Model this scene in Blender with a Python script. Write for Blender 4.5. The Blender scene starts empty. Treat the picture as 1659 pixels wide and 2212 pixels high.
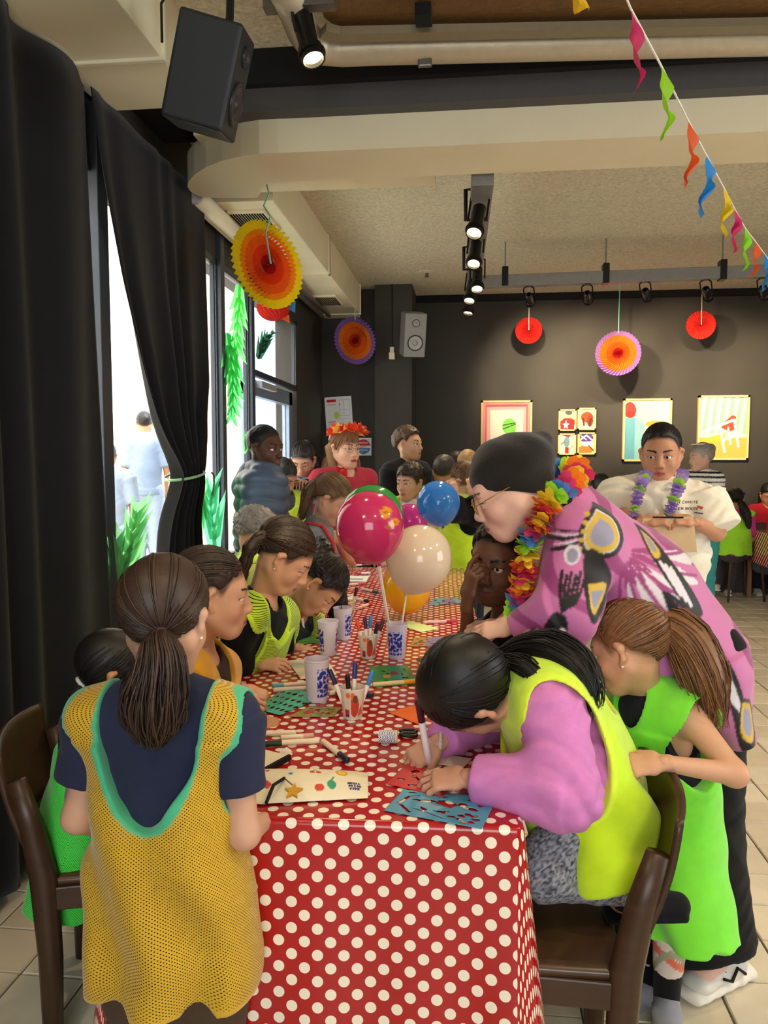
import bpy, math, random
import numpy as np
from mathutils import Vector, Matrix
random.seed(7); RNG = np.random.default_rng(7)
SC = bpy.context.scene
COL = SC.collection
# ------------------------------------------------------------------ camera
FPX, CXP, CYP = 1660.0, 829.5, 1106.0
CAMZ = 1.50
PITCH = math.atan((1106 - 985) / 1660.0)
YAW = math.radians(6.36)
cam_d = bpy.data.cameras.new('camera'); cam = bpy.data.objects.new('camera', cam_d); COL.objects.link(cam)
cam.location = (0, 0, CAMZ)
cam.rotation_euler = (math.pi / 2 - PITCH, 0, YAW)
cam_d.sensor_fit = 'VERTICAL'; cam_d.sensor_height = 36.0; cam_d.lens = FPX / 2212 * 36.0
cam_d.clip_start = 0.05
SC.camera = cam
CAMR = np.array(cam.rotation_euler.to_matrix())
CAMP = np.array([0, 0, CAMZ])
def ray(px, py):
    return CAMR @ np.array([(px - CXP) / FPX, -(py - CYP) / FPX, -1.0])
def W(px, py, D):                       # the point seen at a pixel, at room depth D (world y)
    r = ray(px, py); return CAMP + r * (D / r[1])
def WZ(px, py, z):                      # the point seen at a pixel on a level plane
    r = ray(px, py); return CAMP + r * ((z - CAMZ) / r[2])
def WX(px, py, x):                      # the point seen at a pixel on the wall plane x
    r = ray(px, py); return CAMP + r * (x / r[0])
# ------------------------------------------------------------------ world, view
SC.view_settings.view_transform = 'Standard'; SC.view_settings.look = 'None'
SC.view_settings.gamma = 1.0; SC.view_settings.use_curve_mapping = False
SC.view_settings.exposure = 0.42
wd = bpy.data.worlds.new('sky'); SC.world = wd; wd.use_nodes = True
_bg = wd.node_tree.nodes['Background']
_bg.inputs[0].default_value = (0.90, 0.96, 1.0, 1); _bg.inputs[1].default_value = 5.4
SKY_SUN = bpy.data.lights.new('sun', 'SUN'); SKY_SUN.energy = 5.0; SKY_SUN.angle = 0.05; SKY_SUN.color = (1, .95, .86)
_so = bpy.data.objects.new('sun', SKY_SUN); COL.objects.link(_so)
_so.rotation_euler = Vector((-0.75, 0.25, -0.9)).to_track_quat('-Z', 'Y').to_euler()
def portal(name, loc, rot, sx, sy):     # guides sky light through a window opening, gives no light itself
    l = bpy.data.lights.new(name, 'AREA'); l.shape = 'RECTANGLE'; l.size = sx; l.size_y = sy
    l.cycles.is_portal = True
    o = bpy.data.objects.new(name, l); COL.objects.link(o); o.location = loc; o.rotation_euler = rot
SC.cycles.max_bounces = 8; SC.cycles.transparent_max_bounces = 24; SC.cycles.sample_clamp_indirect = 4.0
# ------------------------------------------------------------------ vectors
def V(*a): return np.array(a, dtype=float)
def nrm(v):
    v = np.asarray(v, float); return v / (np.linalg.norm(v) + 1e-12)
def lerp(a, b, t): return np.asarray(a, float) * (1 - t) + np.asarray(b, float) * t
def srgb(h):
    h = h.lstrip('#'); c = [int(h[i:i + 2], 16) / 255 for i in (0, 2, 4)]
    return tuple(((x / 12.92) if x <= 0.04045 else ((x + 0.055) / 1.055) ** 2.4) for x in c)
# ------------------------------------------------------------------ materials
MATS = {}
def mat(name, color=(.5, .5, .5), rough=.6, metal=0., var=.06, vscale=30., bump=0., bscale=120., spec=.4, sheen=0.,
        trans=0., alpha=1., coat=0., vcol=False, stretch=None, emis=None, sss=0., ior=1.45, thin=0.):
    if name in MATS: return MATS[name]
    m = bpy.data.materials.new(name); m.use_nodes = True; MATS[name] = m
    nt = m.node_tree; N = nt.nodes; L = nt.links; b = N['Principled BSDF']
    if isinstance(color, str): color = srgb(color)
    b.inputs['Roughness'].default_value = rough; b.inputs['Metallic'].default_value = metal
    b.inputs['Specular IOR Level'].default_value = spec; b.inputs['IOR'].default_value = ior
    if sheen: b.inputs['Sheen Weight'].default_value = sheen
    if trans: b.inputs['Transmission Weight'].default_value = trans
    if coat: b.inputs['Coat Weight'].default_value = coat; b.inputs['Coat Roughness'].default_value = .08
    if alpha < 1: b.inputs['Alpha'].default_value = alpha
    if sss: b.inputs['Subsurface Weight'].default_value = sss; b.inputs['Subsurface Radius'].default_value = (.02, .008, .004)
    tc = N.new('ShaderNodeTexCoord'); mp = N.new('ShaderNodeMapping'); L.new(tc.outputs['Object'], mp.inputs[0])
    if stretch: mp.inputs['Scale'].default_value = stretch
    nz = N.new('ShaderNodeTexNoise'); nz.inputs['Scale'].default_value = vscale; nz.inputs['Detail'].default_value = 3
    L.new(mp.outputs[0], nz.inputs['Vector'])
    mr = N.new('ShaderNodeMapRange'); mr.inputs[1].default_value = .25; mr.inputs[2].default_value = .75
    mr.inputs[3].default_value = 1 - var; mr.inputs[4].default_value = 1 + var; L.new(nz.outputs[0], mr.inputs[0])
    mx = N.new('ShaderNodeMix'); mx.data_type = 'RGBA'; mx.blend_type = 'MULTIPLY'; mx.inputs[0].default_value = 1
    if vcol:
        at = N.new('ShaderNodeAttribute'); at.attribute_name = 'Col'; L.new(at.outputs['Color'], mx.inputs[6])
    else: mx.inputs[6].default_value = (*color, 1)
    cb = N.new('ShaderNodeCombineColor')
    for i in range(3): L.new(mr.outputs[0], cb.inputs[i])
    L.new(cb.outputs[0], mx.inputs[7]); L.new(mx.outputs[2], b.inputs['Base Color'])
    if bump:
        n2 = N.new('ShaderNodeTexNoise'); n2.inputs['Scale'].default_value = bscale; n2.inputs['Detail'].default_value = 4
        L.new(mp.outputs[0], n2.inputs['Vector'])
        bp = N.new('ShaderNodeBump'); bp.inputs['Strength'].default_value = bump; bp.inputs['Distance'].default_value = .01
        L.new(n2.outputs[0], bp.inputs['Height']); L.new(bp.outputs[0], b.inputs['Normal'])
    if emis:
        b.inputs['Emission Color'].default_value = (*emis[:3], 1); b.inputs['Emission Strength'].default_value = emis[3]
    if thin:                                         # thin sheet that lets light through
        tr = N.new('ShaderNodeBsdfTranslucent'); L.new(mx.outputs[2], tr.inputs[0])
        ms = N.new('ShaderNodeMixShader'); ms.inputs[0].default_value = thin
        L.new(b.outputs[0], ms.inputs[1]); L.new(tr.outputs[0], ms.inputs[2])
        L.new(ms.outputs[0], N['Material Output'].inputs[0])
    return m
def mesh_mat(name, pitch=.008, hole=.30, rough=.75, rows=False):
    """knitted sports mesh: vertex colour, round holes in a staggered grid where Col alpha is 1"""
    m = mat(name, rough=rough, vcol=True, var=.05, sheen=.3)
    nt = m.node_tree; N = nt.nodes; L = nt.links
    if N.get('holes'): return m
    at = N.new('ShaderNodeAttribute'); at.attribute_name = 'pu'; at.name = 'holes'
    sx = N.new('ShaderNodeSeparateXYZ'); L.new(at.outputs['Vector'], sx.inputs[0])
    def M(op, a, b=None):
        n = N.new('ShaderNodeMath'); n.operation = op
        for i, v in enumerate((a, b)):
            if v is None: continue
            if isinstance(v, (int, float)): n.inputs[i].default_value = v
            else: L.new(v, n.inputs[i])
        return n.outputs[0]
    u = M('MULTIPLY', sx.outputs[0], 1 / pitch); v = M('MULTIPLY', sx.outputs[2], (1.9 if rows else 1.) / pitch)
    if rows: d = M('ABSOLUTE', M('SUBTRACT', M('FRACT', v), .5)); h = M('LESS_THAN', d, hole * .5)
    else:
        s = M('SINE', M('MULTIPLY', M('ADD', u, v), math.pi)); t = M('SINE', M('MULTIPLY', M('SUBTRACT', u, v), math.pi))
        h = M('GREATER_THAN', M('MULTIPLY', M('MULTIPLY', s, s), M('MULTIPLY', t, t)), 1 - hole)
    a2 = N.new('ShaderNodeAttribute'); a2.attribute_name = 'Col'
    h = M('MULTIPLY', h, a2.outputs['Alpha'])
    al = M('SUBTRACT', 1., h); L.new(al, N['Principled BSDF'].inputs['Alpha'])
    return m
# ------------------------------------------------------------------ objects
def link(o, parent=None):
    COL.objects.link(o)
    if parent is not None: o.parent = parent
    return o
def tag(o, label=None, cat=None, group=None, kind=None):
    if label: o['label'] = label
    if cat: o['category'] = cat
    if group: o['group'] = group
    if kind: o['kind'] = kind
    return o
def empty(name, loc=(0, 0, 0), label=None, cat=None, group=None, kind=None, rz=0):
    o = bpy.data.objects.new(name, None); o.empty_display_size = .05
    o.location = Vector(loc); o.rotation_euler[2] = rz; link(o); return tag(o, label, cat, group, kind)
def obj(name, me, m, parent=None, loc=None):
    o = bpy.data.objects.new(name, me); me.materials.clear()
    for x in (m if isinstance(m, (list, tuple)) else [m]): me.materials.append(x)
    link(o, parent)
    if loc is not None: o.location = Vector(loc)
    return o
def copy_tree(o, parent=None):
    c = o.copy(); COL.objects.link(c); c.parent = parent
    for ch in list(o.children): copy_tree(ch, c)
    return c
class MB:
    """collects vertices and faces of one part"""
    def __init__(s): s.v = []; s.f = []; s.c = []
    def add(s, vs, fs, col=None):
        k = len(s.v); s.v += [tuple(map(float, p)) for p in vs]; s.f += [tuple(i + k for i in f) for f in fs]
        s.c += [col or (1, 1, 1)] * len(vs); return s
    def box(s, lo, hi, col=None):
        (x0, y0, z0), (x1, y1, z1) = lo, hi
        return s.add([(x0, y0, z0), (x1, y0, z0), (x1, y1, z0), (x0, y1, z0), (x0, y0, z1), (x1, y0, z1), (x1, y1, z1), (x0, y1, z1)],
                     [(0, 3, 2, 1), (4, 5, 6, 7), (0, 1, 5, 4), (1, 2, 6, 5), (2, 3, 7, 6), (3, 0, 4, 7)], col)
    def obox(s, c, ax, half, col=None):                # oriented box: ax = three axes
        c = np.asarray(c, float); a = [np.asarray(x, float) for x in ax]; vs = []
        for z in (-1, 1):
            for x, y in ((-1, -1), (1, -1), (1, 1), (-1, 1)):
                vs.append(c + a[0] * half[0] * x + a[1] * half[1] * y + a[2] * half[2] * z)
        return s.add(vs, [(0, 3, 2, 1), (4, 5, 6, 7), (0, 1, 5, 4), (1, 2, 6, 5), (2, 3, 7, 6), (3, 0, 4, 7)], col)
    def tube(s, pts, r, n=8, caps=True, col=None, sq=None, up=None):
        pts = [np.asarray(p, float) for p in pts]; m = len(pts)
        rs = r if hasattr(r, '__len__') else [r] * m
        vs = []; fs = []; ref = up
        for i, p in enumerate(pts):
            t = nrm(pts[min(i + 1, m - 1)] - pts[max(i - 1, 0)])
            if ref is None:
                ref = V(0, 0, 1) if abs(t[2]) < .9 else V(1, 0, 0)
            b = nrm(np.cross(t, ref)); a = np.cross(b, t); ref = a
            for k in range(n):
                th = 2 * math.pi * k / n
                vs.append(p + (a * math.cos(th) * (sq or 1) + b * math.sin(th)) * rs[i])
        for i in range(m - 1):
            for k in range(n):
                k2 = (k + 1) % n; fs.append((i * n + k, i * n + k2, (i + 1) * n + k2, (i + 1) * n + k))
        if caps: fs.append(tuple(range(n))[::-1]); fs.append(tuple((m - 1) * n + k for k in range(n)))
        return s.add(vs, fs, col)
    def lathe(s, prof, c=(0, 0, 0), ax=(0, 0, 1), n=24, col=None, caps=False):
        ax = nrm(ax); ref = V(0, 0, 1) if abs(ax[2]) < .9 else V(1, 0, 0)
        b = nrm(np.cross(ax, ref)); a = np.cross(b, ax); c = np.asarray(c, float); vs = []; fs = []
        for r, z in prof:
            for k in range(n):
                th = 2 * math.pi * k / n; vs.append(c + ax * z + (a * math.cos(th) + b * math.sin(th)) * r)
        for i in range(len(prof) - 1):
            for k in range(n):
                k2 = (k + 1) % n; fs.append((i * n + k, (i + 1) * n + k, (i + 1) * n + k2, i * n + k2))
        if caps:
            fs.append(tuple(range(n))); fs.append(tuple((len(prof) - 1) * n + k for k in range(n))[::-1])
        return s.add(vs, fs, col)
    def prism(s, poly, o, ex, ey, ez, depth, col=None):  # polygon in the plane (ex, ey) at o, given thickness along ez
        n = len(poly); o = np.asarray(o, float); ex, ey, ez = map(lambda q: np.asarray(q, float), (ex, ey, ez))
        vs = [o + ex * x + ey * y for x, y in poly] + [o + ex * x + ey * y + ez * depth for x, y in poly]
        fs = [tuple(range(n))[::-1], tuple(range(n, 2 * n))] + [(i, (i + 1) % n, n + (i + 1) % n, n + i) for i in range(n)]
        return s.add(vs, fs, col)
    def grid(s, fn, nu, nv, closed=False, col=None):
        vs = [fn(i / nu, j / nv) for j in range(nv + 1) for i in range(nu + (0 if closed else 1))]
        w = nu if closed else nu + 1
        fs = [(j * w + i, j * w + (i + 1) % w, (j + 1) * w + (i + 1) % w, (j + 1) * w + i) for j in range(nv) for i in range(nu)]
        return s.add(vs, fs, col)
    def mesh(s, name, smooth=False, vcol=False):
        me = bpy.data.meshes.new(name); me.from_pydata(s.v, [], s.f); me.update()
        if smooth: me.polygons.foreach_set('use_smooth', [True] * len(me.polygons))
        if vcol:
            a = me.color_attributes.new('Col', 'FLOAT_COLOR', 'POINT')
            c = np.ones((len(s.v), 4), np.float32); c[:, :3] = np.array(s.c, np.float32)[:, :3]
            a.data.foreach_set('color', c.ravel())
        return me
    def obj(s, name, m, parent=None, smooth=False, vcol=False, loc=None, bevel=0., seg=2):
        o = obj(name, s.mesh(name, smooth, vcol), m, parent, loc)
        if bevel:
            b = o.modifiers.new('bevel', 'BEVEL'); b.width = bevel; b.segments = seg; b.limit_method = 'ANGLE'; b.angle_limit = .6
        return o
def smooth_angle(o, deg=40):
    o.data.polygons.foreach_set('use_smooth', [True] * len(o.data.polygons))
    try: o.data.set_sharp_from_angle(angle=math.radians(deg))
    except Exception: pass
    return o
# ------------------------------------------------------------------ flat prints
def inpoly(x, y, poly):
    r = np.zeros(x.shape, bool); n = len(poly); j = n - 1
    for i in range(n):
        xi, yi = poly[i]; xj, yj = poly[j]
        r ^= ((yi > y) != (yj > y)) & (x < (xj - xi) * (y - yi) / (yj - yi + 1e-12) + xi); j = i
    return r
def shape_mask(x, y, sh):
    k = sh[0]
    if k == 'rect': return (x >= sh[1]) & (x <= sh[3]) & (y >= sh[2]) & (y <= sh[4])
    if k == 'ell':
        c, s_ = math.cos(sh[5] if len(sh) > 5 else 0), math.sin(sh[5] if len(sh) > 5 else 0)
        dx, dy = x - sh[1], y - sh[2]; return ((dx * c + dy * s_) / sh[3]) ** 2 + ((-dx * s_ + dy * c) / sh[4]) ** 2 <= 1
    if k == 'poly': return inpoly(x, y, sh[1])
    if k == 'line':
        (ax, ay), (bx, by), w = sh[1:4]; L2 = (bx - ax) ** 2 + (by - ay) ** 2 + 1e-12
        t = np.clip(((x - ax) * (bx - ax) + (y - ay) * (by - ay)) / L2, 0, 1)
        return np.hypot(x - ax - t * (bx - ax), y - ay - t * (by - ay)) <= w
    if k == 'stripes':                                   # vertical stripes, period, duty, slant
        return ((x + sh[3] * y) / sh[1]) % 1 < sh[2]
    if k == 'fn': return sh[1](x, y)
def paint(x, y, base, shapes):
    c = np.ones(x.shape + (4,), np.float32); c[..., :3] = srgb(base) if isinstance(base, str) else base
    for col, sh in shapes:
        m = shape_mask(x, y, sh) if isinstance(sh[0], str) else np.logical_and.reduce([shape_mask(x, y, q) for q in sh])
        c[m, :3] = srgb(col) if isinstance(col, str) else col
    return c
def print_mesh(name, w, h, nx, ny, base, shapes, P=None):
    """w x h sheet in the local xz plane (x right, z up, faces -y), painted per vertex; shapes in 0..1 coordinates"""
    u, v = np.meshgrid(np.linspace(0, 1, nx + 1), np.linspace(0, 1, ny + 1)); u = u.ravel(); v = v.ravel()
    p = np.stack([(u - .5) * w, np.zeros_like(u), (v - .5) * h], 1) if P is None else P(u, v)
    i = np.arange(nx * ny); a = (i // nx) * (nx + 1) + i % nx
    me = np_mesh(name, p, np.stack([a, a + 1, a + nx + 2, a + nx + 1], 1)); set_col(me, paint(u, v, base, shapes)); return me
def np_mesh(name, v, q, smooth=False):
    me = bpy.data.meshes.new(name); v = np.asarray(v, np.float32); q = np.asarray(q, np.int32); k = q.shape[1]
    me.vertices.add(len(v)); me.vertices.foreach_set('co', v.ravel())
    me.loops.add(q.size); me.loops.foreach_set('vertex_index', q.ravel())
    me.polygons.add(len(q)); me.polygons.foreach_set('loop_start', np.arange(0, q.size, k, dtype=np.int32))
    me.polygons.foreach_set('loop_total', np.full(len(q), k, np.int32))
    if smooth: me.polygons.foreach_set('use_smooth', np.ones(len(q), bool))
    me.update(calc_edges=True); return me
def set_col(me, c):
    a = me.color_attributes.new('Col', 'FLOAT_COLOR', 'POINT'); a.data.foreach_set('color', np.asarray(c, np.float32).ravel())
def set_pu(me, p):
    a = me.attributes.new('pu', 'FLOAT_VECTOR', 'POINT'); a.data.foreach_set('vector', np.asarray(p, np.float32).ravel())
# 5x7 capital letters and digits for printed words
FONT = {'A': '0110 1001 1001 1111 1001', 'B': '1110 1001 1110 1001 1110', 'C': '0111 1000 1000 1000 0111', 'D': '1110 1001 1001 1001 1110',
        'E': '1111 1000 1110 1000 1111', 'G': '0111 1000 1011 1001 0111', 'H': '1001 1001 1111 1001 1001', 'I': '010 010 010 010 010',
        'L': '1000 1000 1000 1000 1111', 'M': '10001 11011 10101 10001 10001', 'N': '1001 1101 1011 1001 1001', 'O': '0110 1001 1001 1001 0110',
        'P': '1110 1001 1110 1000 1000', 'R': '1110 1001 1110 1010 1001', 'S': '0111 1000 0110 0001 1110', 'T': '111 010 010 010 010',
        'U': '1001 1001 1001 1001 0110', 'V': '1001 1001 1001 0110 0110', 'X': '1001 0110 0110 0110 1001', 'Y': '101 101 010 010 010', ' ': '00 00 00 00 00', '.': '0 0 0 0 1'}
def word_shapes(txt, col, x0, y0, hgt, asp):
    """letters as small rectangles in 0..1 sheet coordinates; asp = sheet width / height"""
    out = []; c = hgt / 5; cx = c / asp; x = x0
    for ch in txt:
        rows = FONT.get(ch, FONT['O']).split()
        for r, row in enumerate(rows):
            for k, b in enumerate(row):
                if b == '1': out.append((col, ('rect', x + k * cx, y0 + (4 - r) * c, x + (k + 1) * cx, y0 + (5 - r) * c)))
        x += (len(rows[0]) + 1) * cx
    return out
# ------------------------------------------------------------------ implicit surfaces
def ec(a, b, ru0, rv0=None, ru1=None, rv1=None, u=None, k=.02, op='+', col=None, cap=1.):
    """limb with elliptic cross-section from a to b: half-widths along u (ru) and across (rv) at both ends"""
    a = np.asarray(a, float); b = np.asarray(b, float)
    if rv0 is None: rv0 = ru0
    if ru1 is None: ru1 = ru0
    if rv1 is None: rv1 = rv0 if ru1 == ru0 else ru1 * rv0 / ru0
    d = b - a; L = np.linalg.norm(d); A = d / L if L > 1e-9 else V(0, 0, 1)
    if u is None: u = V(1, 0, 0) if abs(A[0]) < .9 else V(0, 1, 0)
    u = np.asarray(u, float); u = u - A * np.dot(u, A); u = nrm(u); v = np.cross(A, u)
    return dict(a=a, A=A, L=L, u=u, v=v, r=(ru0, rv0, ru1, rv1), k=k, op=op, col=col, cap=cap, b=b)
def el(c, r, f=None, l=None, k=.02, op='+', col=None):
    """ellipsoid at c with half-sizes r along f, l and their normal"""
    f = V(1, 0, 0) if f is None else nrm(f); l = V(0, 1, 0) if l is None else np.asarray(l, float)
    l = nrm(l - f * np.dot(l, f)); n = np.cross(f, l)
    return dict(a=np.asarray(c, float), A=n, L=0., u=f, v=l, r=(r[0], r[1], r[0], r[1]), k=k, op=op, col=col, ra=r[2], b=np.asarray(c, float), cap=1.)
def ev(p, X, Y, Z):
    a, A, u, v = p['a'], p['A'], p['u'], p['v']
    x = X - a[0]; y = Y - a[1]; z = Z - a[2]
    pa = x * A[0] + y * A[1] + z * A[2]; pu = x * u[0] + y * u[1] + z * u[2]; pv = x * v[0] + y * v[1] + z * v[2]
    ru0, rv0, ru1, rv1 = p['r']
    if p['L'] > 1e-9:
        t = np.clip(pa / p['L'], 0, 1); ov = pa - t * p['L']; ru = ru0 + (ru1 - ru0) * t; rv = rv0 + (rv1 - rv0) * t; ra = np.minimum(ru, rv) * p['cap']
    else:
        ov = pa; ru, rv = ru0, rv0; ra = p['ra']
    q = np.sqrt((pu / ru) ** 2 + (pv / rv) ** 2 + (ov / ra) ** 2)
    return (q - 1) * (np.minimum(ru, rv) if p['L'] > 1e-9 else min(ru, rv, ra))
def smin(a, b, k):
    h = np.maximum(k - np.abs(a - b), 0) / k; return np.minimum(a, b) - h * h * k * .25
def bounds(prims, pad):
    lo = np.full(3, 1e9); hi = -lo
    for p in prims:
        if p['op'] != '+': continue
        r = max(max(p['r']), p.get('ra', 0))
        lo = np.minimum(lo, np.minimum(p['a'], p['b']) - r - pad); hi = np.maximum(hi, np.maximum(p['a'], p['b']) + r + pad)
    return lo, hi
def field(prims, h, disp=None, clip=None):
    lo, hi = bounds(prims, h * 3)
    if clip is not None: lo = np.maximum(lo, clip[0]); hi = np.minimum(hi, clip[1])
    n = np.maximum(np.ceil((hi - lo) / h).astype(int) + 1, 4)
    xs, ys, zs = (np.asarray(lo[i] + h * np.arange(n[i]), np.float32) for i in range(3))
    F = np.full(n, 9., np.float32)
    for p in prims:
        if p['op'] == 'fn':
            F = p['fn'](F, xs[:, None, None], ys[None, :, None], zs[None, None, :]).astype(np.float32); continue
        r = max(max(p['r']), p.get('ra', 0)); pad = p['k'] + 3 * h
        l = np.minimum(p['a'], p['b']) - r - pad; g = np.maximum(p['a'], p['b']) + r + pad
        i0 = np.clip(np.floor((l - lo) / h).astype(int), 0, n); i1 = np.clip(np.ceil((g - lo) / h).astype(int) + 1, 0, n)
        if np.any(i1 <= i0): continue
        s = tuple(slice(i0[i], i1[i]) for i in range(3))
        d = ev(p, xs[s[0]][:, None, None], ys[s[1]][None, :, None], zs[s[2]][None, None, :]).astype(np.float32)
        if p['op'] == '+': F[s] = smin(F[s], d, p['k'])
        elif p['op'] == '-': F[s] = -smin(-F[s], d, p['k'])
    if disp is not None: F = F + disp(xs[:, None, None], ys[None, :, None], zs[None, None, :]).astype(np.float32)
    # never open at the box sides
    for ax in range(3):
        sl = [slice(None)] * 3
        for e in (0, -1): sl[ax] = e; F[tuple(sl)] = np.maximum(F[tuple(sl)], h * .5)
    return F, xs, ys, zs
_E = [((0, 0, 0), (1, 0, 0)), ((0, 1, 0), (1, 1, 0)), ((0, 0, 1), (1, 0, 1)), ((0, 1, 1), (1, 1, 1)), ((0, 0, 0), (0, 1, 0)), ((1, 0, 0), (1, 1, 0)),
      ((0, 0, 1), (0, 1, 1)), ((1, 0, 1), (1, 1, 1)), ((0, 0, 0), (0, 0, 1)), ((1, 0, 0), (1, 0, 1)), ((0, 1, 0), (0, 1, 1)), ((1, 1, 0), (1, 1, 1))]
def nets(F, xs, ys, zs):
    S = F < 0; nx, ny, nz = F.shape
    C = np.zeros((nx - 1, ny - 1, nz - 1), np.int8)
    for i in (0, 1):
        for j in (0, 1):
            for k in (0, 1): C += S[i:nx - 1 + i, j:ny - 1 + j, k:nz - 1 + k]
    act = (C > 0) & (C < 8); idx = np.argwhere(act)
    if len(idx) == 0: return np.zeros((0, 3)), np.zeros((0, 4), int)
    acc = np.zeros((len(idx), 3)); cnt = np.zeros(len(idx))
    for o0, o1 in _E:
        a = idx + o0; b = idx + o1
        v0 = F[a[:, 0], a[:, 1], a[:, 2]]; v1 = F[b[:, 0], b[:, 1], b[:, 2]]
        m = (v0 < 0) != (v1 < 0); t = np.where(m, v0 / np.where(m, v0 - v1, 1), 0)[:, None]
        acc += np.where(m[:, None], np.array(o0) * (1 - t) + np.array(o1) * t, 0); cnt += m
    v = idx + acc / cnt[:, None]; h = float(xs[1] - xs[0])
    v = v * h + np.array([xs[0], ys[0], zs[0]])
    ID = np.full(act.shape, -1, np.int64); ID[act] = np.arange(len(idx)); Q = []
    for ax in range(3):
        sl0 = [slice(1, -1)] * 3; sl1 = [slice(1, -1)] * 3; sl0[ax] = slice(0, -1); sl1[ax] = slice(1, None)
        A = S[tuple(sl0)]; B = S[tuple(sl1)]; e = np.argwhere(A != B)
        if len(e) == 0: continue
        ins = A[e[:, 0], e[:, 1], e[:, 2]]; c = e.copy(); o = [i for i in range(3) if i != ax]
        c[:, o[0]] += 1; c[:, o[1]] += 1
        def g(d0, d1):
            q = c.copy(); q[:, o[0]] += d0; q[:, o[1]] += d1; return ID[q[:, 0], q[:, 1], q[:, 2]]
        q = np.stack([g(-1, -1), g(0, -1), g(0, 0), g(-1, 0)], 1)
        flip = ins if ax != 1 else ~ins
        q = np.where(flip[:, None], q, q[:, ::-1]); Q.append(q)
    Q = np.concatenate(Q); Q = Q[(Q >= 0).all(1)]
    return v, Q
def relax(v, q, it=2, w=.5):
    e = np.concatenate([q[:, [0, 1]], q[:, [1, 2]], q[:, [2, 3]], q[:, [3, 0]]]); n = len(v)
    a = np.concatenate([e[:, 0], e[:, 1]]); b = np.concatenate([e[:, 1], e[:, 0]]); deg = np.maximum(np.bincount(a, minlength=n), 1)
    for _ in range(it):
        m = np.stack([np.bincount(a, weights=v[b, i], minlength=n) for i in range(v.shape[1])], 1) / deg[:, None]; v = v * (1 - w) + m * w
    return v
def nearest_col(prims, v, default):
    best = np.full(len(v), 9.); out = np.tile(np.array([*default, 1.]), (len(v), 1))
    for p in prims:
        if p['op'] != '+': continue
        d = ev(p, v[:, 0], v[:, 1], v[:, 2]); m = d < best; best[m] = d[m]
        out[m, :3] = p['col'] if p['col'] is not None else default
    return out
def surf(prims, h, disp=None, clip=None, sm=2):
    F, xs, ys, zs = field(prims, h, disp, clip); v, q = nets(F, xs, ys, zs)
    if len(v) and sm: v = relax(v, q, sm)
    return v, q
def join(parts):
    vs = []; qs = []; k = 0
    for v, q in parts: vs.append(v); qs.append(q + k); k += len(v)
    return np.concatenate(vs), np.concatenate(qs)
def lump(name, prims, h, m, parent=None, disp=None, col=None, sm=2, loc=None):
    v, q = surf(prims, h, disp, sm=sm); me = np_mesh(name, v, q, True)
    if col is not None: set_col(me, col(v) if callable(col) else np.tile(np.array([*col, 1.]), (len(v), 1)))
    return obj(name, me, m, parent, loc)
# ------------------------------------------------------------------ the room
XL, XR, YB, YF, ZC = -1.60, 5.2, 8.75, -2.6, 3.28
M_BLACK = mat('black_wall_paint', '#3d3933', .62, var=.10, vscale=3, bump=.05, bscale=60, spec=.35)
M_CEIL = mat('textured_ceiling_paint', '#d6ccb2', .9, var=.20, vscale=48, bump=.9, bscale=55)
M_BEIGE = mat('beige_painted_board', '#e6d9b8', .55, var=.03, vscale=4)
M_CREAM = mat('cream_duct_paint', '#ece2c2', .5, var=.03, vscale=5)
M_GREYP = mat('grey_paint', '#6d6a66', .6, var=.05, vscale=6)
M_DKBLK = mat('soot_black_paint', '#141312', .85, var=.1, vscale=8)
M_FRAME = mat('dark_window_metal', '#3a3e44', .4, metal=.2, var=.05)
M_GLASS = mat('clear_glass', (1, 1, 1), .02, trans=1., var=0, ior=1.02, spec=.3)
def structure(name, mb, m, parent=None, **k):
    o = mb.obj(name, m, parent, **k)
    if parent is None: tag(o, kind='structure')
    return o
# floor: grout bed and loose tiles
M_GROUT = mat('dark_grout', '#5a5148', .9, var=.1)
M_TILE = [mat('floor_tile_glaze_%d' % i, c, .42, var=.07, vscale=9, spec=.5) for i, c in enumerate(['#d8cbb4', '#d2c4ac', '#ddd1bb'])]
fl = structure('floor', MB().box((XL - .1, YF, -.08), (XR, YB + .1, -.006)), M_GROUT)
T = .2; tm = []
for m_ in M_TILE:
    b = MB(); e = .0035; g = T / 2 - .0028
    b.add([(-g, -g, -.007), (g, -g, -.007), (g, g, -.007), (-g, g, -.007), (-g + e, -g + e, 0), (g - e, -g + e, 0), (g - e, g - e, 0), (-g + e, g - e, 0)],
          [(4, 5, 6, 7), (0, 1, 5, 4), (1, 2, 6, 5), (2, 3, 7, 6), (3, 0, 4, 7)])
    me = b.mesh('tile'); me.materials.append(m_); tm.append(me)
CI = np.linalg.inv(CAMR)
def proj(p):
    c = CI @ (np.asarray(p, float) - CAMP); return (CXP + FPX * c[0] / -c[2], CYP - FPX * c[1] / -c[2], -c[2])
tiles = []
for i in range(-12, 24):
    for j in range(-14, 44):
        x = .712 + (i - 4 + .5) * T; y = 2.2 + (j - 8 + .5) * T
        if not (XL - .05 < x < XR - .1 and YF + .1 < y < YB): continue
        u, v, d = proj((x, y, 0)); vis = d > .2 and -60 < u < 1720 and v < 2300
        hid = (250 < u < 1250 and y < 5.2) or (230 < u < 1480 and v < 1500)
        tiles.append(((0 if vis and not hid else 1), y if vis else 99, x, y))
tiles.sort(); rest = MB()
for n, (a, b_, x, y) in enumerate(tiles):
    if a == 0 and n < 300:
        o = bpy.data.objects.new('tile', tm[n * 7 % 3]); link(o, fl); o.location = (x, y, RNG.uniform(-.0008, .0006))
    else:
        g = T / 2 - .0028; rest.box((x - g, y - g, -.007), (x + g, y + g, 0))
ro = rest.obj('tile_field', M_TILE[0], fl); ro['kind'] = 'stuff'
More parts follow.
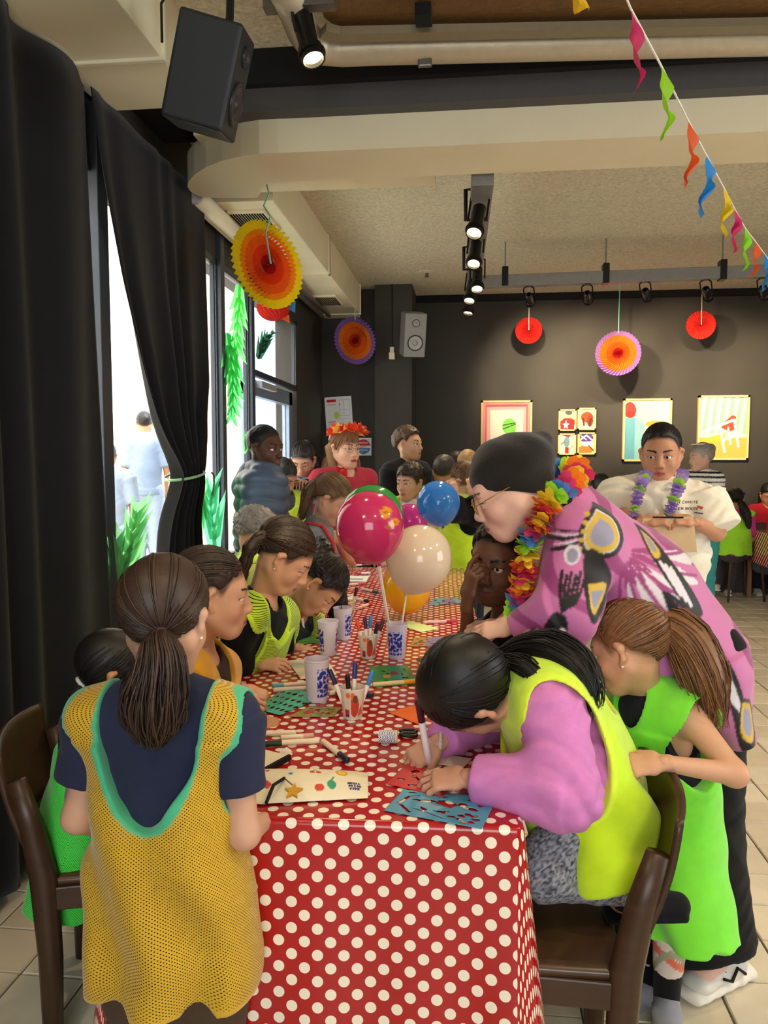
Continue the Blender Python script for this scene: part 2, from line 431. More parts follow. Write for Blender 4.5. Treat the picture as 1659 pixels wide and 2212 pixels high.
# ceiling, walls
structure('ceiling', MB().box((XL - .2, YF, ZC), (XR, YB + .2, ZC + .15)), M_CEIL)
structure('wall_back', MB().box((-.7, YB, 0), (XR, YB + .2, ZC)), M_BLACK)
structure('wall_back_left', MB().box((XL - .2, 8.3, 0), (-.9, YB + .2, ZC)), M_BLACK)
structure('column', MB().box((-1.0, 8.1, 0), (-.61, YB, ZC)), M_BLACK)
structure('trim_1', MB().box((-.61, YB - .06, ZC - .07), (XR, YB, ZC)), M_DKBLK)
wl = MB()
wl.box((XL - .2, YF, 0), (XL, 2.2, ZC)); wl.box((XL - .2, 2.2, 0), (XL, 5.52, .80)); wl.box((XL - .2, 2.2, 2.74), (XL, 7.05, ZC)); wl.box((XL - .2, 7.05, 0), (XL, 8.4, ZC))
structure('wall_left', wl, M_BLACK)
# unseen right and rear walls; their window openings are added for fill light
wr = MB(); wr.box((XR, YF, 0), (XR + .2, YB + .2, .7)); wr.box((XR, YF, 2.9), (XR + .2, YB + .2, ZC))
for a, b_ in ((YF, .8), (3.2, YB + .2)): wr.box((XR, a, .7), (XR + .2, b_, 2.9))
structure('wall_right', wr, M_CEIL)
wq = MB(); wq.box((XL - .2, YF - .2, 0), (XR + .2, YF, .8)); wq.box((XL - .2, YF - .2, 2.9), (XR + .2, YF, ZC))
for a, b_ in ((XL - .2, -.8), (1.4, XR + .2)): wq.box((a, YF - .2, .8), (b_, YF, 2.9))
structure('wall_rear', wq, M_CEIL)
PI = math.pi
for k, (a, b_) in enumerate(((.8, 3.2),)):
    portal('sky_portal', (XR + .1, (a + b_) / 2, 1.8), (0, PI / 2, 0), 2.2, b_ - a)
for k, (a, b_) in enumerate(((-.8, 1.4),)):
    portal('sky_portal', ((a + b_) / 2, YF - .1, 1.85), (PI / 2, 0, 0), b_ - a, 2.1)
portal('sky_portal', (XL - .12, 4.6, 1.5), (0, -PI / 2, 0), 2.6, 4.9)
# windows of the left wall
def bars(name, segs, parent=None, m=M_FRAME):
    b = MB()
    for lo, hi in segs: b.box(lo, hi)
    return structure(name, b, m, parent, bevel=.004)
def window(name, y0, y1, z0, z1, mid=None):
    t = .045; fr = bars(name, [((XL - .04, y0, z0), (XL + .006, y0 + t, z1)), ((XL - .04, y1 - t, z0), (XL + .006, y1, z1)), ((XL - .04, y0, z0), (XL + .006, y1, z0 + t)), ((XL - .04, y0, z1 - t), (XL + .006, y1, z1))])
    g = MB().box((XL - .012, y0 + t, z0 + t), (XL - .005, y1 - t, z1 - t)).obj('pane', M_GLASS, fr)
    if mid:
        bars('transom', [((XL - .1, y0, mid - .03), (XL + .01, y1, mid + .03))], fr)
    return fr
window('window_1', 2.2, 3.22, .80, 2.74); window('window_2', 3.22, 4.82, .80, 2.74)
window('window_3', 4.82, 5.52, .80, 2.74); window('window_4', 5.52, 7.05, 2.10, 2.74)
bars('trim_2', [((XL - .02, 3.17, .0), (XL + .035, 3.26, 2.98))]); bars('trim_3', [((XL - .02, 4.79, .0), (XL + .035, 4.86, 2.98))]); bars('trim_4', [((XL - .02, 5.49, 0), (XL + .03, 5.56, 2.98))])
d1 = bars('door_1', [((XL - .1, 5.6, 0), (XL - .03, 5.72, 2.08)), ((XL - .1, 6.88, 0), (XL - .03, 7.0, 2.08)), ((XL - .1, 5.6, 1.96), (XL - .03, 7.0, 2.08)), ((XL - .1, 5.6, 0), (XL - .03, 7.0, .22))], m=mat('blue_grey_door_metal', '#8492a6', .35, metal=.3))
MB().box((XL - .07, 5.72, .22), (XL - .062, 6.88, 1.96)).obj('pane', M_GLASS, d1)
MB().tube([(XL - .02, 6.8, .95), (XL + .03, 6.8, .95), (XL + .03, 6.8, 1.2), (XL - .02, 6.8, 1.2)], .011).obj('door_handle', M_FRAME, d1)
MB().box((XL - .03, 5.75, 2.02), (XL + .03, 6.2, 2.07)).obj('door_closer', mat('closer_grey', '#b9bfc6', .4, metal=.5), d1, bevel=.005)
# outside
M_FAC = mat('pale_render', '#efe6d8', .9, var=.05, vscale=2)
structure('ground_outside', MB().box((-12, -6, -.2), (XL - .2, 20, -.06)), mat('pale_paving', '#d9d2c6', .9, var=.08, vscale=6))
fa = structure('wall_facade', MB().box((-6.6, -6, -.1), (-6.2, 20, 7)), M_FAC)
for k in range(4):
    MB().box((-6.2, 1.2 + 4.1 * k, .9), (-6.14, 2.6 + 4.1 * k, 2.6)).obj('shutter', mat('pale_green_shutter', '#cfdccf', .7), fa, bevel=.01)
structure('pillar_outside', MB().box((-3.2, 10.6, -.1), (-2.4, 11.4, 5)), mat('blue_render', '#8fa8cf', .8, var=.06))
structure('wall_outside', MB().box((-6.2, 14.5, -.1), (XL - .2, 14.9, 6)), mat('rose_render', '#d8b8a0', .9, var=.06))
# ------------------------------------------------------------------ beams, ducts and soffit overhead
structure('beam_black', MB().box((XL, 3.42, 3.13), (XR, 4.0, ZC)), M_DKBLK)
structure('beam_grey', MB().box((-1.2, 3.46, 3.03), (XR, 3.62, 3.13)), mat('charcoal_paint', '#4d4a4a', .6, var=.05))
pl = [WZ(*q, 2.88)[:2] for q in ((640, 329), (600, 330), (560, 332), (520, 338), (480, 347), (445, 361), (420, 377), (407, 393), (405, 404), (412, 414), (430, 424), (470, 428), (555, 427), (561, 420), (563, 410), (570, 401), (582, 396), (605, 393))]
pl = [(5.2, 3.54)] + [tuple(p) for p in pl] + [(5.2, 3.905)]
sb = MB(); sb.prism(pl, (0, 0, 2.88), (1, 0, 0), (0, 1, 0), (0, 0, 1), .15)
sb.box((-1.3, 3.6, 3.0), (-.2, 4.4, ZC)); sb.box((-.2, 3.6, 3.0), (XR, 3.88, ZC))
so = structure('soffit', sb, M_BEIGE)
def duct(name, y0, y1, label, vents, taper):
    r = empty(name, (-1.35, y0, 2.98), label, 'duct')
    o = (-1.35, y0, 2.98)
    def loc(mb, nm, m, **k): x = mb.obj(nm, m, r, **k); x.location = (1.35, -y0, -2.98); return x
    b = MB(); b.box((-1.585, y0, 2.98), (-1.15, y1, ZC)); loc(b, 'casing', M_CREAM, bevel=.006)
    for y in ([y1] if taper < 0 else [y0, (y0 + y1) / 2, y1]):
        loc(MB().box((-1.595, y - .012, 2.968), (-1.138, y + .012, ZC)), 'flange', M_CREAM, bevel=.003)
    t = MB(); z0 = 2.98; e = .40
    t.add([(-1.585, y1, z0), (-1.15, y1, z0), (-1.15, y1, ZC), (-1.585, y1, ZC), (-1.555, y1 + e, z0), (-1.2, y1 + e, z0), (-1.2, y1 + e, ZC), (-1.555, y1 + e, ZC)],
          [(0, 4, 5, 1), (1, 5, 6, 2), (2, 6, 7, 3), (3, 7, 4, 0), (4, 7, 6, 5)]); loc(t, 'tapered_end', M_CREAM)
    for vy in vents:
        f = loc(MB().box((-1.47, vy, 2.962), (-1.24, vy + .42, 2.981)), 'vent_frame', M_CREAM, bevel=.003)
        for k in range(13):
            s = MB().box((-1.46 + k * .0165, vy + .03, 2.958), (-1.452 + k * .0165, vy + .39, 2.963)); x = s.obj('vent_slat', M_DKBLK, f)
    loc(MB().box((-1.15, (y0 + y1) / 2, 2.955), (-1.135, (y0 + y1) / 2 + .01, ZC)), 'hanger_rod', M_GREYP)
    return r
duct('ventilation_duct', -1.5, 2.87, 'near cream ventilation duct above the black curtain, cut off by the picture', [], -1)
duct('ventilation_duct', 4.46, 8.05, 'long cream ventilation duct with two grilles above the windows', [4.62, 7.1], 1).name = 'ventilation_duct.001'
rb = empty('roller_blind', (-1.5, 4.15, 2.86), 'rolled up cream blind tube above the windows', 'blind')
x = MB().tube([(0, 0, .06), (0, 1.7, .06)], .05, 20).obj('roll', M_CREAM, rb, smooth=True)
MB().tube([(0, -.02, .06), (0, 0, .06)], .056, 20).obj('end_cap', mat('blind_cap_grey', '#b9b5ab', .5), rb)
MB().box((-.05, -.01, .02), (-.02, 1.7, .11)).obj('bracket_rail', M_CREAM, rb)
for k, (x_, z_) in enumerate(((-1.52, 2.93), (-1.45, 2.94))):
    p = MB().tube([(x_, 5.95, z_), (x_, 7.9, z_)], .022, 12).obj('conduit_pipe', mat('steel_pipe', '#8f8a80', .35, metal=.6), smooth=True)
    tag(p, ['thin steel pipe along the wall over the door, farther from the duct', 'thin steel pipe along the wall over the door, closer to the duct'][k], 'pipe', 'steel pipes over the door')
# big overhead duct loop near the top of the picture
lp = empty('rim_duct', (0, 3.1, 3.1), 'silver grey rounded rim duct hanging under the near ceiling', 'duct')
def hz(px, py, z): return WZ(px, py, z) - V(0, 3.1, 3.1)
path = [hz(600, -60, 3.13), hz(640, 30, 3.13), hz(655, 70, 3.13), hz(672, 92, 3.13), hz(700, 104, 3.13), hz(740, 107, 3.13)] + [hz(800 + 300 * k, 104 - 7.5 * k * 1.0, 3.13) for k in range(5)]
MB().tube(path, .062, 16).obj('rim_tube', mat('silver_insulation', '#b9ac93', .42, metal=.35, bump=.15, bscale=40), lp, smooth=True)
ip = [hz(700, 62, 3.11), hz(735, 88, 3.11), hz(780, 93, 3.11), hz(2000, 60, 3.11), hz(2000, -300, 3.11), hz(600, -300, 3.11)]
MB().prism([(p[0], p[1]) for p in ip], (0, 0, .05), (1, 0, 0), (0, 1, 0), (0, 0, 1), .03).obj('brown_panel', mat('copper_brown_foil', '#7b5a34', .35, metal=.4, bump=.6, bscale=25), lp)
ip2 = [hz(690, 84, 3.1), hz(735, 92, 3.1), hz(2000, 66, 3.1), hz(2000, 48, 3.1), hz(735, 74, 3.1), hz(705, 66, 3.1)]
MB().prism([(p[0], p[1]) for p in ip2], (0, 0, .0), (1, 0, 0), (0, 1, 0), (0, 0, 1), .03).obj('rim_lip', mat('lip_metal', '#8d8168', .4, metal=.3), lp)
q = hz(918, 125, 3.08); MB().box((q[0] - .028, q[1] - .01, q[2] - .035), (q[0] + .028, q[1] + .012, q[2] + .06)).obj('bracket', mat('dull_steel', '#77736b', .4, metal=.7), lp, bevel=.006)
q = hz(915, 35, 3.1); MB().box((q[0] - .03, q[1] - .04, q[2] - .02), (q[0] + .03, q[1] + .04, q[2] + .03)).obj('clip', M_DKBLK, lp, bevel=.004)
# ------------------------------------------------------------------ lamps
M_LAMP = mat('black_lamp_metal', '#1c1b1a', .35, metal=.3)
M_BULB = mat('lit_lamp_lens', '#fff0c8', .4, emis=(1, .82, .45, 9))
def spot_lamp(top, aim, L, label, group, watts, cone=55, parent_track=None):
    top = np.asarray(top, float); a = nrm(np.asarray(aim, float) - top)
    r = empty('spotlight', top, label, 'spotlight', group)
    side = nrm(np.cross(a, V(0, 0, 1))); c = a * L * .55 + V(0, 0, -.05)
    rr = L * .22
    cn = MB().lathe([(rr * .45, -L * .5), (rr * .8, -L * .42), (rr * .8, L * .2), (rr, L * .25), (rr, L * .5), (rr * .86, L * .5), (rr * .8, L * .34)], c, a, 20).obj('can', M_LAMP, r, smooth=False)
    MB().lathe([(rr * 1.15, L * .36), (rr * 1.15, L * .40)], c, a, 20, caps=True).obj('ring', M_LAMP, cn)
    MB().lathe([(rr * .84, L * .42), (rr * .3, L * .41), (.0005, L * .405)], c, a, 20).obj('lens', M_BULB, cn)
    MB().tube([V(0, 0, .03), V(0, 0, -.005) + side * rr * 1.15, c + side * rr * 1.15], .006, 6).obj('yoke', M_LAMP, r)
    MB().tube([V(0, 0, .03), V(0, 0, -.005) - side * rr * 1.15, c - side * rr * 1.15], .006, 6).obj('yoke', M_LAMP, r)
    MB().box((-.02, -.03, .01), (.02, .03, .045)).obj('track_clip', M_LAMP, r)
    l = bpy.data.lights.new('spot_light', 'SPOT'); l.energy = watts; l.spot_size = math.radians(cone); l.spot_blend = .7; l.color = (1, .80, .52); l.shadow_soft_size = .03
    o = bpy.data.objects.new('lamp_light', l); link(o, r); o.location = Vector(c + a * L * .56); o.rotation_euler = Vector(a).to_track_quat('-Z', 'Y').to_euler()
    return r
# lighting rails
M_RAIL = mat('grey_rail_paint', '#7f7c78', .45, metal=.2)
r1 = empty('lighting_rail', (.05, 3.9, 2.97), 'short grey lighting rail running away under the pale ceiling', 'rail')
a0, a1 = W(1043, 378, 3.95), W(1022, 612, 6.55)
ax_ = nrm(a1 - a0); MB().obox((a0 + a1) / 2 - V(.05, 3.9, 2.97), (ax_, nrm(np.cross(ax_, V(0, 0, 1))), V(0, 0, 1)), (np.linalg.norm(a1 - a0) / 2, .055, .05)).obj('rail_bar', M_RAIL, r1, bevel=.004)
for (px, y0, y1, D) in ((1006, 410, 475, 4.35), (1002, 534, 582, 5.4)):
    p0 = W(px, y0, D) - V(.05, 3.9, 2.97); p1 = W(px, y1, D) - V(.05, 3.9, 2.97); e = .012
    b = MB().tube([p0 + V(.06, 0, 0), p0, p1, p1 + V(.12, 0, 0)], .012, 4); b.obj('bracket', M_LAMP, r1)
r2 = empty('lighting_rail', (1.5, 6.7, 3.0), 'long grey lighting rail across the room before the black wall', 'rail'); r2.name = 'lighting_rail.001'
b0, b1 = W(1035, 610, 6.62), W(2300, 562, 6.62); ax_ = nrm(b1 - b0)
MB().obox((b0 + b1) / 2 - V(1.5, 6.7, 3.0), (ax_, V(0, 1, 0), V(0, 0, 1)), (np.linalg.norm(b1 - b0) / 2, .04, .048)).obj('rail_bar', M_RAIL, r2, bevel=.004)
for px in (1091, 1308, 1560):
    p = W(px, 600 - (px - 1091) * .03, 6.62) - V(1.5, 6.7, 3.0)
    MB().box((p[0] - .025, p[1] - .05, p[2] - .075), (p[0] + .025, p[1] + .05, p[2] + .085)).obj('bracket', M_LAMP, r2, bevel=.004); MB().tube([(p[0], p[1], p[2] + .08), (p[0], p[1], ZC - 3.0)], .006, 6).obj('hanger_rod', M_RAIL, r2)
gl = 'black spotlights on the lighting rails'
for n, (px, py, D, aim, w, cone) in enumerate([
        (1142, 622, 6.62, (.9, YB, 2.3), 175, 56), (1268, 618, 6.62, (1.45, YB, 2.3), 175, 56), (1393, 612, 6.62, (2.2, YB, 2.3), 175, 56),
        (1524, 608, 6.62, (2.9, YB, 2.1), 160, 56), (1648, 604, 6.62, (3.4, YB, 2.0), 135, 56)]):
    spot_lamp(W(px, py, D), aim, .17, ['first', 'second', 'third', 'fourth', 'fifth'][n] + ' small black spotlight from the left along the far cross rail', gl, w, cone)
for n, (px, py, D, aim, w) in enumerate([(1038, 422, 4.2, (-.35, 2.9, .75), 30), (1030, 502, 5.0, (-.2, 3.6, .75), 30), (1032, 560, 5.6, (.0, 4.4, .75), 25), (1022, 588, 6.05, (-.3, 5.0, .8), 25), (1020, 612, 6.45, (-.3, 6.0, 1.0), 25)]):
    spot_lamp(W(px, py, D), aim, .2, ['nearest', 'second nearest', 'middle', 'second farthest', 'farthest'][n] + ' black spotlight on the short rail running away', gl, w, 70)
ns = spot_lamp(W(645, -8, 2.85), (.15, 2.3, .7), .20, 'large black spotlight with glowing lens near the top of the picture', gl, 34, 75)
MB().box((-.12, -.05, -.06), (.14, .0, .0)).obj('mounting_plate', mat('dull_steel'), ns)
# unseen spotlights added overhead to brighten the people and floor at this end
for n, (p, aim, w) in enumerate([((.9, .6, 3.15), (-.5, 1.6, .9), 32), ((-.9, .2, 3.15), (-.3, 1.7, .8), 27), ((1.9, 1.2, 3.15), (.6, 2.0, 1.0), 42), ((2.4, 2.6, 3.15), (1.2, 3.4, .9), 70), ((3.4, 4.4, 3.15), (2.2, 5.2, .3), 80)]):
    spot_lamp(p, aim, .24, ['added unseen black spotlight overhead right of the table end', 'added unseen black spotlight overhead by the black curtain', 'added unseen black spotlight overhead beyond the leaning woman', 'added unseen black spotlight overhead near the woman in white', 'added unseen black spotlight overhead before the second table'][n], gl, w, 80)
# ------------------------------------------------------------------ curtains
M_CURT = mat('black_velvet', '#0c0c0f', .95, var=.2, vscale=8, sheen=.10, bump=.1, bscale=300)
def sheet(name, fn, nu, nv, m, parent=None, thick=.004, smooth=True):
    o = MB().grid(fn, nu, nv).obj(name, m, parent, smooth=smooth)
    s = o.modifiers.new('thickness', 'SOLIDIFY'); s.thickness = thick; s.offset = 0; return o
def ip(x, xs, ys): return float(np.interp(x, xs, ys))
def cur1(u, v):
    y = -1.2 + u * 4.21 + .15 * v * u; z = 2.965 - v * 2.92
    a = .022 * (.6 + .5 * math.sin(u * 9)); return (-1.515 + a * math.sin(u * 95 + 2.2 * math.sin(u * 23) + .9 * math.sin(3 * v + u * 12)) + .014 * math.sin(u * 41 + 2 * v), y, z)
tag(sheet('curtain', cur1, 420, 30, M_CURT), 'wide floor-length black curtain hanging straight down the near wall', 'curtain', 'black curtains')
LV = [0, .12, .24, .36, .46, .52, .535, .56, .68, 1.0]
LY = [3.02, 3.12, 3.25, 3.42, 3.58, 3.67, 3.69, 3.68, 3.62, 3.60]
RY = [4.33, 4.33, 4.33, 4.32, 4.22, 4.03, 3.99, 4.02, 4.12, 4.2]
def cur2(u, v):
    y0, y1 = ip(v, LV, LY), ip(v, LV, RY); w = (y1 - y0) / 1.3
    return (-1.51 + (.020 + .03 * (1 - w)) * math.sin(u * 33 + 1.5 * math.sin(2.4 * v) + 1.6 * math.sin(u * 11)) * (.25 + .75 * min(1, v * 1.6)) + .06 * math.exp(-((v - .535) / .06) ** 2), y0 + (y1 - y0) * u, 2.965 - v * 2.92)
tag(sheet('curtain', cur2, 160, 60, M_CURT), 'black curtain gathered by a green ribbon between the windows', 'curtain', 'black curtains')
M_RIB = mat('green_ribbon', '#8fc58b', .4, sheen=.4)
rt = empty('ribbon_tieback', (-1.47, 3.83, 1.40), 'thin green ribbon tied around the gathered black curtain', 'ribbon')
MB().tube([(.085 * math.cos(t), .02 + .185 * math.sin(t), .02 * math.sin(t)) for t in np.linspace(0, 2 * PI, 28)], .007, 6).obj('band', M_RIB, rt, smooth=True)
MB().tube([(.09, .18 + .05 * math.sin(t) * math.cos(t / 2), -.05 + .06 * math.cos(t)) for t in np.linspace(0, 2 * PI, 20)], .005, 6).obj('bow', M_RIB, rt, smooth=True)
# ------------------------------------------------------------------ paper plants stuck to the windows
def leaf_plant(pts_px, X, col, label, n=7, wid=.07, hang=False):
    """a jagged paper frond: stalk through pixels on the window plane with pointed leaves on both sides"""
    P = [WX(px, py, X) for px, py in pts_px]; c = P[0]
    r = empty('paper_frond', c, label, 'paper leaf', 'green paper fronds on the windows')
    b = MB(); P = [p - c for p in P]; m = mat('paper_' + col, srgb(col), .85, var=.06, thin=.65)
    S = np.linspace(0, len(P) - 1, n * 3 + 1)
    pt = [lerp(P[min(int(s), len(P) - 2)], P[min(int(s), len(P) - 2) + 1], s - min(int(s), len(P) - 2)) for s in S]
    MB().grid(lambda u, v: tuple(pt[int(round(v * (len(pt) - 1)))] + V(.004, (u - .5) * wid * .45 * (1 - .8 * v), 0)), 1, len(pt) - 1).obj('stalk', m, r)
    for i in range(n):
        k = i * 3 + 1; p = pt[k]; t = nrm(pt[min(k + 1, len(pt) - 1)] - pt[k - 1]); w = wid * (1.15 - .6 * i / n)
        for s in (-1, 1):
            sd = V(0, s, 0); tip = p + sd * w * 1.2 + t * w * (1.4 if not hang else 1.1)
            b = MB(); o = V(.008 + .006 * (i % 2), 0, 0)
            b.add([p + o - t * .03, p + o + sd * w * .5 - t * w * .05, p + o * 1.4 + sd * w * .8 + t * w * .55, tip + o * 2, p + o + sd * w * .45 + t * w * .85, p + o + t * .07], [(0, 1, 2, 3, 4, 5)])
            b.obj('leaf', m, r)
    return r
XW = -1.575
leaf_plant([(262, 1300), (268, 1210), (280, 1150), (292, 1100)], -1.58, '#7fbf86', 'tall pale green paper frond low on the window beside the black curtain', 7, .15)
leaf_plant([(245, 1290), (246, 1235), (240, 1180)], -1.58, '#5fa078', 'dark green paper frond at the bottom of the window by the near curtain', 4, .12)
leaf_plant([(418, 1190), (412, 1120), (404, 1040), (398, 1020)], XW, '#86d084', 'leafy green paper frond beside the ribbon of the gathered curtain', 6, .21)
leaf_plant([(462, 1190), (458, 1140), (450, 1090), (452, 1060)], XW, '#78cfa8', 'blue green paper frond on the glass behind the padded jacket', 6, .19)
leaf_plant([(516, 615), (512, 670), (508, 720), (512, 760)], XW, '#74e080', 'bright green paper frond hanging high on the window', 6, .16, True)
leaf_plant([(492, 720), (496, 780), (500, 840), (497, 900)], XW, '#55c06c', 'long green paper frond hanging beside the window post', 7, .18, True)
leaf_plant([(556, 775), (563, 750), (570, 730), (590, 715)], XW, '#2c5a45', 'dark spiky paper palm frond at the transom over the door', 6, .14)
leaf_plant([(527, 975), (528, 960), (530, 945)], XW, '#7fc088', 'small green paper frond beside the boy in the padded jacket', 4, .09)
# ------------------------------------------------------------------ loudspeakers
def speaker(c, d, h, size, label, mcol, cone, brk):
    d = nrm(d); h = np.asarray(h, float); h = nrm(h - d * np.dot(h, d)); w = np.cross(h, d)       # d: towards the listener, h: up
    r = empty('loudspeaker', c, label, 'loudspeaker', 'wall loudspeakers'); D, Wd, H = size
    M1 = mat('speaker_box_' + mcol, mcol, .5, var=.05, bump=.05, bscale=200)
    MB().obox((0, 0, 0), (d, w, h), (D / 2, Wd / 2, H / 2)).obj('cabinet', M1, r, bevel=.012, seg=3)
    f = d * (D / 2 + .001); mc = mat('speaker_cone_' + cone, cone, .4); mr_ = mat('speaker_rim', '#2a2a2c', .35)
    for z, rr in ((-.17 * H, .36 * Wd), (.28 * H, .17 * Wd)):
        q = f + h * z; rm_ = MB().lathe([(rr, 0), (rr, .008), (rr * .9, .01), (rr * .86, .004)], q, d, 28).obj('driver_rim', mr_, r, smooth=True)
        MB().lathe([(rr * .86, .006), (rr * .75, .009), (rr * .68, .004), (rr * .3, -.004), (rr * .28, .004), (.0005, .012)], q, d, 28).obj('cone', mc, rm_, smooth=True)
    MB().tube(brk, .014, 8).obj('bracket', M_LAMP, r)
    return r
sp = speaker(V(-.883, 2.60, 2.766), V(.199, .024, -.056), V(.093, -.05, .311), (.21, .195, .33), 'large black loudspeaker hanging from the ceiling by the curtain', '#26282b', '#3a3230', [V(.05, .0, .1), V(.07, .02, .2), V(.08, .03, .51)])
MB().tube([V(-.14, -.05, .1), V(-.16, 0, .25), V(-.1, .05, .4), V(-.02, .05, .5)], .005, 6).obj('cable', M_LAMP, sp)
speaker(W(892, 722, 7.88), (.28, -.92, -.26), (.07, -.25, .96), (.24, .22, .43), 'grey loudspeaker with two round cones on the black column', '#8f8d8c', '#a9a8a6', [V(0, 0, 0), V(-.05, .2, .05)])
jb = empty('sensor_box', W(847, 762, 8.08), 'tiny cream sensor box with a cable on the black column', 'sensor')
MB().box((-.03, -.05, -.07), (.03, .02, -.0)).obj('housing', M_CREAM, jb, bevel=.006); MB().box((-.022, -.02, .0), (.022, .02, .06)).obj('mount', M_CREAM, jb, bevel=.004)
MB().tube([V(0, .01, .05), V(0, .01, 1.3)], .006, 6).obj('cable', M_LAMP, jb)
sk = empty('sprinkler', WZ(922, 588, ZC), 'small metal sprinkler head in a pale ceiling plate', 'sprinkler')
MB().lathe([(.09, 0), (.085, -.008), (.03, -.012), (.0005, -.012)], (0, 0, 0), (0, 0, 1), 20).obj('plate', M_CEIL, sk); MB().lathe([(.014, -.01), (.014, -.04), (.024, -.042), (.024, -.046), (.0005, -.046)], (0, 0, 0), (0, 0, 1), 12).obj('head', mat('dull_steel'), sk)
# ------------------------------------------------------------------ paper fans
def fan(c, R, n, bands, label, folds=48, tilt=0., string=None, scol='#b9c9a0', honey=True):
    """round folded paper fan facing n; bands = [(outer radius share, colour)...] from the rim inwards"""
    n = nrm(n); e1 = nrm(np.cross(V(0, 0, 1), n)); e2 = np.cross(n, e1); r = empty('paper_fan', c, label, 'paper fan', 'hanging paper fans')
    m = mat('tissue_paper', (1, 1, 1), .8, vcol=True, var=.08, thin=.45)
    for bi, (ro, col) in enumerate(bands):
        ri = bands[bi + 1][0] if bi + 1 < len(bands) else .02
        steps = max(2, int((ro - ri) * 14)) if honey else 3; b = MB(); nn = folds * 2
        def fn(u, v):
            k = int(round(u * nn)) % nn; rr = (ri + (ro - ri) * v) * R; th = 2 * PI * k / nn
            row = int(round(v * steps + (ri * 14))); z = (.018 if honey else .011) * (1 if (k + (row if honey else 0)) % 2 else -1) * (.3 + .7 * rr / R)
            if honey: rr *= 1 + .02 * ((k // 1 + row) % 2)
            return tuple(e1 * rr * math.cos(th) + e2 * rr * math.sin(th) + n * z)
        b.grid(fn, nn, steps, closed=True, col=srgb(col)).obj('paper_ring', m, r, vcol=True)
    if string: MB().tube([e * 1. for e in string], .005, 5).obj('hanging_ribbon', mat('ribbon_' + scol, scol, .5), r)
    return r
MBAND = [(1, '#f2dc1e'), (.80, '#f5a01a'), (.66, '#f0701c'), (.45, '#e84a18'), (.22, '#c81a1e')]
yf = fan(W(579, 572, 4.0), .226, (.80, -.58, .10), MBAND, 'large yellow, orange and red paper fan hanging by the windows', 44, string=[V(.02, -.02, 0), V(0, -.04, .15), V(.02, -.02, .24), V(-.02, 0, .3), V(.01, 0, .36), V(-.01, .02, .42)], scol='#7fb59a')
PB = [(1, '#a47bd0'), (.80, '#f5962a'), (.58, '#f27a1e'), (.30, '#e04a20'), (.15, '#c81e22')]
fan(W(767, 736, 7.7), .232, (.62, -.78, .05), PB, 'purple and orange paper fan hanging at the end of the duct', 40, string=[V(0, 0, .2), V(0, 0, .33)])
PB2 = [(1, '#c08fd6'), (.80, '#f5962a'), (.50, '#f27a1e'), (.24, '#d02a24')]
fan(W(1335, 763, 8.1), .222, (-.15, -1, .03), PB2, 'lilac and orange paper fan hanging before the black wall', 40, string=[V(0, 0, .2), V(0, .0, .42), V(.004, 0, .72)], scol='#6fd0a8')
fan(W(1142, 714, 8.2), .137, (-.1, -1, .02), [(1, '#e8362c'), (.5, '#d92a24')], 'red pleated paper fan between the first two paintings', 30, string=[V(0, -.02, 0), V(0, 0, .48)], scol='#c8b8a8', honey=False)
fan(W(1514, 702, 8.2), .142, (-.1, -1, .02), [(1, '#e8362c'), (.5, '#d92a24')], 'red pleated paper fan above the deckchair painting', 30, string=[V(0, -.02, 0), V(0, 0, .43)], scol='#c8b8a8', honey=False)
hb = empty('honeycomb_decoration', W(590, 665, 5.0), 'red honeycomb paper ball half hidden behind the yellow fan', 'paper ball')
def hbf(u, v):
    th = 2 * PI * u; k = int(round(u * 40)); rr = .098 * math.sin(PI * (.08 + .9 * v)) * (1 + .1 * ((k + int(round(v * 12))) % 2)); return (rr * math.cos(th), rr * math.sin(th), .085 * math.cos(PI * (.08 + .9 * v)))
MB().grid(hbf, 40, 12, closed=True).obj('ball', mat('red_tissue', '#e03428', .8, thin=.4), hb)
MB().add([(.08, 0, .0), (.15, .0, .04), (.14, .03, -.03)], [(0, 1, 2)]).obj('tail', mat('blue_tissue', '#3f8fd0', .8, thin=.4), hb)
MB().add([(.05, 0, -.07), (.11, 0, -.1), (.1, .03, -.04)], [(0, 1, 2)]).obj('fin', mat('orange_tissue', '#f07030', .8, thin=.4), hb)
MB().tube([(0, 0, .08), (0, 0, .5)], .002, 4).obj('string', M_RIB, hb)
# ------------------------------------------------------------------ bunting
bu = empty('pennant_string', W(1352, 0, 1.95), 'white string of small coloured paper pennants crossing the upper right', 'bunting'); bo = W(1352, 0, 1.95)
FL = [(1240, -30, 1240, 20, 1.9, '#f2c41e'), (1362, 18, 1378, 195, 1.98, '#d8346a'), (1428, 142, 1439, 303, 2.08, '#a5e02a'), (1487, 262, 1487, 400, 2.35, '#f0622a'), (1526, 336, 1514, 466, 2.6, '#2f8fe0'),
      (1563, 405, 1562, 510, 3.0, '#f2d01e'), (1587, 452, 1582, 545, 3.35, '#d8306e'), (1609, 492, 1607, 585, 3.6, '#8fe02a'), (1632, 522, 1626, 600, 4.0, '#f0622a'), (1651, 548, 1652, 628, 4.3, '#2f8fe0'), (1672, 575, 1670, 650, 4.6, '#f2d01e')]
MB().tube([W(1330, -60, 1.9) - bo] + [W(a, b, D) - bo for a, b, _, _, D, _ in FL[1:]] + [W(1720, 610, 5.2) - bo], .0028, 5).obj('string', mat('white_cord', '#efe9e0', .7), bu)
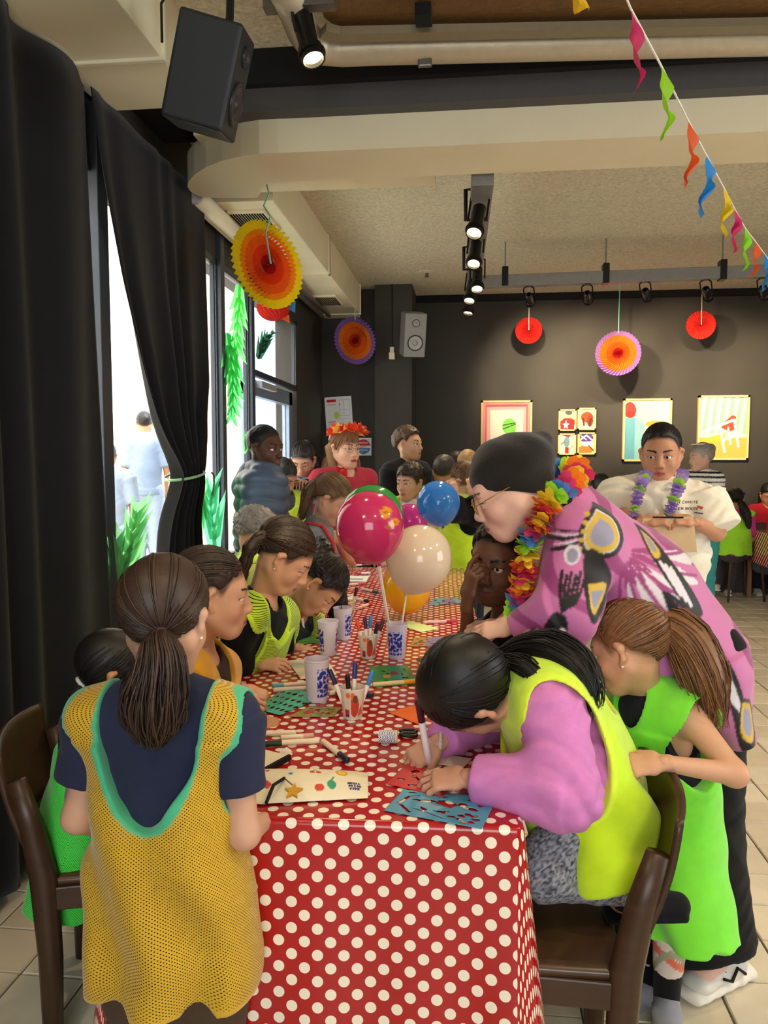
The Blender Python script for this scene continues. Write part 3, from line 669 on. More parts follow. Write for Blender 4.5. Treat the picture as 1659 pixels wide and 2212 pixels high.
for n, (x0, y0, x1, y1, D, c) in enumerate(FL):
    p0 = W(x0, y0, D) - bo; p1 = W(x1, y1, D) - bo; L_ = np.linalg.norm(p1 - p0); q = nrm(W(x0 + 30, y0 + 48, D * 1.03) - bo - p0)
    def fn(u, v): 
        w = .075 * (1 - v) ** .8 + .006
        return tuple(lerp(p0, p1, v) + (q * w * u * (1 - .5 * v)) + V(.012 * math.sin(v * 9 + n), .022 * math.sin(u * 4 + v * 7 + n), 0) * min(1, v * 3))
    MB().grid(fn, 6, 12).obj('pennant', mat('paper_flag_' + c, srgb(c), .55, var=.05, thin=.35), bu, smooth=True)
# ------------------------------------------------------------------ paintings and posters
M_PRINT = mat('printed_sheet', (1, 1, 1), .55, vcol=True, var=.03)
M_FRM = mat('pale_wood_frame', '#e3c48a', .5, var=.08, vscale=40)
def picture(x0, y0, x1, y1, D, base, shapes, label, nx=70, frame=.022, fm=None, kind='framed_painting', cat='painting', group='framed paintings on the black wall', mid=True):
    c = W((x0 + x1) / 2, (y0 + y1) / 2, D); w = abs(x1 - x0) / FPX * D; h = abs(y1 - y0) / FPX * D
    r = empty(kind, c, label, cat, group)
    me = print_mesh('canvas', w - frame, h - frame, nx, int(nx * h / w), base, shapes); obj('canvas', me, M_PRINT, r, (0, -.012, 0))
    b = MB(); f = frame
    if f:
        for lo, hi in (((-w / 2, -.025, -h / 2), (-w / 2 + f, .02, h / 2)), ((w / 2 - f, -.025, -h / 2), (w / 2, .02, h / 2)), ((-w / 2, -.025, -h / 2), (w / 2, .02, -h / 2 + f)), ((-w / 2, -.025, h / 2 - f), (w / 2, .02, h / 2))): b.box(lo, hi)
        b.obj('frame', fm or M_FRM, r)
        MB().box((-w / 2 + f / 2, -.008, -h / 2 + f / 2), (w / 2 - f / 2, .018, h / 2 - f / 2)).obj('backing', fm or M_FRM, r)
    return r
DW = YB - .02
picture(1040, 867, 1147, 1003, DW, '#e8938a', [('#d9485a', ('rect', .07, .05, .93, .95)), ('#f0b0a8', ('rect', .10, .08, .90, .92)), ('#ece6d2', ('rect', .17, .14, .84, .86)), ('#b8b68a', ('rect', .17, .14, .84, .40)),
        ('#8fd03a', ('ell', .58, .27, .22, .20)), ('#f0c61e', ('ell', .42, .20, .16, .16)), ('#e07040', ('ell', .62, .50, .10, .11)), ('#7fd84a', ('ell', .56, .60, .14, .13)), ('#1e4a1e', ('line', (.43, .56), (.69, .64), .008)), ('#1e4a1e', ('line', (.43, .62), (.69, .66), .008)), ('#e8e4d8', ('ell', .75, .50, .07, .08))],
        'painting of a swimmer in a green cap with a pink border', 90)
picture(1207, 885, 1244, 930, DW, '#cfd0a0', [('#c81e22', ('poly', [(.1, 0), (.9, 0), (.95, .5), (.7, .6), (.3, .6), (.05, .4)])), ('#e8a888', ('ell', .58, .72, .13, .13)), ('#4a5a55', ('ell', .58, .86, .22, .1)), ('#ffffff', ('poly', [(.42, .5), (.48, .32), (.62, .32), (.5, .22), (.55, .05), (.42, .16), (.28, .05), (.33, .22), (.2, .32), (.36, .32)]))], 'small painting of a red shirt with a white star', 40, .016)
picture(1248, 882, 1286, 928, DW, '#d8cfa8', [('#e6e0d0', ('rect', 0, 0, 1, .16)), ('#a8481e', ('ell', .52, .58, .36, .26)), ('#8a3416', ('ell', .7, .42, .18, .3)), ('#5a2410', ('line', (.3, .5), (.34, .2), .05)), ('#5a2410', ('line', (.75, .5), (.66, .2), .06))], 'small painting of a rust brown rounded shape, upper pair of the four', 40, .016)
picture(1206, 937, 1243, 982, DW, '#e4dcc8', [('#d03a34', ('poly', [(.1, 1), (.6, .8), (.75, 1)])), ('#6f93a0', ('ell', .48, .6, .18, .26)), ('#c81e22', ('rect', .38, .02, .62, .34)), ('#e0b08a', ('rect', .75, .3, .9, .45)), ('#8a5a48', ('line', (.15, .5), (.36, .62), .03))], 'small painting of a blue bag above a red boot', 40, .016)
picture(1248, 935, 1286, 981, DW, '#e2c88c', [('#d87832', ('ell', .42, .18, .42, .24)), ('#5a3f96', ('ell', .48, .78, .40, .22)), ('#d8c8ea', ('line', (.15, .7), (.48, .9), .04)), ('#d8c8ea', ('line', (.48, .9), (.8, .68), .04)), ('#d8c8ea', ('line', (.2, .85), (.48, .68), .03)), ('#ece8e4', ('ell', .55, .48, .36, .12)), ('#3a3030', ('line', (.6, .42), (.9, .15), .03))], 'small painting of a purple striped helmet above orange', 40, .016)
picture(1348, 864, 1446, 994, DW, '#ecdcbc', [('#5f9fb0', ('rect', 0, 0, .28, .70)), ('#86b8bc', ('poly', [(.24, 0), (.44, 0), (.44, .62), (.24, .70)])), ('#d8342c', ('ell', .12, .83, .14, .13)), ('#b82420', ('ell', .14, .76, .10, .06)), ('#f09a3a', ('ell', .68, .60, .22, .05)), ('#e8c090', ('rect', .44, 0, 1, .36))], 'large painting of a blue figure with a red ball head', 90)
picture(1511, 858, 1612, 990, DW, '#ece4c8', [('#8fc8a0', (('stripes', .165, .5, -.15), ('rect', 0, .40, 1, 1))), ('#e8a850', ('rect', 0, 0, 1, .34)), ('#f0b03a', ('poly', [(0, .30), (.55, .42), (.55, .30), (.1, .2)])), ('#d8442a', ('poly', [(.40, .52), (.68, .70), (.76, .68), (.72, .46), (.62, .44)])), ('#fbf7ea', ('line', (.04, .42), (.7, .62), .022)), ('#fbf7ea', ('line', (.44, .5), (.54, .12), .024)), ('#fbf7ea', ('line', (.72, .62), (.82, .2), .024)), ('#fbf7ea', ('line', (.6, .5), (.66, .24), .018)), ('#fbf7ea', ('line', (.5, .3), (.80, .38), .018))], 'large painting of a white deckchair before a green striped awning', 100)
ev_ = picture(703, 857, 762, 940, 8.285, '#f2f2f4', [('#c81e2c', ('rect', .08, .86, .42, .94)), ('#b8bcc4', ('rect', .55, .5, .92, .92)), ('#f2f2f4', ('rect', .565, .51, .905, .91)), ('#c9e05a', ('ell', .42, .52, .1, .1)), ('#c8ccd4', ('line', (.55, .66), (.92, .66), .006)), ('#c8ccd4', ('line', (.7, .5), (.7, .92), .006)), ('#c8ccd4', ('line', (.45, .42), (.92, .42), .006)), ('#d06a6a', ('line', (.1, .8), (.4, .8), .006)), ('#d06a6a', ('line', (.1, .35), (.35, .35), .008)), ('#a8a8b0', ('line', (.1, .3), (.6, .3), .006)), ('#d06a6a', ('line', (.1, .2), (.2, .2), .012)), ('#a8a8b0', ('line', (.25, .2), (.8, .2), .006)), ('#e04a3a', ('ell', .55, .8, .03, .02))], 'white safety plan poster with red title on the black wall', 60, 0, kind='poster', cat='poster', group='posters on the black wall')
ev_.rotation_euler[1] = -.06
picture(767, 946, 803, 984, 8.285, '#f4f4f4', [('#d8303c', (('ell', .5, .5, .44, .42), ('rect', 0, .56, 1, 1))), ('#2f7fc8', (('ell', .5, .5, .44, .42), ('rect', 0, 0, 1, .42))), ('#f4c8cc', ('rect', .2, .68, .8, .74)), ('#a8c8ea', ('rect', .22, .28, .78, .33)), ('#d8303c', ('ell', .5, .16, .05, .05)), ('#d04048', ('rect', .3, .47, .7, .51))], 'small square poster with a red and blue circle', 44, 0, kind='poster', cat='poster', group='posters on the black wall')
# ------------------------------------------------------------------ the long table and its cloth
TA, TB, TC, TD = V(-.741, 1.487), V(.117, 1.517), V(-.030, 5.12), V(-.885, 5.09)
TZ = .75
def tpoint(a, b): return lerp(lerp(TA, TB, a), lerp(TD, TC, a), b)
M_OAK = mat('table_wood', '#8a6a48', .5, var=.15, vscale=6, stretch=(8, 1, 1))
for n, (b0_, b1_) in enumerate(((.01, .33), (.335, .66), (.665, .99))):
    c = tpoint(.5, (b0_ + b1_) / 2); r = empty('table', (c[0], c[1], 0), ['near table under the red spotted cloth', 'middle table under the red spotted cloth', 'far table under the red spotted cloth'][n], 'table', 'tables in the long row')
    q = [tpoint(a, b) - c for a, b in ((.015, b0_), (.985, b0_), (.985, b1_), (.015, b1_))]
    MB().prism([tuple(p) for p in q], (0, 0, TZ - .032), (1, 0, 0), (0, 1, 0), (0, 0, 1), .028).obj('table_top', M_OAK, r)
    for p in q: p = p * .9; MB().box((p[0] - .025, p[1] - .025, 0), (p[0] + .025, p[1] + .025, TZ - .032)).obj('leg', M_OAK, r)
def dots_mat():
    m = mat('spotted_oilcloth', '#ab1418', .22, var=.04, vscale=5, spec=.5, coat=.25)
    nt = m.node_tree; N = nt.nodes; L = nt.links
    at = N.new('ShaderNodeAttribute'); at.attribute_name = 'pu'
    def V_(op, a, b=None):
        n = N.new('ShaderNodeVectorMath'); n.operation = op; L.new(a, n.inputs[0])
        if b is not None:
            if isinstance(b, tuple): n.inputs[1].default_value = b
            else: L.new(b, n.inputs[1])
        return n
    p = .0545; sc = V_('MULTIPLY', at.outputs['Vector'], (1 / p, 1 / p, 0)).outputs[0]; ds = []
    for o in (0, .5):
        f = V_('SUBTRACT', V_('FRACTION', V_('ADD', sc, (o, o, 0)).outputs[0]).outputs[0], (.5, .5, 0)); f2 = V_('MULTIPLY', f.outputs[0], (1, 1, 0)); ds.append(V_('LENGTH', f2.outputs[0]).outputs['Value'])
    mn = N.new('ShaderNodeMath'); mn.operation = 'MINIMUM'; L.new(ds[0], mn.inputs[0]); L.new(ds[1], mn.inputs[1])
    lt = N.new('ShaderNodeMath'); lt.operation = 'LESS_THAN'; L.new(mn.outputs[0], lt.inputs[0]); lt.inputs[1].default_value = .213
    b = N['Principled BSDF']; src = b.inputs['Base Color'].links[0].from_socket
    mx = N.new('ShaderNodeMix'); mx.data_type = 'RGBA'; L.new(lt.outputs[0], mx.inputs[0]); L.new(src, mx.inputs[6]); mx.inputs[7].default_value = (*srgb('#f4ead8'), 1); L.new(mx.outputs[2], b.inputs['Base Color'])
    return m
def cloth():
    R = .018; cor = [TA, TB, TC, TD]; pts = []; nr = []
    for i in range(4):
        a, b, c = cor[i - 1], cor[i], cor[(i + 1) % 4]; d0 = nrm(b - a); d1 = nrm(c - b); n0 = V(d0[1], -d0[0]); n1 = V(d1[1], -d1[0])
        k = 10; cen = b - n0 * R - n1 * R
        for j in range(k + 1):
            n = nrm(lerp(n0, n1, j / k)); pts.append(cen + n * R); nr.append(n)
        L_ = np.linalg.norm(c - b); m = int(L_ / .02)
        for j in range(1, m): pts.append(b + d1 * (L_ * j / m) * 1.0); nr.append(n1)
    pts = np.array(pts); nr = np.array(nr); n = len(pts); seg = np.linalg.norm(np.roll(pts, -1, 0) - pts, axis=1); s = np.concatenate([[0], np.cumsum(seg)[:-1]])
    front = np.maximum(np.clip((-nr[:, 1] - .2) / .6, 0, 1), np.exp(-(np.maximum(pts[:, 1] - 1.52, 0) / .16) ** 2)); drop = .17 + .50 * front
    vs = [];uv = []; LV_ = 16
    for k in range(LV_ + 1):
        t = k / LV_
        if k <= 3:
            a = t / (3 / LV_) * PI / 2; off = R * .7 * (math.sin(a)) - R * .7; dz = -R * .7 * (1 - math.cos(a)); off = np.full(n, off) ; dd = np.full(n, R * a * .7); zz = np.full(n, dz)
        else:
            q = (k - 3) / (LV_ - 3); dd = R * 1.1 + drop * q; zz = -R * .7 - drop * q
            cornr = np.exp(-(np.linalg.norm(pts - TB, axis=1) / .10) ** 2) + np.exp(-(np.linalg.norm(pts - TA, axis=1) / .10) ** 2)
            wav = .010 * np.sin(s * 31) + .008 * np.sin(s * 17 + 1) ; off = q * (.03 + .045 * cornr) + q * wav * (1 - .5 * front)
        vs.append(np.column_stack([pts + nr * np.asarray(off)[:, None], TZ + .004 + zz])); uv.append(np.column_stack([pts + nr * dd[:, None], np.zeros(n)]))
    v = np.concatenate(vs); u = np.concatenate(uv); f = []
    for k in range(LV_):
        for i in range(n): f.append((k * n + i, (k + 1) * n + i, (k + 1) * n + (i + 1) % n, k * n + (i + 1) % n))
    me = bpy.data.meshes.new('tablecloth'); me.from_pydata([tuple(p) for p in v], [], f + [tuple(range(n))]); me.update()
    for p in me.polygons: p.use_smooth = len(p.vertices) == 4
    uu = u.copy(); uu[:, :2] = uu[:, :2] @ np.array([[math.cos(.04), -math.sin(.04)], [math.sin(.04), math.cos(.04)]])
    set_pu(me, uu); o = obj('tablecloth', me, dots_mat()); s_ = o.modifiers.new('thickness', 'SOLIDIFY'); s_.thickness = .0015
    return tag(o, 'shiny red oilcloth with white dots over the long table', 'tablecloth')
cloth()
ZT = TZ + .0055
# ------------------------------------------------------------------ chairs
M_WOOD = mat('dark_chair_wood', '#3f2a1c', .38, var=.2, vscale=9, stretch=(1, 1, 6), spec=.5)
M_SEAT = mat('dark_seat_ply', '#4a3322', .30, var=.15, vscale=7, stretch=(6, 1, 1), spec=.5, coat=.2)
def chair(loc, rz, label):
    r = empty('wooden_chair', (loc[0], loc[1], 0), label, 'chair', 'brown wooden chairs', rz=rz)           # faces local +x
    def sf(u, v): x = -.20 + .40 * u; y = -.205 + .41 * v; return (x, y * (1 - .06 * (1 - u)), .455 - .012 * math.sin(PI * u) * math.sin(PI * v) - (.02 * max(0, u - .85) / .15))
    s = MB().grid(sf, 16, 12).obj('seat', M_SEAT, r, smooth=True); k = s.modifiers.new('thickness', 'SOLIDIFY'); k.thickness = .018; k.offset = -1
    def bf(u, v): y = -.2 + .4 * u; c = (1 - (2 * u - 1) ** 2); return (-.235 - .035 * c - .055 * v - .01 * math.sin(PI * v), y, .555 + .225 * v + .012 * c * v)
    b_ = MB().grid(bf, 18, 10).obj('backrest', M_WOOD, r, smooth=True); k = b_.modifiers.new('thickness', 'SOLIDIFY'); k.thickness = .016
    for sy in (-1, 1):
        y = sy * .19
        MB().tube([(-.195, y, 0), (-.195, y, .25), (-.205, y, .46), (-.232, y, .60), (-.262, y, .71)], [.019, .024, .028, .025, .02], 8, sq=1.25).obj('back_leg', M_WOOD, r, smooth=True)
        MB().tube([(.185, y * .96, 0), (.175, y * .96, .44)], [.016, .021], 8, sq=1.2).obj('front_leg', M_WOOD, r, smooth=True)
        MB().box((-.19, y - .011, .375), (.175, y + .011, .435)).obj('side_rail', M_WOOD, r, bevel=.004)
        MB().lathe([(.0005, .004), (.006, .003), (.008, 0)], (-.232, y, .66), (1, 0, .2), 10).obj('screw', mat('dull_steel'), b_)
    MB().box((.165, -.18, .375), (.188, .18, .435)).obj('front_rail', M_WOOD, r, bevel=.004); MB().box((-.21, -.18, .375), (-.188, .18, .435)).obj('back_rail', M_WOOD, r, bevel=.004)
    return r
chair((-.90, 1.97), math.radians(17), 'brown wooden chair under the seated child beside the near curtain')
chair((.125, 1.73), math.radians(180 - 2), 'brown wooden chair the pink sweatshirt girl kneels on')
fc = empty('school_chair', WZ(1610, 1300, 0), 'brown chair with thin round legs at the far spotted table', 'chair', rz=.15)
M_STEEL = mat('brown_steel_tube', '#6a5240', .35, metal=.4)
for sx in (-1, 1):
    MB().tube([(sx * .19, -.02, 0), (sx * .16, .02, .46), (sx * .155, .0, .82)], .013, 8).obj('back_leg', M_STEEL, fc, smooth=True); MB().tube([(sx * .2, .40, 0), (sx * .17, .36, .44)], .013, 8).obj('front_leg', M_STEEL, fc, smooth=True)
MB().box((-.19, 0, .44), (.19, .40, .46)).obj('seat', M_SEAT, fc, bevel=.008); MB().box((-.19, -.012, .62), (.19, .008, .82)).obj('backrest', M_SEAT, fc, bevel=.008)
bp = empty('backpack', WZ(1632, 1300, 0) + V(.12, .12, .30), 'grey backpack hanging beside the brown school chair', 'backpack')
lump('bag', [ec(V(0, 0, .05), V(0, 0, .26), .13, .08, .10, .07, k=.03), ec(V(0, -.07, .06), V(0, -.07, .14), .09, .03, k=.02)], .008, mat('grey_nylon', '#5a5d66', .6, var=.1), bp)
MB().tube([V(.09, -.04, .28), V(.15, -.06, .18), V(.11, -.05, .02)], .01, 6, sq=.5).obj('shoulder_strap', mat('pale_webbing', '#b8b4ac', .7), bp, smooth=True); MB().tube([V(-.03, 0, .32), V(0, 0, .37), V(.03, 0, .32)], .007, 6).obj('grab_loop', mat('pale_webbing'), bp, smooth=True)
c2 = empty('table', (3.35, 8.1, 0), 'far second table with red spotted cloth beside the brown school chair', 'table')
MB().box((-.45, -.35, .7), (.9, .4, .74)).obj('table_top', M_OAK, c2)
for a, b_ in ((-.4, -.3), (.8, -.3), (-.4, .35), (.8, .35)): MB().box((a - .02, b_ - .02, 0), (a + .02, b_ + .02, .7)).obj('leg', M_OAK, c2)
cm = MB().box((-.47, -.37, .42), (.92, .42, .748)).obj('spotted_cloth', dots_mat(), c2); set_pu(cm.data, np.array([[v_.co[0], v_.co[2] + v_.co[1], 0] for v_ in cm.data.vertices]))
# ------------------------------------------------------------------ things on the table
M_FROST = mat('frosted_plastic', (1, 1, 1), .35, vcol=True, var=.02, thin=.35)
def cup(px, py, h, rt_, rb_, label, kind='frosted_cup', rot=0., tint='#e6dce6', printed='blue'):
    c = WZ(px, py, ZT); nx, ny = 120, 50
    r = empty(kind, c, label, 'cup', 'cups on the table')
    def P(u, v):
        th = 2 * PI * u + rot; rr = rb_ + (rt_ - rb_) * v + .0008 * (v > .97); return np.stack([rr * np.sin(th), -rr * np.cos(th), v * h], 1)
    def petals(x, y):
        X = x * 17; Y = y * 9; i = np.floor(X).astype(int); j = np.floor(Y).astype(int); a = X - i; b = Y - j; k = (i * 7 + j * 5 + (i * j) % 3) % 4
        a = np.where(k % 2 == 0, a, 1 - a); b = np.where(k // 2 == 0, b, 1 - b); return (np.hypot(a, b) < .93)
    if printed == 'blue':
        sh = [('#2b3aa8', (('fn', petals), ('rect', .04, .14, .34, .80))), ('#2b3aa8', (('fn', petals), ('rect', .54, .14, .80, .80))), ('#5a68c8', (('rect', .40, .2, .41, .7),)), ('#3a48b0', (('rect', .44, .14, .46, .17),))]
        base = tint
    else:
        base = '#eadccb'; sh = [('#c84a32', ('ell', .05, .45, .07, .35)), ('#e2724a', ('ell', .02, .80, .04, .12)), ('#b83a3a', ('rect', .90, .10, .97, .34)), ('#2f3f98', ('rect', .90, .12, .97, .17)), ('#e88a3a', ('ell', .96, .82, .035, .09)), ('#7a4a2a', ('ell', .06, .70, .035, .14)), ('#d86a4a', ('poly', [(.1, .1), (.2, .2), (.16, .5), (.12, .3)]))]
        sh = [(c_, q) for c_, q in sh] + [(c_, (q[0], q[1] + .5, *q[2:])) for c_, q in sh if q[0] == 'ell']
    o = obj('body', print_mesh('body', 1, 1, nx, ny, base, sh, P), M_FROST, r); o.data.polygons.foreach_set('use_smooth', [True] * len(o.data.polygons))
    MB().lathe([(rb_, .003), (.0005, .003)], n=24, col=srgb(tint)).obj('base', M_FROST, r, vcol=True)
    MB().lathe([(rt_ + .001, h - .003), (rt_ + .0022, h - .001), (rt_ + .001, h + .001), (rt_ - .001, h)], n=28, col=srgb('#f0e8ec')).obj('rim', M_FROST, r, vcol=True, smooth=True)
    return r, c
cup(709, 1413, .128, .039, .030, 'frosted cup with blue print, nearest the two writing girls', rot=.9)
cup(741, 1379, .128, .039, .030, 'frosted blue print cup standing behind another frosted cup', rot=.2)
cup(685, 1512, .128, .039, .031, 'frosted blue print cup nearest the teal stencil', rot=.0)
cup(857, 1421, .128, .039, .030, 'frosted blue print cup holding the balloon sticks', rot=1.9, tint='#d8cde0')
M_MB = mat('marker_barrel', '#ead9bd', .4, var=.05)
MK = {}
def marker(a, b, cap, label, body='#ead9bd', rr=.0072, group='felt markers on the table', parent=None, ring=None):
    a = np.asarray(a, float); b = np.asarray(b, float); d = b - a; L_ = np.linalg.norm(d); d = d / L_
    r = empty('felt_marker', a, label, 'marker', group)
    mb_ = mat('marker_body_' + body, body, .4, var=.05); mc = mat('marker_cap_' + cap, cap, .35, var=.05)
    MB().lathe([(.0005, 0), (rr * .8, 0), (rr, .003), (rr, L_ * .68), (rr * .95, L_ * .69)], n=12, ax=d).obj('barrel', mb_, r, smooth=True)
    MB().lathe([(rr * 1.06, L_ * .68), (rr * 1.06, L_ * .97), (rr * .85, L_), (.0005, L_)], n=12, ax=d).obj('cap', mc, r, smooth=True)
    return r
def mk(x0, y0, x1, y1, cap, label, dz=0., **k):
    a = WZ(x0, y0, ZT); b = WZ(x1, y1, ZT); d = nrm(b - a); L_ = np.linalg.norm(b - a)
    marker(a + V(0, 0, .0082 + dz), a + d * L_ + V(0, 0, .0082 + dz), cap, label, **k)
mk(690, 1606, 570, 1614, '#1d3326', 'cream felt marker with dark green cap beside the pencil case')
mk(606, 1600, 678, 1596, '#d9a58a', 'cream felt marker lying just behind the dark green capped one')
mk(697, 1607, 752, 1650, '#2c2038', 'cream felt marker with dark purple cap lying aslant')
mk(640, 1589, 566, 1591, '#e9dccb', 'cream felt marker under the reaching hand by the pencil case')
mk(805, 1484, 903, 1476, '#f0a81e', 'yellow felt marker lying along the green sheet', body='#f0d49a')
mk(915, 1348, 986, 1345, '#d0305a', 'pink felt marker lying near the leaning boy', body='#f0c2c4')
mk(665, 1481, 588, 1487, '#6fb0bc', 'cream felt marker left of the nearest frosted cup', group='felt markers on the table')
mk(668, 1491, 590, 1496, '#ead0b4', 'second cream felt marker left of the nearest frosted cup')
mk(712, 1488, 737, 1509, '#3a2a22', 'brown capped felt marker behind the near paper cup')
mk(760, 1500, 806, 1508, '#23264a', 'navy capped felt marker right of the near paper cup', body='#c2384a')
mk(712, 1503, 740, 1497, '#e4c8a4', 'short cream felt marker behind the near paper cup')
mk(770, 1296, 796, 1303, '#2a2030', 'dark capped felt marker in the heap behind the cups', body='#e8e0e0')
mk(735, 1268, 790, 1262, '#d86a7a', 'pink felt marker lying by the white sheet behind the balloons', body='#f2d8d8')
mk(782, 1275, 818, 1283, '#2f6a80', 'teal capped felt marker near the balloon strings', body='#e8e4e6')
mk(772, 1318, 805, 1305, '#c8463a', 'red capped felt marker by the far paper cup', body='#f0c8b8')
mk(740, 1225, 800, 1222, '#8a2f3a', 'red felt marker at the far end of the cloth', body='#f2e2e2')
mk(800, 1240, 770, 1242, '#d84a5a', 'white felt marker lying behind the pink balloon', body='#f6ecec')
# paper cups with markers standing in them
def penpot(px, py, label, pens, h=.088):
    r, c = cup(px, py, h, .036, .027, label, 'paper_cup', printed='forest', tint='#e4d2c4')
    for n, (dx, dy, lx, ly, L_, cap) in enumerate(pens):
        a = c + V(dx, dy, .008); b = a + nrm(V(lx, ly, 1)) * L_
        marker(a, b, cap[0], cap[1], rr=.0066, body='#efe2d2', group='felt markers standing in cups')
penpot(795, 1420, 'patterned paper cup of felt markers behind the near one', [(-.008, 0, -.28, .1, .135, ('#d8462a', 'orange red capped marker standing in the farther paper cup')), (.0, .01, -.12, .15, .14, ('#232a5a', 'navy capped marker standing in the farther paper cup')), (.004, .012, .03, .05, .145, ('#2f7fb8', 'blue capped marker standing in the farther paper cup')), (.01, -.004, .22, -.1, .13, ('#2a1e40', 'violet capped marker standing in the farther paper cup')), (.012, .006, .34, .1, .14, ('#5a2a2a', 'brown capped marker standing in the farther paper cup'))], .088)
penpot(762, 1549, 'patterned paper cup of felt markers nearest the tape spool', [(-.012, -.004, -.42, 0, .14, ('#23224a', 'navy capped marker leaning left in the near paper cup')), (-.004, -.014, -.05, -.14, .125, ('#141414', 'black capped marker standing in the near paper cup')), (.0, .012, .02, .1, .145, ('#2f3a78', 'white marker with blue end standing upright in the near paper cup')), (.012, 0, .36, .05, .135, ('#3a86c8', 'sky blue capped marker leaning right in the near paper cup'))])
penpot(752, 1330, 'pale paper cup of felt markers behind the frosted cups', [(-.006, 0, -.05, 0, .13, ('#e8b81e', 'yellow capped marker standing in the far pale cup')), (.01, 0, .25, 0, .13, ('#3a1e2a', 'dark maroon capped marker standing in the far pale cup'))], .07)
# paper sheets and cut-out stencils
M_PAP = mat('drawing_sheet', (1, 1, 1), .7, vcol=True, var=.04)
M_PLA = mat('stencil_plastic', (1, 1, 1), .25, vcol=True, var=.03, spec=.5)
def sheet_on_table(q, base, shapes, holes, label, nx, ny, name='paper_sheet', cat='paper', group='papers and stencils on the table', dz=.0, m=None, curl=0.):
    C = [WZ(px, py, ZT) for px, py in q]; c = sum(C) / 4; r = None
    u, v = np.meshgrid(np.linspace(0, 1, nx + 1), np.linspace(0, 1, ny + 1)); u = u.ravel(); v = v.ravel()
    p = (C[0] - c)[None] * ((1 - u) * (1 - v))[:, None] + (C[1] - c)[None] * (u * (1 - v))[:, None] + (C[2] - c)[None] * (u * v)[:, None] + (C[3] - c)[None] * ((1 - u) * v)[:, None]
    p[:, 2] = .0008 + dz + curl * (np.sin(u * 3) * v ** 2)
    i = np.arange(nx * ny); a = (i // nx) * (nx + 1) + i % nx; f = np.stack([a, a + 1, a + nx + 2, a + nx + 1], 1)
    if holes:
        cu = (i % nx + .5) / nx; cv = (i // nx + .5) / ny; k = np.zeros(len(i), bool)
        for h_ in holes: k |= shape_mask(cu, cv, h_)
        f = f[~k]
    me = np_mesh(name, p, f); set_col(me, paint(u, v, base, shapes)); o = obj(name, me, m or M_PAP); o.location = Vector(c)
    s_ = o.modifiers.new('thickness', 'SOLIDIFY'); s_.thickness = .0009; s_.offset = 1
    return tag(o, label, cat, group)
def blobs(n, seed, lo=.03, hi=.09, box=(.08, .1, .92, .9)):
    g = np.random.default_rng(seed); return [('ell', g.uniform(box[0], box[2]), g.uniform(box[1], box[3]), g.uniform(lo, hi), g.uniform(lo, hi) * .8, g.uniform(0, 3)) for _ in range(n)]
H_BLUE = [('line', (.07, .40), (.12, .72), .022), ('line', (.12, .72), (.20, .80), .025), ('line', (.1, .35), (.24, .12), .02), ('ell', .33, .62, .10, .055, .3), ('ell', .22, .62, .05, .03), ('poly', [(.42, .58), (.60, .46), (.66, .60), (.56, .74), (.44, .70)]), ('poly', [(.30, .40), (.40, .30), (.36, .20)]), ('poly', [(.44, .3), (.62, .36), (.58, .24)]),
          ('ell', .46, .84, .06, .035, .4), ('ell', .78, .80, .06, .04, -.4), ('ell', .70, .62, .05, .07, .3), ('ell', .80, .52, .04, .09, 1.2), ('ell', .88, .68, .035, .07), ('ell', .86, .84, .05, .03), ('ell', .66, .20, .05, .03), *[('ell', .82 + .075 * math.cos(t), .22 + .12 * math.sin(t), .045, .035, t) for t in np.arange(0, 6.2, .9)], ('line', (.25, .28), (.6, .10), .012), ('ell', .12, .90, .04, .03)]
sheet_on_table([(829, 1752), (1041, 1792), (1075, 1723), (871, 1707)], '#4f93b4', [], H_BLUE, 'blue plastic stencil with sea creature cut-outs at the table end', 120, 64, 'stencil', 'stencil', m=M_PLA)
sheet_on_table([(834, 1695), (954, 1723), (985, 1700), (886, 1646)], '#c2232c', [], blobs(16, 3, .03, .075), 'red plastic stencil with round cut-outs under the drawing hand', 80, 60, 'stencil', 'stencil', dz=.0012, m=M_PLA)
sheet_on_table([(550, 1533), (605, 1547), (697, 1508), (615, 1489)], '#3f9f86', [('#52b3a0', ('rect', .5, 0, 1, 1))], [('ell', .1 + .17 * (k % 6) , .18 + .21 * (k // 6), .055, .05, .5) for k in range(22)], 'teal plastic stencil with leaf cut-outs before the nearest frosted cup', 80, 60, 'stencil', 'stencil', dz=.002, m=M_PLA, curl=.006)
sheet_on_table([(622, 1549), (720, 1549), (738, 1529), (668, 1527)], '#a8874a', [('#7f9a4a', ('stripes', .3, .4, .6)), ('#b8452e', ('ell', .3, .5, .12, .3))], blobs(30, 5, .03, .07), 'olive and brown lace-like stencil beside the near paper cup', 80, 50, 'stencil', 'stencil', m=M_PLA)
sheet_on_table([(809, 1485), (905, 1478), (880, 1438), (798, 1440)], '#2f9a4c', [('#3f7fb0', ('rect', .5, .05, .9, .3)), ('#c8a23a', ('ell', .35, .45, .1, .08)), ('#8a2f2a', ('ell', .56, .6, .1, .1))], blobs(14, 9, .02, .05), 'green stencil sheet under the boy\'s resting hand', 80, 50, 'stencil', 'stencil', m=M_PLA)
sheet_on_table([(885, 1397), (977, 1397), (984, 1376), (895, 1377)], '#8d7fa8', [('#b88f5a', ('rect', 0, 0, .35, 1))], blobs(24, 11, .03, .07), 'lilac stencil behind the boy\'s resting hand', 80, 40, 'stencil', 'stencil', m=M_PLA)
sheet_on_table([(972, 1396), (1010, 1394), (1012, 1376), (984, 1376)], '#b8835a', [], blobs(14, 12, .05, .1), 'brown stencil scrap beside the lilac stencil', 40, 40, 'stencil', 'stencil', m=M_PLA)
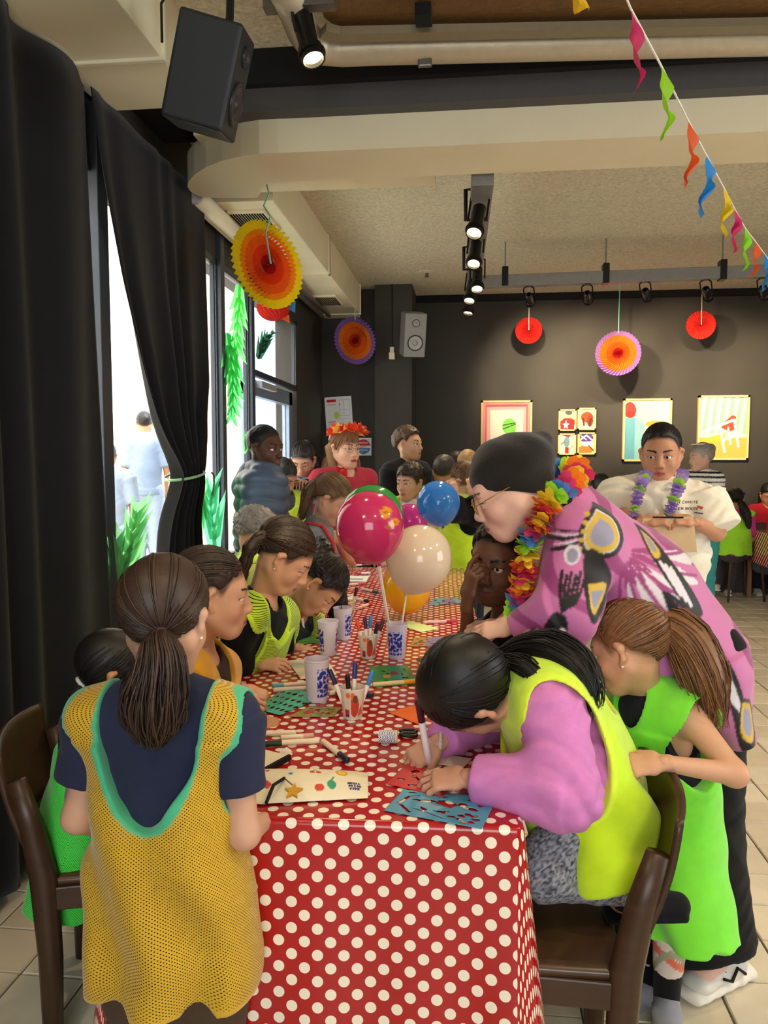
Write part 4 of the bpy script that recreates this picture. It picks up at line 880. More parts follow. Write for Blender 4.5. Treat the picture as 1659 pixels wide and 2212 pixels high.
sheet_on_table([(838, 1540), (903, 1566), (915, 1535), (896, 1524)], '#ee6a20', [], [], 'orange folded paper near the dark haired girl', 8, 8, dz=.001)
sheet_on_table([(895, 1530), (950, 1550), (960, 1520), (905, 1510)], '#b0261e', [('#8fbf2f', ('ell', .4, .6, .3, .25)), ('#f0ece0', ('ell', .7, .5, .15, .12)), ('#1e1e1e', ('ell', .6, .35, .1, .1))], [], 'red card with green spots beside the bowed head', 40, 40)
sheet_on_table([(650, 1468), (727, 1458), (704, 1420), (620, 1428)], '#e9dfc6', [('#d8c24a', ('ell', .6, .4, .22, .12)), ('#e9dfc6', ('ell', .6, .4, .17, .08)), ('#cfc8c0', ('rect', 0, .55, 1, 1))], [], 'cream sheet with a yellow drawing left of the frosted cup', 40, 40)
sheet_on_table([(908, 1366), (948, 1358), (884, 1341), (856, 1349)], '#d8e69a', [], [], 'pale green paper near the balloon sticks', 8, 8)
sheet_on_table([(735, 1256), (790, 1257), (798, 1245), (748, 1244)], '#eef0ee', [('#9aa0a8', ('rect', .3, .3, .8, .5))], [], 'white sheet with grey writing behind the balloons', 20, 20)
sheet_on_table([(730, 1210), (795, 1212), (800, 1196), (738, 1196)], '#6fb6c8', [], blobs(8, 21), 'light blue stencil at the far end of the cloth', 30, 20, 'stencil', 'stencil', m=M_PLA)
sheet_on_table([(925, 1308), (1000, 1303), (985, 1291), (940, 1292)], '#6fa8c8', [('#9a7fb8', ('rect', .4, 0, .8, 1))], blobs(10, 23), 'shiny blue stencil right of the yellow balloon', 40, 30, 'stencil', 'stencil', m=M_PLA)
sheet_on_table([(700, 1303), (765, 1300), (770, 1284), (710, 1286)], '#e9dcd0', [('#2a2a2a', ('line', (.2, .2), (.95, .9), .03))], [], 'white booklet with a dark edge behind the far cup', 20, 20)
sheet_on_table([(640, 1392), (712, 1388), (704, 1372), (648, 1374)], '#5f9a4a', [], [('rect', .6, .3, .7, .7), ('rect', .75, .3, .8, .7)], 'green stencil under the writing girl\'s hand', 40, 30, 'stencil', 'stencil', m=M_PLA)
sheet_on_table([(868, 1640), (1000, 1660), (1020, 1640), (920, 1622)], '#f0e4cc', [('#2a2420', ('line', (.0, .2), (.2, .8), .03))], [], 'white sheet under the dark haired girl\'s wrist', 20, 20)
bk = empty('notebook', WZ(520, 1655, ZT), 'cream notebook with black spine hidden behind the yellow bib', 'notebook')
MB().obox((0, 0, .006), (nrm(V(.4, .9, 0)), nrm(V(-.9, .4, 0)), V(0, 0, 1)), (.09, .075, .005)).obj('pages', mat('cream_pages', '#e8dcc0', .7), bk)
MB().obox(nrm(V(.9, -.4, 0)) * .077 + V(0, 0, .0065), (nrm(V(.4, .9, 0)), nrm(V(-.9, .4, 0)), V(0, 0, 1)), (.092, .004, .0065)).obj('spine', M_DKBLK, bk)
# pencil case
C0, C1, C2, C3 = WZ(536, 1741, ZT), WZ(795, 1727, ZT), WZ(795, 1673, ZT), WZ(520, 1666, ZT); pc = (C0 + C1 + C2 + C3) / 4
pcs = empty('pencil_case', pc, 'cream canvas pencil case with fruit print and star charm', 'pencil case')
SHP = [('#cf3f3a', ('ell', .12, .42, .055, .16, .5)), ('#cf3f3a', ('ell', .17, .28, .02, .06)), ('#cf3f3a', ('ell', .09, .82, .02, .08)), ('#cf3f3a', ('ell', .2, .75, .02, .05)), ('#c83a3a', ('ell', .555, .66, .022, .055)), ('#c83a3a', ('ell', .605, .66, .022, .055)), ('#3f8f6a', ('line', (.555, .7), (.58, .82), .006)), ('#3f8f6a', ('line', (.605, .7), (.58, .82), .006)), ('#d8a02a', ('ell', .79, .66, .05, .14)), ('#f0cf6a', ('ell', .79, .66, .028, .08)), ('#d8a02a', ('ell', .79, .66, .012, .035)),
       ('#cf4a3a', ('ell', .595, .18, .04, .08)), ('#3f9a7a', ('ell', .70, .26, .038, .11)), ('#3f9a7a', ('line', (.70, .36), (.72, .46), .008)), ('#3f8fb0', ('ell', .38, .6, .02, .05)), *[('#33336a', ('ell', .84 + .021 * i + .008 * j, .30 - .07 * j, .010, .032)) for i in range(5) for j in range(3) if i + j < 6]]
def PC(u, v):
    p = (C0 - pc)[None] * ((1 - u) * (1 - v))[:, None] + (C1 - pc)[None] * (u * (1 - v))[:, None] + (C2 - pc)[None] * (u * v)[:, None] + (C3 - pc)[None] * ((1 - u) * v)[:, None]
    p[:, 2] = .003 + .024 * np.sin(PI * np.clip(v, 0, 1)) ** .5 * np.sin(PI * np.clip(u * .96 + .02, 0, 1)) ** .35 + .0012 * np.sin(u * 23) * np.sin(v * 7); return p
o = obj('pouch', print_mesh('pouch', 1, 1, 150, 50, '#e8dcc0', SHP, PC), mat('canvas_cloth', (1, 1, 1), .85, vcol=True, bump=.2, bscale=600, var=.05), pcs); o.data.polygons.foreach_set('use_smooth', [True] * len(o.data.polygons))
z0 = WZ(575, 1735, ZT + .012) - pc; z1 = WZ(614, 1681, ZT + .03) - pc
zp = MB().tube([z0, lerp(z0, z1, .5) + V(-.004, 0, .012), z1], .0038, 6).obj('zipper', M_DKBLK, pcs)
st = WZ(634, 1712, ZT + .035) - pc; sp_ = [(.020 * (1 if k % 2 == 0 else .45) * math.cos(PI / 2 + k * PI / 5), .020 * (1 if k % 2 == 0 else .45) * math.sin(PI / 2 + k * PI / 5)) for k in range(10)]
MB().prism(sp_, st, (1, .1, 0), (0, .9, .45), (0, -.4, .9), .007).obj('star_charm', mat('gold_star', '#c8921e', .5, bump=.3, bscale=500), zp)
MB().tube([z1, st + V(-.005, .01, .012)], .0015, 5).obj('charm_chain', mat('dull_steel'), zp)
# tape spool, scissors, eraser shavings
ts = empty('tape_spool', WZ(835, 1605, ZT), 'small spool of zebra striped tape on the spotted cloth', 'tape spool')
a_ = nrm(V(1, .05, 0)); sp0 = V(-.020, 0, .017)
v_, t_ = np.meshgrid(np.linspace(0, 1, 30), np.linspace(0, 1, 73)); v_ = v_.ravel(); t_ = t_.ravel()
P_ = sp0 + np.outer(v_ * .042, a_) + np.outer(.0165 * np.sin(t_ * 2 * PI), V(0, 1, 0)) + np.outer(.0165 * np.cos(t_ * 2 * PI), V(0, 0, 1)); i_ = np.arange(29 * 72); q_ = (i_ // 29) * 30 + i_ % 29
me = np_mesh('tape', P_, np.stack([q_, q_ + 1, q_ + 31, q_ + 30], 1), True); set_col(me, paint(v_, t_, '#e8e4e0', [('#3a2f78', ('fn', lambda x, y: np.sin(x * 42 + 5 * np.sin(y * 30)) > .15))])); obj('tape', me, M_PRINT, ts)
MB().lathe([(.0165, .042), (.0165, .048), (.009, .048), (.009, .0)], sp0, a_, 24).obj('core', mat('cardboard', '#d8c098', .7), ts, smooth=False)
sc_ = empty('scissors', WZ(868, 1590, ZT), 'black handled scissors lying behind the tape spool', 'scissors')
for k, (cx_, cy_) in enumerate(((.018, -.004), (.016, .022))): MB().tube([(cx_ + .022 * math.cos(t), cy_ + .011 * math.sin(t), .006) for t in np.linspace(0, 2 * PI, 20)], .0045, 6).obj('handle', M_LAMP, sc_, smooth=True)
MB().add([(-.005, .005, .004), (-.10, -.012, .003), (-.005, .013, .004)], [(0, 1, 2)]).obj('blade', mat('dull_steel'), sc_); MB().add([(-.005, .0, .006), (-.10, -.012, .005), (-.005, .008, .006)], [(0, 1, 2)]).obj('blade', mat('dull_steel'), sc_)
sv = empty('paper_scraps', WZ(616, 1633, ZT), 'crumpled white paper scrap before the cream markers', 'paper scrap')
MB().add([(-.02, 0, .001), (0, -.008, .002), (.018, .002, .012), (.002, .012, .018), (-.01, .01, .014)], [(0, 1, 2), (0, 2, 3), (0, 3, 4), (1, 2, 3)]).obj('scrap', mat('white_scrap', '#f0e0d8', .7), sv)
# ------------------------------------------------------------------ balloons
M_BST = mat('white_plastic_stick', '#e8e6e0', .3, thin=.2)
def balloon(px, py, rx, ry, D, col, label, stick=None, flower=False, knot=True, ax=(0, 0, 1)):
    c = W(px, py, D); R = rx / FPX * D; H = ry / FPX * D; r = empty('balloon', c, label, 'balloon', 'balloons over the table')
    m = mat('balloon_' + col, srgb(col), .12, var=.03, vscale=4, spec=.5, coat=.5, thin=.30) if not flower else mat('balloon_print', (1, 1, 1), .12, vcol=True, var=.03, vscale=4, spec=.5, coat=.5, thin=.30)
    n1, n2 = 72, 48; u, v = np.meshgrid(np.linspace(0, 1, n1 + 1), np.linspace(0, 1, n2 + 1)); u = u.ravel(); v = v.ravel(); th = u * 2 * PI; ph = v * PI
    z = np.cos(ph); rr = np.sin(ph) * (1 - .10 * (np.maximum(0, -z)) ** 2); P = np.stack([R * rr * np.sin(th), -R * rr * np.cos(th), H * (z - .06 * np.maximum(0, -z) ** 6)], 1)
    a = nrm(ax); rot = np.array(Vector((0, 0, 1)).rotation_difference(Vector(a)).to_matrix()); P = P @ rot.T
    i = np.arange(n1 * n2); q = (i // n1) * (n1 + 1) + i % n1; me = np_mesh('skin', P, np.stack([q, q + n1 + 1, q + n1 + 2, q + 1], 1), True)
    if flower:
        x = (P[:, 0]) / R; zz = P[:, 2] / H; fr = P[:, 1] < 0; cc = np.ones((len(P), 4)); cc[:, :3] = srgb(col)
        for fx, fz, s_ in ((.54, .45, .15), (.78, .18, .11)):
            for k in range(5):
                t = k * 2 * PI / 5 + .4; mm = fr & (((x - fx - .55 * s_ * math.cos(t)) / (s_ * .52)) ** 2 + ((zz - fz - .55 * s_ * math.sin(t)) / (s_ * .52)) ** 2 < 1); cc[mm, :3] = srgb('#f0a82e')
            mm = fr & (np.hypot(x - fx, zz - fz) < s_ * .22); cc[mm, :3] = srgb('#c86a1e')
        mm = fr & (((x - .62) / .08) ** 2 + ((zz - .05) / .05) ** 2 < 1); cc[mm, :3] = srgb('#b8863a'); set_col(me, cc)
    obj('skin', me, m, r)
    bt = rot @ V(0, 0, -H * 1.06)
    if knot: MB().lathe([(.003, .006), (.006, 0), (.009, -.008), (.0005, -.009)], bt, a, 10).obj('knot', m, r, smooth=True) if not flower else MB().lathe([(.003, .006), (.006, 0), (.009, -.008), (.0005, -.009)], bt, a, 10, col=srgb(col)).obj('knot', m, r, smooth=True, vcol=True)
    if stick is not None: MB().tube([bt, stick - c], .003, 6).obj('stick', M_BST, r)
    return r
cb = WZ(857, 1421, ZT) + V(-.004, 0, .01)
balloon(799, 1138, 75, 79, 2.68, '#d3386f', 'big magenta pink balloon printed with yellow flowers', cb + V(-.004, 0, 0), True, ax=(-.25, 0, 1))
balloon(905, 1208, 71, 76, 2.86, '#e6d3bb', 'cream white balloon behind the pink balloon', cb + V(.006, .0, 0), ax=(.35, .1, 1))
balloon(878, 1270, 54, 56, 3.5, '#f2b81a', 'yellow balloon below the cream balloon', WZ(872, 1330, ZT))
balloon(947, 1087, 47, 49, 3.9, '#3f8fe8', 'sky blue balloon before the girl holding her head', WZ(880, 1285, ZT), ax=(-.2, 0, 1))
balloon(803, 1118, 70, 72, 3.0, '#2f9a48', 'green balloon peeking out above the pink balloon', WZ(838, 1345, ZT), ax=(-.1, 0, 1))
balloon(885, 1128, 38, 40, 4.2, '#e03fa8', 'bright fuchsia balloon between the pink and blue balloons', WZ(870, 1270, ZT))
# ------------------------------------------------------------------ people
M_SKIN = mat('skin', (1, 1, 1), .48, vcol=True, var=.035, vscale=40, spec=.4, bump=.04, bscale=400)
M_HAIR = mat('hair_strands', (1, 1, 1), .5, vcol=True, var=.22, vscale=120, spec=.5)
M_CLOTH = mat('woven_cloth', (1, 1, 1), .9, vcol=True, var=.05, vscale=60, sheen=.05, spec=.25, bump=.08, bscale=500)
M_SHINY = mat('padded_nylon', (1, 1, 1), .45, vcol=True, var=.05, vscale=20)
M_NET = mesh_mat('sports_mesh', .0066, .42); M_ROW = mesh_mat('ladder_mesh', .011, .26, rows=True); M_FARNET = mat('bib_knit', (1, 1, 1), .8, vcol=True, var=.06, sheen=.3)
M_EYE = mat('eyeball', (1, 1, 1), .08, vcol=True, var=0., spec=.6)
M_WIRE = mat('gold_wire', '#b08850', .3, metal=.8)
def px3(t): return W(*t)
def strands_mesh(paths, rad, cols, n=3):
    """paths (N,K,3), rad (N,K), cols (N,3) -> vertices, quads, colours"""
    N_, K, _ = paths.shape; T = np.gradient(paths, axis=1); T /= np.linalg.norm(T, axis=2, keepdims=True) + 1e-9
    ref = np.array([.31, .23, .92]); A = np.cross(T, ref); A /= np.linalg.norm(A, axis=2, keepdims=True) + 1e-9; B = np.cross(T, A)
    th = np.arange(n) * 2 * PI / n; v = paths[:, :, None] + rad[:, :, None, None] * (A[:, :, None] * np.cos(th)[None, None, :, None] + B[:, :, None] * np.sin(th)[None, None, :, None])
    base = (np.arange(N_) * K * n)[:, None, None] + (np.arange(K - 1) * n)[None, :, None]; k = np.arange(n)[None, None, :]; k2 = (k + 1) % n
    q = np.stack([base + k, base + k2, base + n + k2, base + n + k], -1).reshape(-1, 4)
    c = np.ones((N_ * K * n, 4)); c[:, :3] = np.repeat(cols, K * n, 0); return v.reshape(-1, 3), q, c
def spline(P, n):
    P = np.asarray(P, float); m = len(P); t = np.linspace(0, m - 1, n); out = []
    for x in t:
        i = min(int(x), m - 2); f = x - i; p0, p1, p2, p3 = P[max(i - 1, 0)], P[i], P[i + 1], P[min(i + 2, m - 1)]
        out.append(.5 * ((2 * p1) + (-p0 + p2) * f + (2 * p0 - 5 * p1 + 4 * p2 - p3) * f * f + (-p0 + 3 * p1 - 3 * p2 + p3) * f ** 3))
    return np.array(out)
def tail_strands(P, R, N_, col, r0=.0022, seed=1, K=14, frizz=.004, vary=.25):
    g = np.random.default_rng(seed); C = spline(P, K); Rr = np.interp(np.linspace(0, 1, K), np.linspace(0, 1, len(R)), R)
    T = np.gradient(C, axis=0); T /= np.linalg.norm(T, axis=1, keepdims=True) + 1e-9; A = np.cross(T, [.2, .9, .3]); A /= np.linalg.norm(A, axis=1, keepdims=True) + 1e-9; B = np.cross(T, A)
    a = g.uniform(0, 2 * PI, N_); rr = np.sqrt(g.uniform(.3, 1, N_)); tw = g.normal(0, .35, N_); t = np.linspace(0, 1, K)
    an = a[:, None] + tw[:, None] * t[None]; off = rr[:, None] * Rr[None] * (1 + .12 * np.sin(t[None] * g.uniform(4, 12, N_)[:, None] + a[:, None]))
    p = C[None] + off[..., None] * (A[None] * np.cos(an)[..., None] + B[None] * np.sin(an)[..., None]) + g.normal(0, frizz, (N_, 1, 3)) * (t ** 2)[None, :, None]
    ln = g.uniform(.86, 1.04, N_); p = p + (np.gradient(C, axis=0)[None] * ((ln - 1)[:, None] * t[None] ** 3 * 5)[..., None])
    rad = np.outer(g.uniform(.7, 1.25, N_), r0 * (1 - .75 * t ** 3)); cs = np.clip(np.array(col)[None] * (1 + g.normal(0, vary, (N_, 1))), 0, 1)
    return strands_mesh(p, rad, cs)
def eye_mesh(r, gaze, iris):
    n1, n2 = 24, 24; u, v = np.meshgrid(np.linspace(0, 1, n1 + 1), np.linspace(0, 1, n2 + 1)); u = u.ravel(); v = v.ravel(); ph = v * PI; th = u * 2 * PI
    a = nrm(gaze); e1 = nrm(np.cross(a, V(.1, .2, .97))); e2 = np.cross(a, e1)
    P = r * (np.outer(np.cos(ph), a) + np.outer(np.sin(ph) * np.cos(th), e1) + np.outer(np.sin(ph) * np.sin(th), e2))
    c = np.ones((len(P), 4)); c[:, :3] = srgb('#d8d0c8'); c[ph < .52, :3] = iris; c[ph < .26, :3] = (.004, .004, .004)
    i = np.arange(n1 * n2); q = (i // n1) * (n1 + 1) + i % n1; me = np_mesh('eye', P, np.stack([q, q + n1 + 1, q + n1 + 2, q + 1], 1), True); set_col(me, c); return me
def hand(w, d, n, right, s=1., curl=.45, spread=.10, thumb=.6, point=None):
    """wrist w, direction d, back-of-hand normal n; five bent fingers"""
    d = nrm(d); n = np.asarray(n, float); n = nrm(n - d * np.dot(n, d)); b = np.cross(n, d) * (1 if right else -1)      # b: thumb side
    P = [ec(w - d * .02 * s, w + d * .03 * s, .024 * s, .019 * s, .030 * s, .017 * s, u=b, k=.012 * s), ec(w + d * .03 * s, w + d * .082 * s, .034 * s, .0155 * s, .039 * s, .0125 * s, u=b, k=.012 * s)]
    L_ = (.068, .076, .071, .056)
    for i in range(4):
        p = w + d * (.086 - .005 * abs(i - 1.2)) * s + b * (.029 - .0192 * i) * s; cu = curl * (1 + .12 * i)
        if point is not None and i in point: cu = point[i]
        an = cu * .7; dd = nrm(d + b * spread * (1.3 - i))
        for k, fr in enumerate((.46, .30, .24)):
            q = nrm(dd * math.cos(an) - n * math.sin(an)); e = p + q * L_[i] * fr * s; r0 = (.0088, .0080, .0073)[k] * s
            P.append(ec(p, e, r0, r0, r0 * .93, r0 * .93, k=.0035 * s)); p = e; an += cu * (1.0 if k == 0 else .75)
    p = w + d * .022 * s + b * .026 * s; q = nrm(d * .75 + b * .75 * thumb - n * .35); e = p + q * .040 * s; P.append(ec(p, e, .0135 * s, .0135 * s, .0105 * s, .0105 * s, k=.012 * s))
    q2 = nrm(q + d * .45 - b * .35 - n * .15); e2 = e + q2 * .030 * s; P.append(ec(e, e2, .0102 * s, .0102 * s, .0085 * s, .0085 * s, k=.004))
    return P
class Head:
    def __init__(s, c, f, up=(0, 0, 1), size=1., fat=1.):
        s.c = np.asarray(c, float); s.f = nrm(f); u = np.asarray(up, float); s.u = nrm(u - s.f * np.dot(u, s.f)); s.l = np.cross(s.u, s.f); s.s = size; s.fat = fat
    def p(s, x, y, z): return s.c + s.s * (s.f * x + s.l * y + s.u * z)
    def loc(s, v): w = (v - s.c) / s.s; return w @ s.f, w @ s.l, w @ s.u
    def e(s, x, y, z, rx, ry, rz, k=.02, **kw): return el(s.p(x, y, z), (rx * s.s, ry * s.s, rz * s.s), s.f, s.l, k=k * s.s, **kw)
    def c2(s, a, b, r0, r1, k=.015, **kw): return ec(s.p(*a), s.p(*b), r0 * s.s, r0 * s.s, r1 * s.s, r1 * s.s, k=k * s.s, **kw)
    def prims(s, nb, neck=.045, child=False, closed=.0, ears=True, smile=False):
        g = s.fat; P = [s.e(-.014, 0, .034, .098, .076, .088, .03), s.e(.026, 0, -.022, .068, .061 * g, .086, .035)]
        for y in (-1, 1):
            P += [s.c2((-.005, y * .052 * g, -.045), (.058, y * .018, -.096), .022, .020, .03), s.e(.058, y * .036 * g, -.036, .026, .024, .026, .02)]
        P += [s.e(.070, 0, -.098, .020, .024, .017, .022), s.c2((.074, -.034, .022), (.074, .034, .022), .015, .015, .02)]
        for y in (-1, 1): P.append(s.e(.101, y * .031, .000, .020, .019, .0125, .012, op='-'))
        P += [s.c2((.088, 0, .008), (.110, 0, -.032), .0085, .011, .014), s.e(.105, .0125, -.037, .010, .0085, .008, .008), s.e(.105, -.0125, -.037, .010, .0085, .008, .008),
              s.e(.084, 0, -.066, .018, .026, .022, .02)]
        for y in (-1, 1):
            P += [s.c2((.1005, 0, -.0635), (.090, y * .021, -.067), .0052, .0032, .004), s.c2((.0995, 0, -.0745), (.090, y * .019, -.070), .0062, .0034, .004)]
        for y in (-1, 1):                                                          # lids around the eyeball
            P.append(s.e(.0775, y * .032, .0108 - .0085 * closed, .0160, .0185, .0082 + .003 * closed, .003)); P.append(s.e(.0765, y * .032, -.0125, .0150, .0175, .0062, .004))
        if ears:
            for y in (-1, 1):
                P += [s.c2((.004, y * .077, .020), (-.006, y * .083, .012), .009, .010, .008), s.c2((-.006, y * .083, .012), (-.004, y * .080, -.016), .010, .008, .008), s.c2((-.004, y * .080, -.016), (.004, y * .075, -.032), .008, .0065, .008), s.e(.004, y * .085, -.002, .007, .006, .013, .005, op='-')]
        P.append(ec(s.p(-.018, 0, -.06), nb, neck, neck, neck * 1.12, neck * 1.12, k=.03)); return P
    def paint(s, v, skin, lips, brow, scalp=None, hl=None, stubble=None, cheek=None):
        c = np.ones((len(v), 4)); sk = np.array(skin); c[:, :3] = sk; x, y, z = s.loc(v); ay = np.abs(y)
        if cheek is not None:
            w = np.exp(-(((ay - .042) / .02) ** 2 + ((z + .035) / .02) ** 2)) * (x > .03); c[:, :3] = c[:, :3] * (1 - .45 * w[:, None]) + np.array(cheek) * .45 * w[:, None]
        if scalp is not None:
            b0, sl, rise = hl; t = b0 + sl * np.clip(x + .11, 0, .105) + rise * np.clip(x + .005, 0, 1) - .03 * np.exp(-((x - .028) / .016) ** 2) * (ay > .055); w = np.clip((z - t + .014) / .018, 0, 1)[:, None] * (ay < .0795)[:, None]; c[:, :3] = c[:, :3] * (1 - .85 * w) + np.array(scalp) * .85 * w
        m = (x > .078) & (ay < .0225) & (np.abs(z + .069) < .0095 * (1 - (ay / .026) ** 2)); c[m, :3] = lips
        m = (x > .078) & (ay < .021) & (np.abs(z + .069 - .0008 * np.cos(ay * 200)) < .0014); c[m, :3] = np.array(lips) * .35
        bz = .021 + .006 * np.sin(np.clip((ay - .012) / .04, 0, 1) * 2.2); m = (x > .045) & (ay > .012) & (ay < .052) & (np.abs(z - bz) < .0042 * (1.15 - (ay - .012) / .06)); c[m, :3] = brow
        m = (x > .05) & (np.abs(ay - .032) < .0175) & (np.abs(z - (.001 - 8 * (ay - .032) ** 2)) < .0016); c[m, :3] = np.array(brow) * .6
        if stubble is not None:
            m = (x > .02) & (z < -.045) & (np.abs(z + .069) > .011) ; c[m, :3] = c[m, :3] * .82 + np.array(stubble) * .18
            m = (x > .07) & (ay < .028) & (z > -.062) & (z < -.048); c[m, :3] = c[m, :3] * .6 + np.array(stubble) * .4
        return c
def fill(hc, hf, bf, s=1., lean=0., sw=.17, stand=None, tz=None):
    """joints of an upright figure from the head position: bf is the body's facing direction, s its size"""
    bf = nrm(V(bf[0], bf[1], 0)); sd = V(bf[1], -bf[0], 0); up = nrm(V(0, 0, 1) + bf * lean); hc = np.asarray(hc, float)
    nb = hc - up * .165 * s - bf * .02; ms = nb - up * .035 * s; J = dict(hc=hc, hf=np.asarray(hf, float), nb=nb, sl=ms - sd * sw * s, sr=ms + sd * sw * s, pc=nb - up * .52 * s, bf=bf)
    for k, sg in (('l', -1), ('r', 1)):
        J['e' + k] = J['s' + k] + sd * sg * .045 * s - V(0, 0, .27 * s); J['w' + k] = J['e' + k] + bf * .10 * s - V(0, 0, .22 * s)
    return J
def person(label, J, skin, hair, top, bib=None, bottom=None, hs=1., up=(0, 0, 1), near=True, g=1., closed=.25, gaze=None, iris='#3a2010', lips=None, brow=None, group=None, legs=None,
           curl=(.5, .5), hn=(None, None), hd=(None, None), hsz=.85, ears=True, fat=1., stubble=None, shoes='#d8d4cc', solec='#e8e4dc', socks=None, hands=True, thumbs=.6, extra=None, head_only=False, eyes=True, points=(None, None), cheek=None):
    h = .0058 if near else .010; hh = .0033 if near else .0058; hq = .0030 if near else .0058
    J = {k: np.asarray(v, float) for k, v in J.items()}; pc = J['pc']; c = V(pc[0], pc[1], 0)
    for k in J:
        if k not in ('hf', 'bf', 'hu', 'fl', 'fr'): J[k] = J[k] - c
    root = empty('person', c, label, 'person', group or 'people around the tables')
    sd = nrm(J['sr'] - J['sl']); ms = (J['sr'] + J['sl']) / 2; ax = nrm(ms - J['pc']); sd = nrm(sd - ax * np.dot(sd, ax)); fw = np.cross(ax, sd); sw = np.linalg.norm(J['sr'] - J['sl']) / 2; bf = J.get('bf', fw)
    gs = sw / .17; J['pc'] = pc - c; J['ms'] = ms
    skin = srgb(skin) if isinstance(skin, str) else skin; lips = srgb(lips) if lips else tuple(np.array(skin) * np.array([.85, .55, .52])); brow = srgb(brow) if brow else tuple(np.array(srgb(hair['col'] if hair else '#2a1c14')) * .8)
    if 'hl' not in J:
        for k, sg in (('l', -1), ('r', 1)): J['h' + k] = J['pc'] + sd * sg * sw * .5 - ax * .03
    ground = legs is None
    for k, sg in (('l', -1), ('r', 1)):
        if 'k' + k not in J: hk = J['h' + k]; J['k' + k] = V(hk[0], hk[1], hk[2] * .52) + bf * .01; J['a' + k] = V(hk[0], hk[1], .075) - bf * .02
    def torso(i, k=.045, waist=.80):
        m = lerp(ms, J['pc'], .55); return [ec(ms - ax * .03 * gs, m, sw * .90 + i, sw * .58 * g + i, sw * waist * g + i, sw * .55 * g + i, u=sd, k=k), ec(m, J['pc'], sw * waist * g + i, sw * .55 * g + i, sw * .86 * g + i, sw * .60 * g + i, u=sd, k=k),
            ec(J['sl'], J['sr'], .048 * gs + i, k=k), ec(J['nb'], J['sl'], .050 * gs + i, .050 * gs + i, .046 * gs + i, .046 * gs + i, k=k), ec(J['nb'], J['sr'], .050 * gs + i, .050 * gs + i, .046 * gs + i, .046 * gs + i, k=k)]
    ar = gs * (.8 + .2 * g)
    def arm(s_, i, upto=2., k=.02, flat=1.):
        S, E, Wr = J['s' + s_], J['e' + s_], J['w' + s_]; P = []
        t = min(upto, 1.); P.append(ec(S, lerp(S, E, t), .046 * ar + i, None, lerp(.046, .036, t) * ar + i, None, k=k, cap=flat if upto <= 1 else 1.))
        if upto > 1: t = upto - 1; P.append(ec(E, lerp(E, Wr, t), .036 * ar + i, None, lerp(.036, .023, t) * ar + i, None, k=k, cap=flat))
        return P
    lg = gs * (.85 + .15 * g)
    def leg(s_, i, upto=2., k=.03, flat=1.):
        H, K_, A = J['h' + s_], J['k' + s_], J['a' + s_]; P = []; t = min(upto, 1); P.append(ec(H, lerp(H, K_, t), .078 * lg + i, None, lerp(.078, .052, t) * lg + i, None, k=k, cap=flat if upto <= 1 else 1))
        if upto > 1: t = upto - 1; P.append(ec(K_, lerp(K_, A, t), .052 * lg + i, None, lerp(.052, .034, t) * lg + i, None, k=k, cap=flat))
        return P
    # ---- body: one skin surface
    B = torso(-.004) + arm('l', 0) + arm('r', 0) + leg('l', 0) + leg('r', 0) + [ec(J['nb'] - ax * .02, J['nb'] + nrm(J['hc'] - J['nb']) * .05, .047 * gs, k=.03)]
    fdir = {}
    for s_ in 'lr':
        A = J['a' + s_]; fd = J.get('f' + s_); fd = nrm(V(bf[0], bf[1], 0)) if fd is None else nrm(fd + c * 0); fdir[s_] = fd; B.append(ec(A - V(0, 0, .03), A + fd * .10 * hsz / .85 - V(0, 0, .05), .028 * gs + .004, k=.02))
    parts = [surf(B, h)]; cols = [np.tile(np.array([*skin, 1.]), (len(parts[0][0]), 1))]
    H = Head(J['hc'], J['hf'], up, hs, fat); hp = H.prims(J['nb'], .043 * gs + .002, closed=closed, ears=ears)
    v, q = surf(hp, hh, sm=1); parts.append((v, q)); hair_c = srgb(hair['col']) if hair else (.02, .02, .02)
    cols.append(H.paint(v, skin, lips, brow, scalp=srgb(hair['col']) if hair else None, hl=(hair.get('nape', -.075), hair.get('slope', .80), hair.get('rise', .55)) if hair else None, stubble=srgb(stubble) if stubble else None, cheek=srgb(cheek) if cheek else None))
    if hands:
        for k, s_ in enumerate('lr'):
            d = J['w' + s_] - J['e' + s_] if hd[k] is None else np.asarray(hd[k], float); n_ = V(0, 0, 1) if hn[k] is None else np.asarray(hn[k], float)
            v, q = surf(hand(J['w' + s_], d, n_, s_ == 'r', hsz, curl[k], thumb=thumbs, point=points[k]), hq, sm=1); parts.append((v, q)); cc = np.tile(np.array([*skin, 1.]), (len(v), 1)); cols.append(cc)
    v, q = join(parts); me = np_mesh('body', v, q, True); set_col(me, np.concatenate(cols)); obj('body', me, M_SKIN, root)
    if eyes:
        gz = H.f if gaze is None else nrm(gaze)
        for y in (-1, 1): obj('eye', eye_mesh(.0128 * hs, gz, srgb(iris)), M_EYE, root, H.p(.0782, y * .032, -.001))
    # ---- hair
    if hair: make_hair(root, H, hair, near, c)
    # ---- garments
    def garment(name, prims, colf, m=None, disp=None, hx=None, pu=True):
        v, q = surf(prims, hx or (h * 1.0), disp, sm=1)
        if len(v) == 0: return None
        me = np_mesh(name, v, q, True); cc = colf(v) if callable(colf) else np.tile(np.array([*(srgb(colf) if isinstance(colf, str) else colf), 1.]), (len(v), 1)); set_col(me, relax(cc, q, 1, .5) if name == 'bib' else cc)
        if pu: w = v - ms; set_pu(me, np.stack([np.arctan2(w @ sd, np.abs(w @ fw) * 1.6 + 1e-4) * sw * 1.05, w @ fw, w @ ax], 1))
        return obj(name, me, m or M_CLOTH, root)
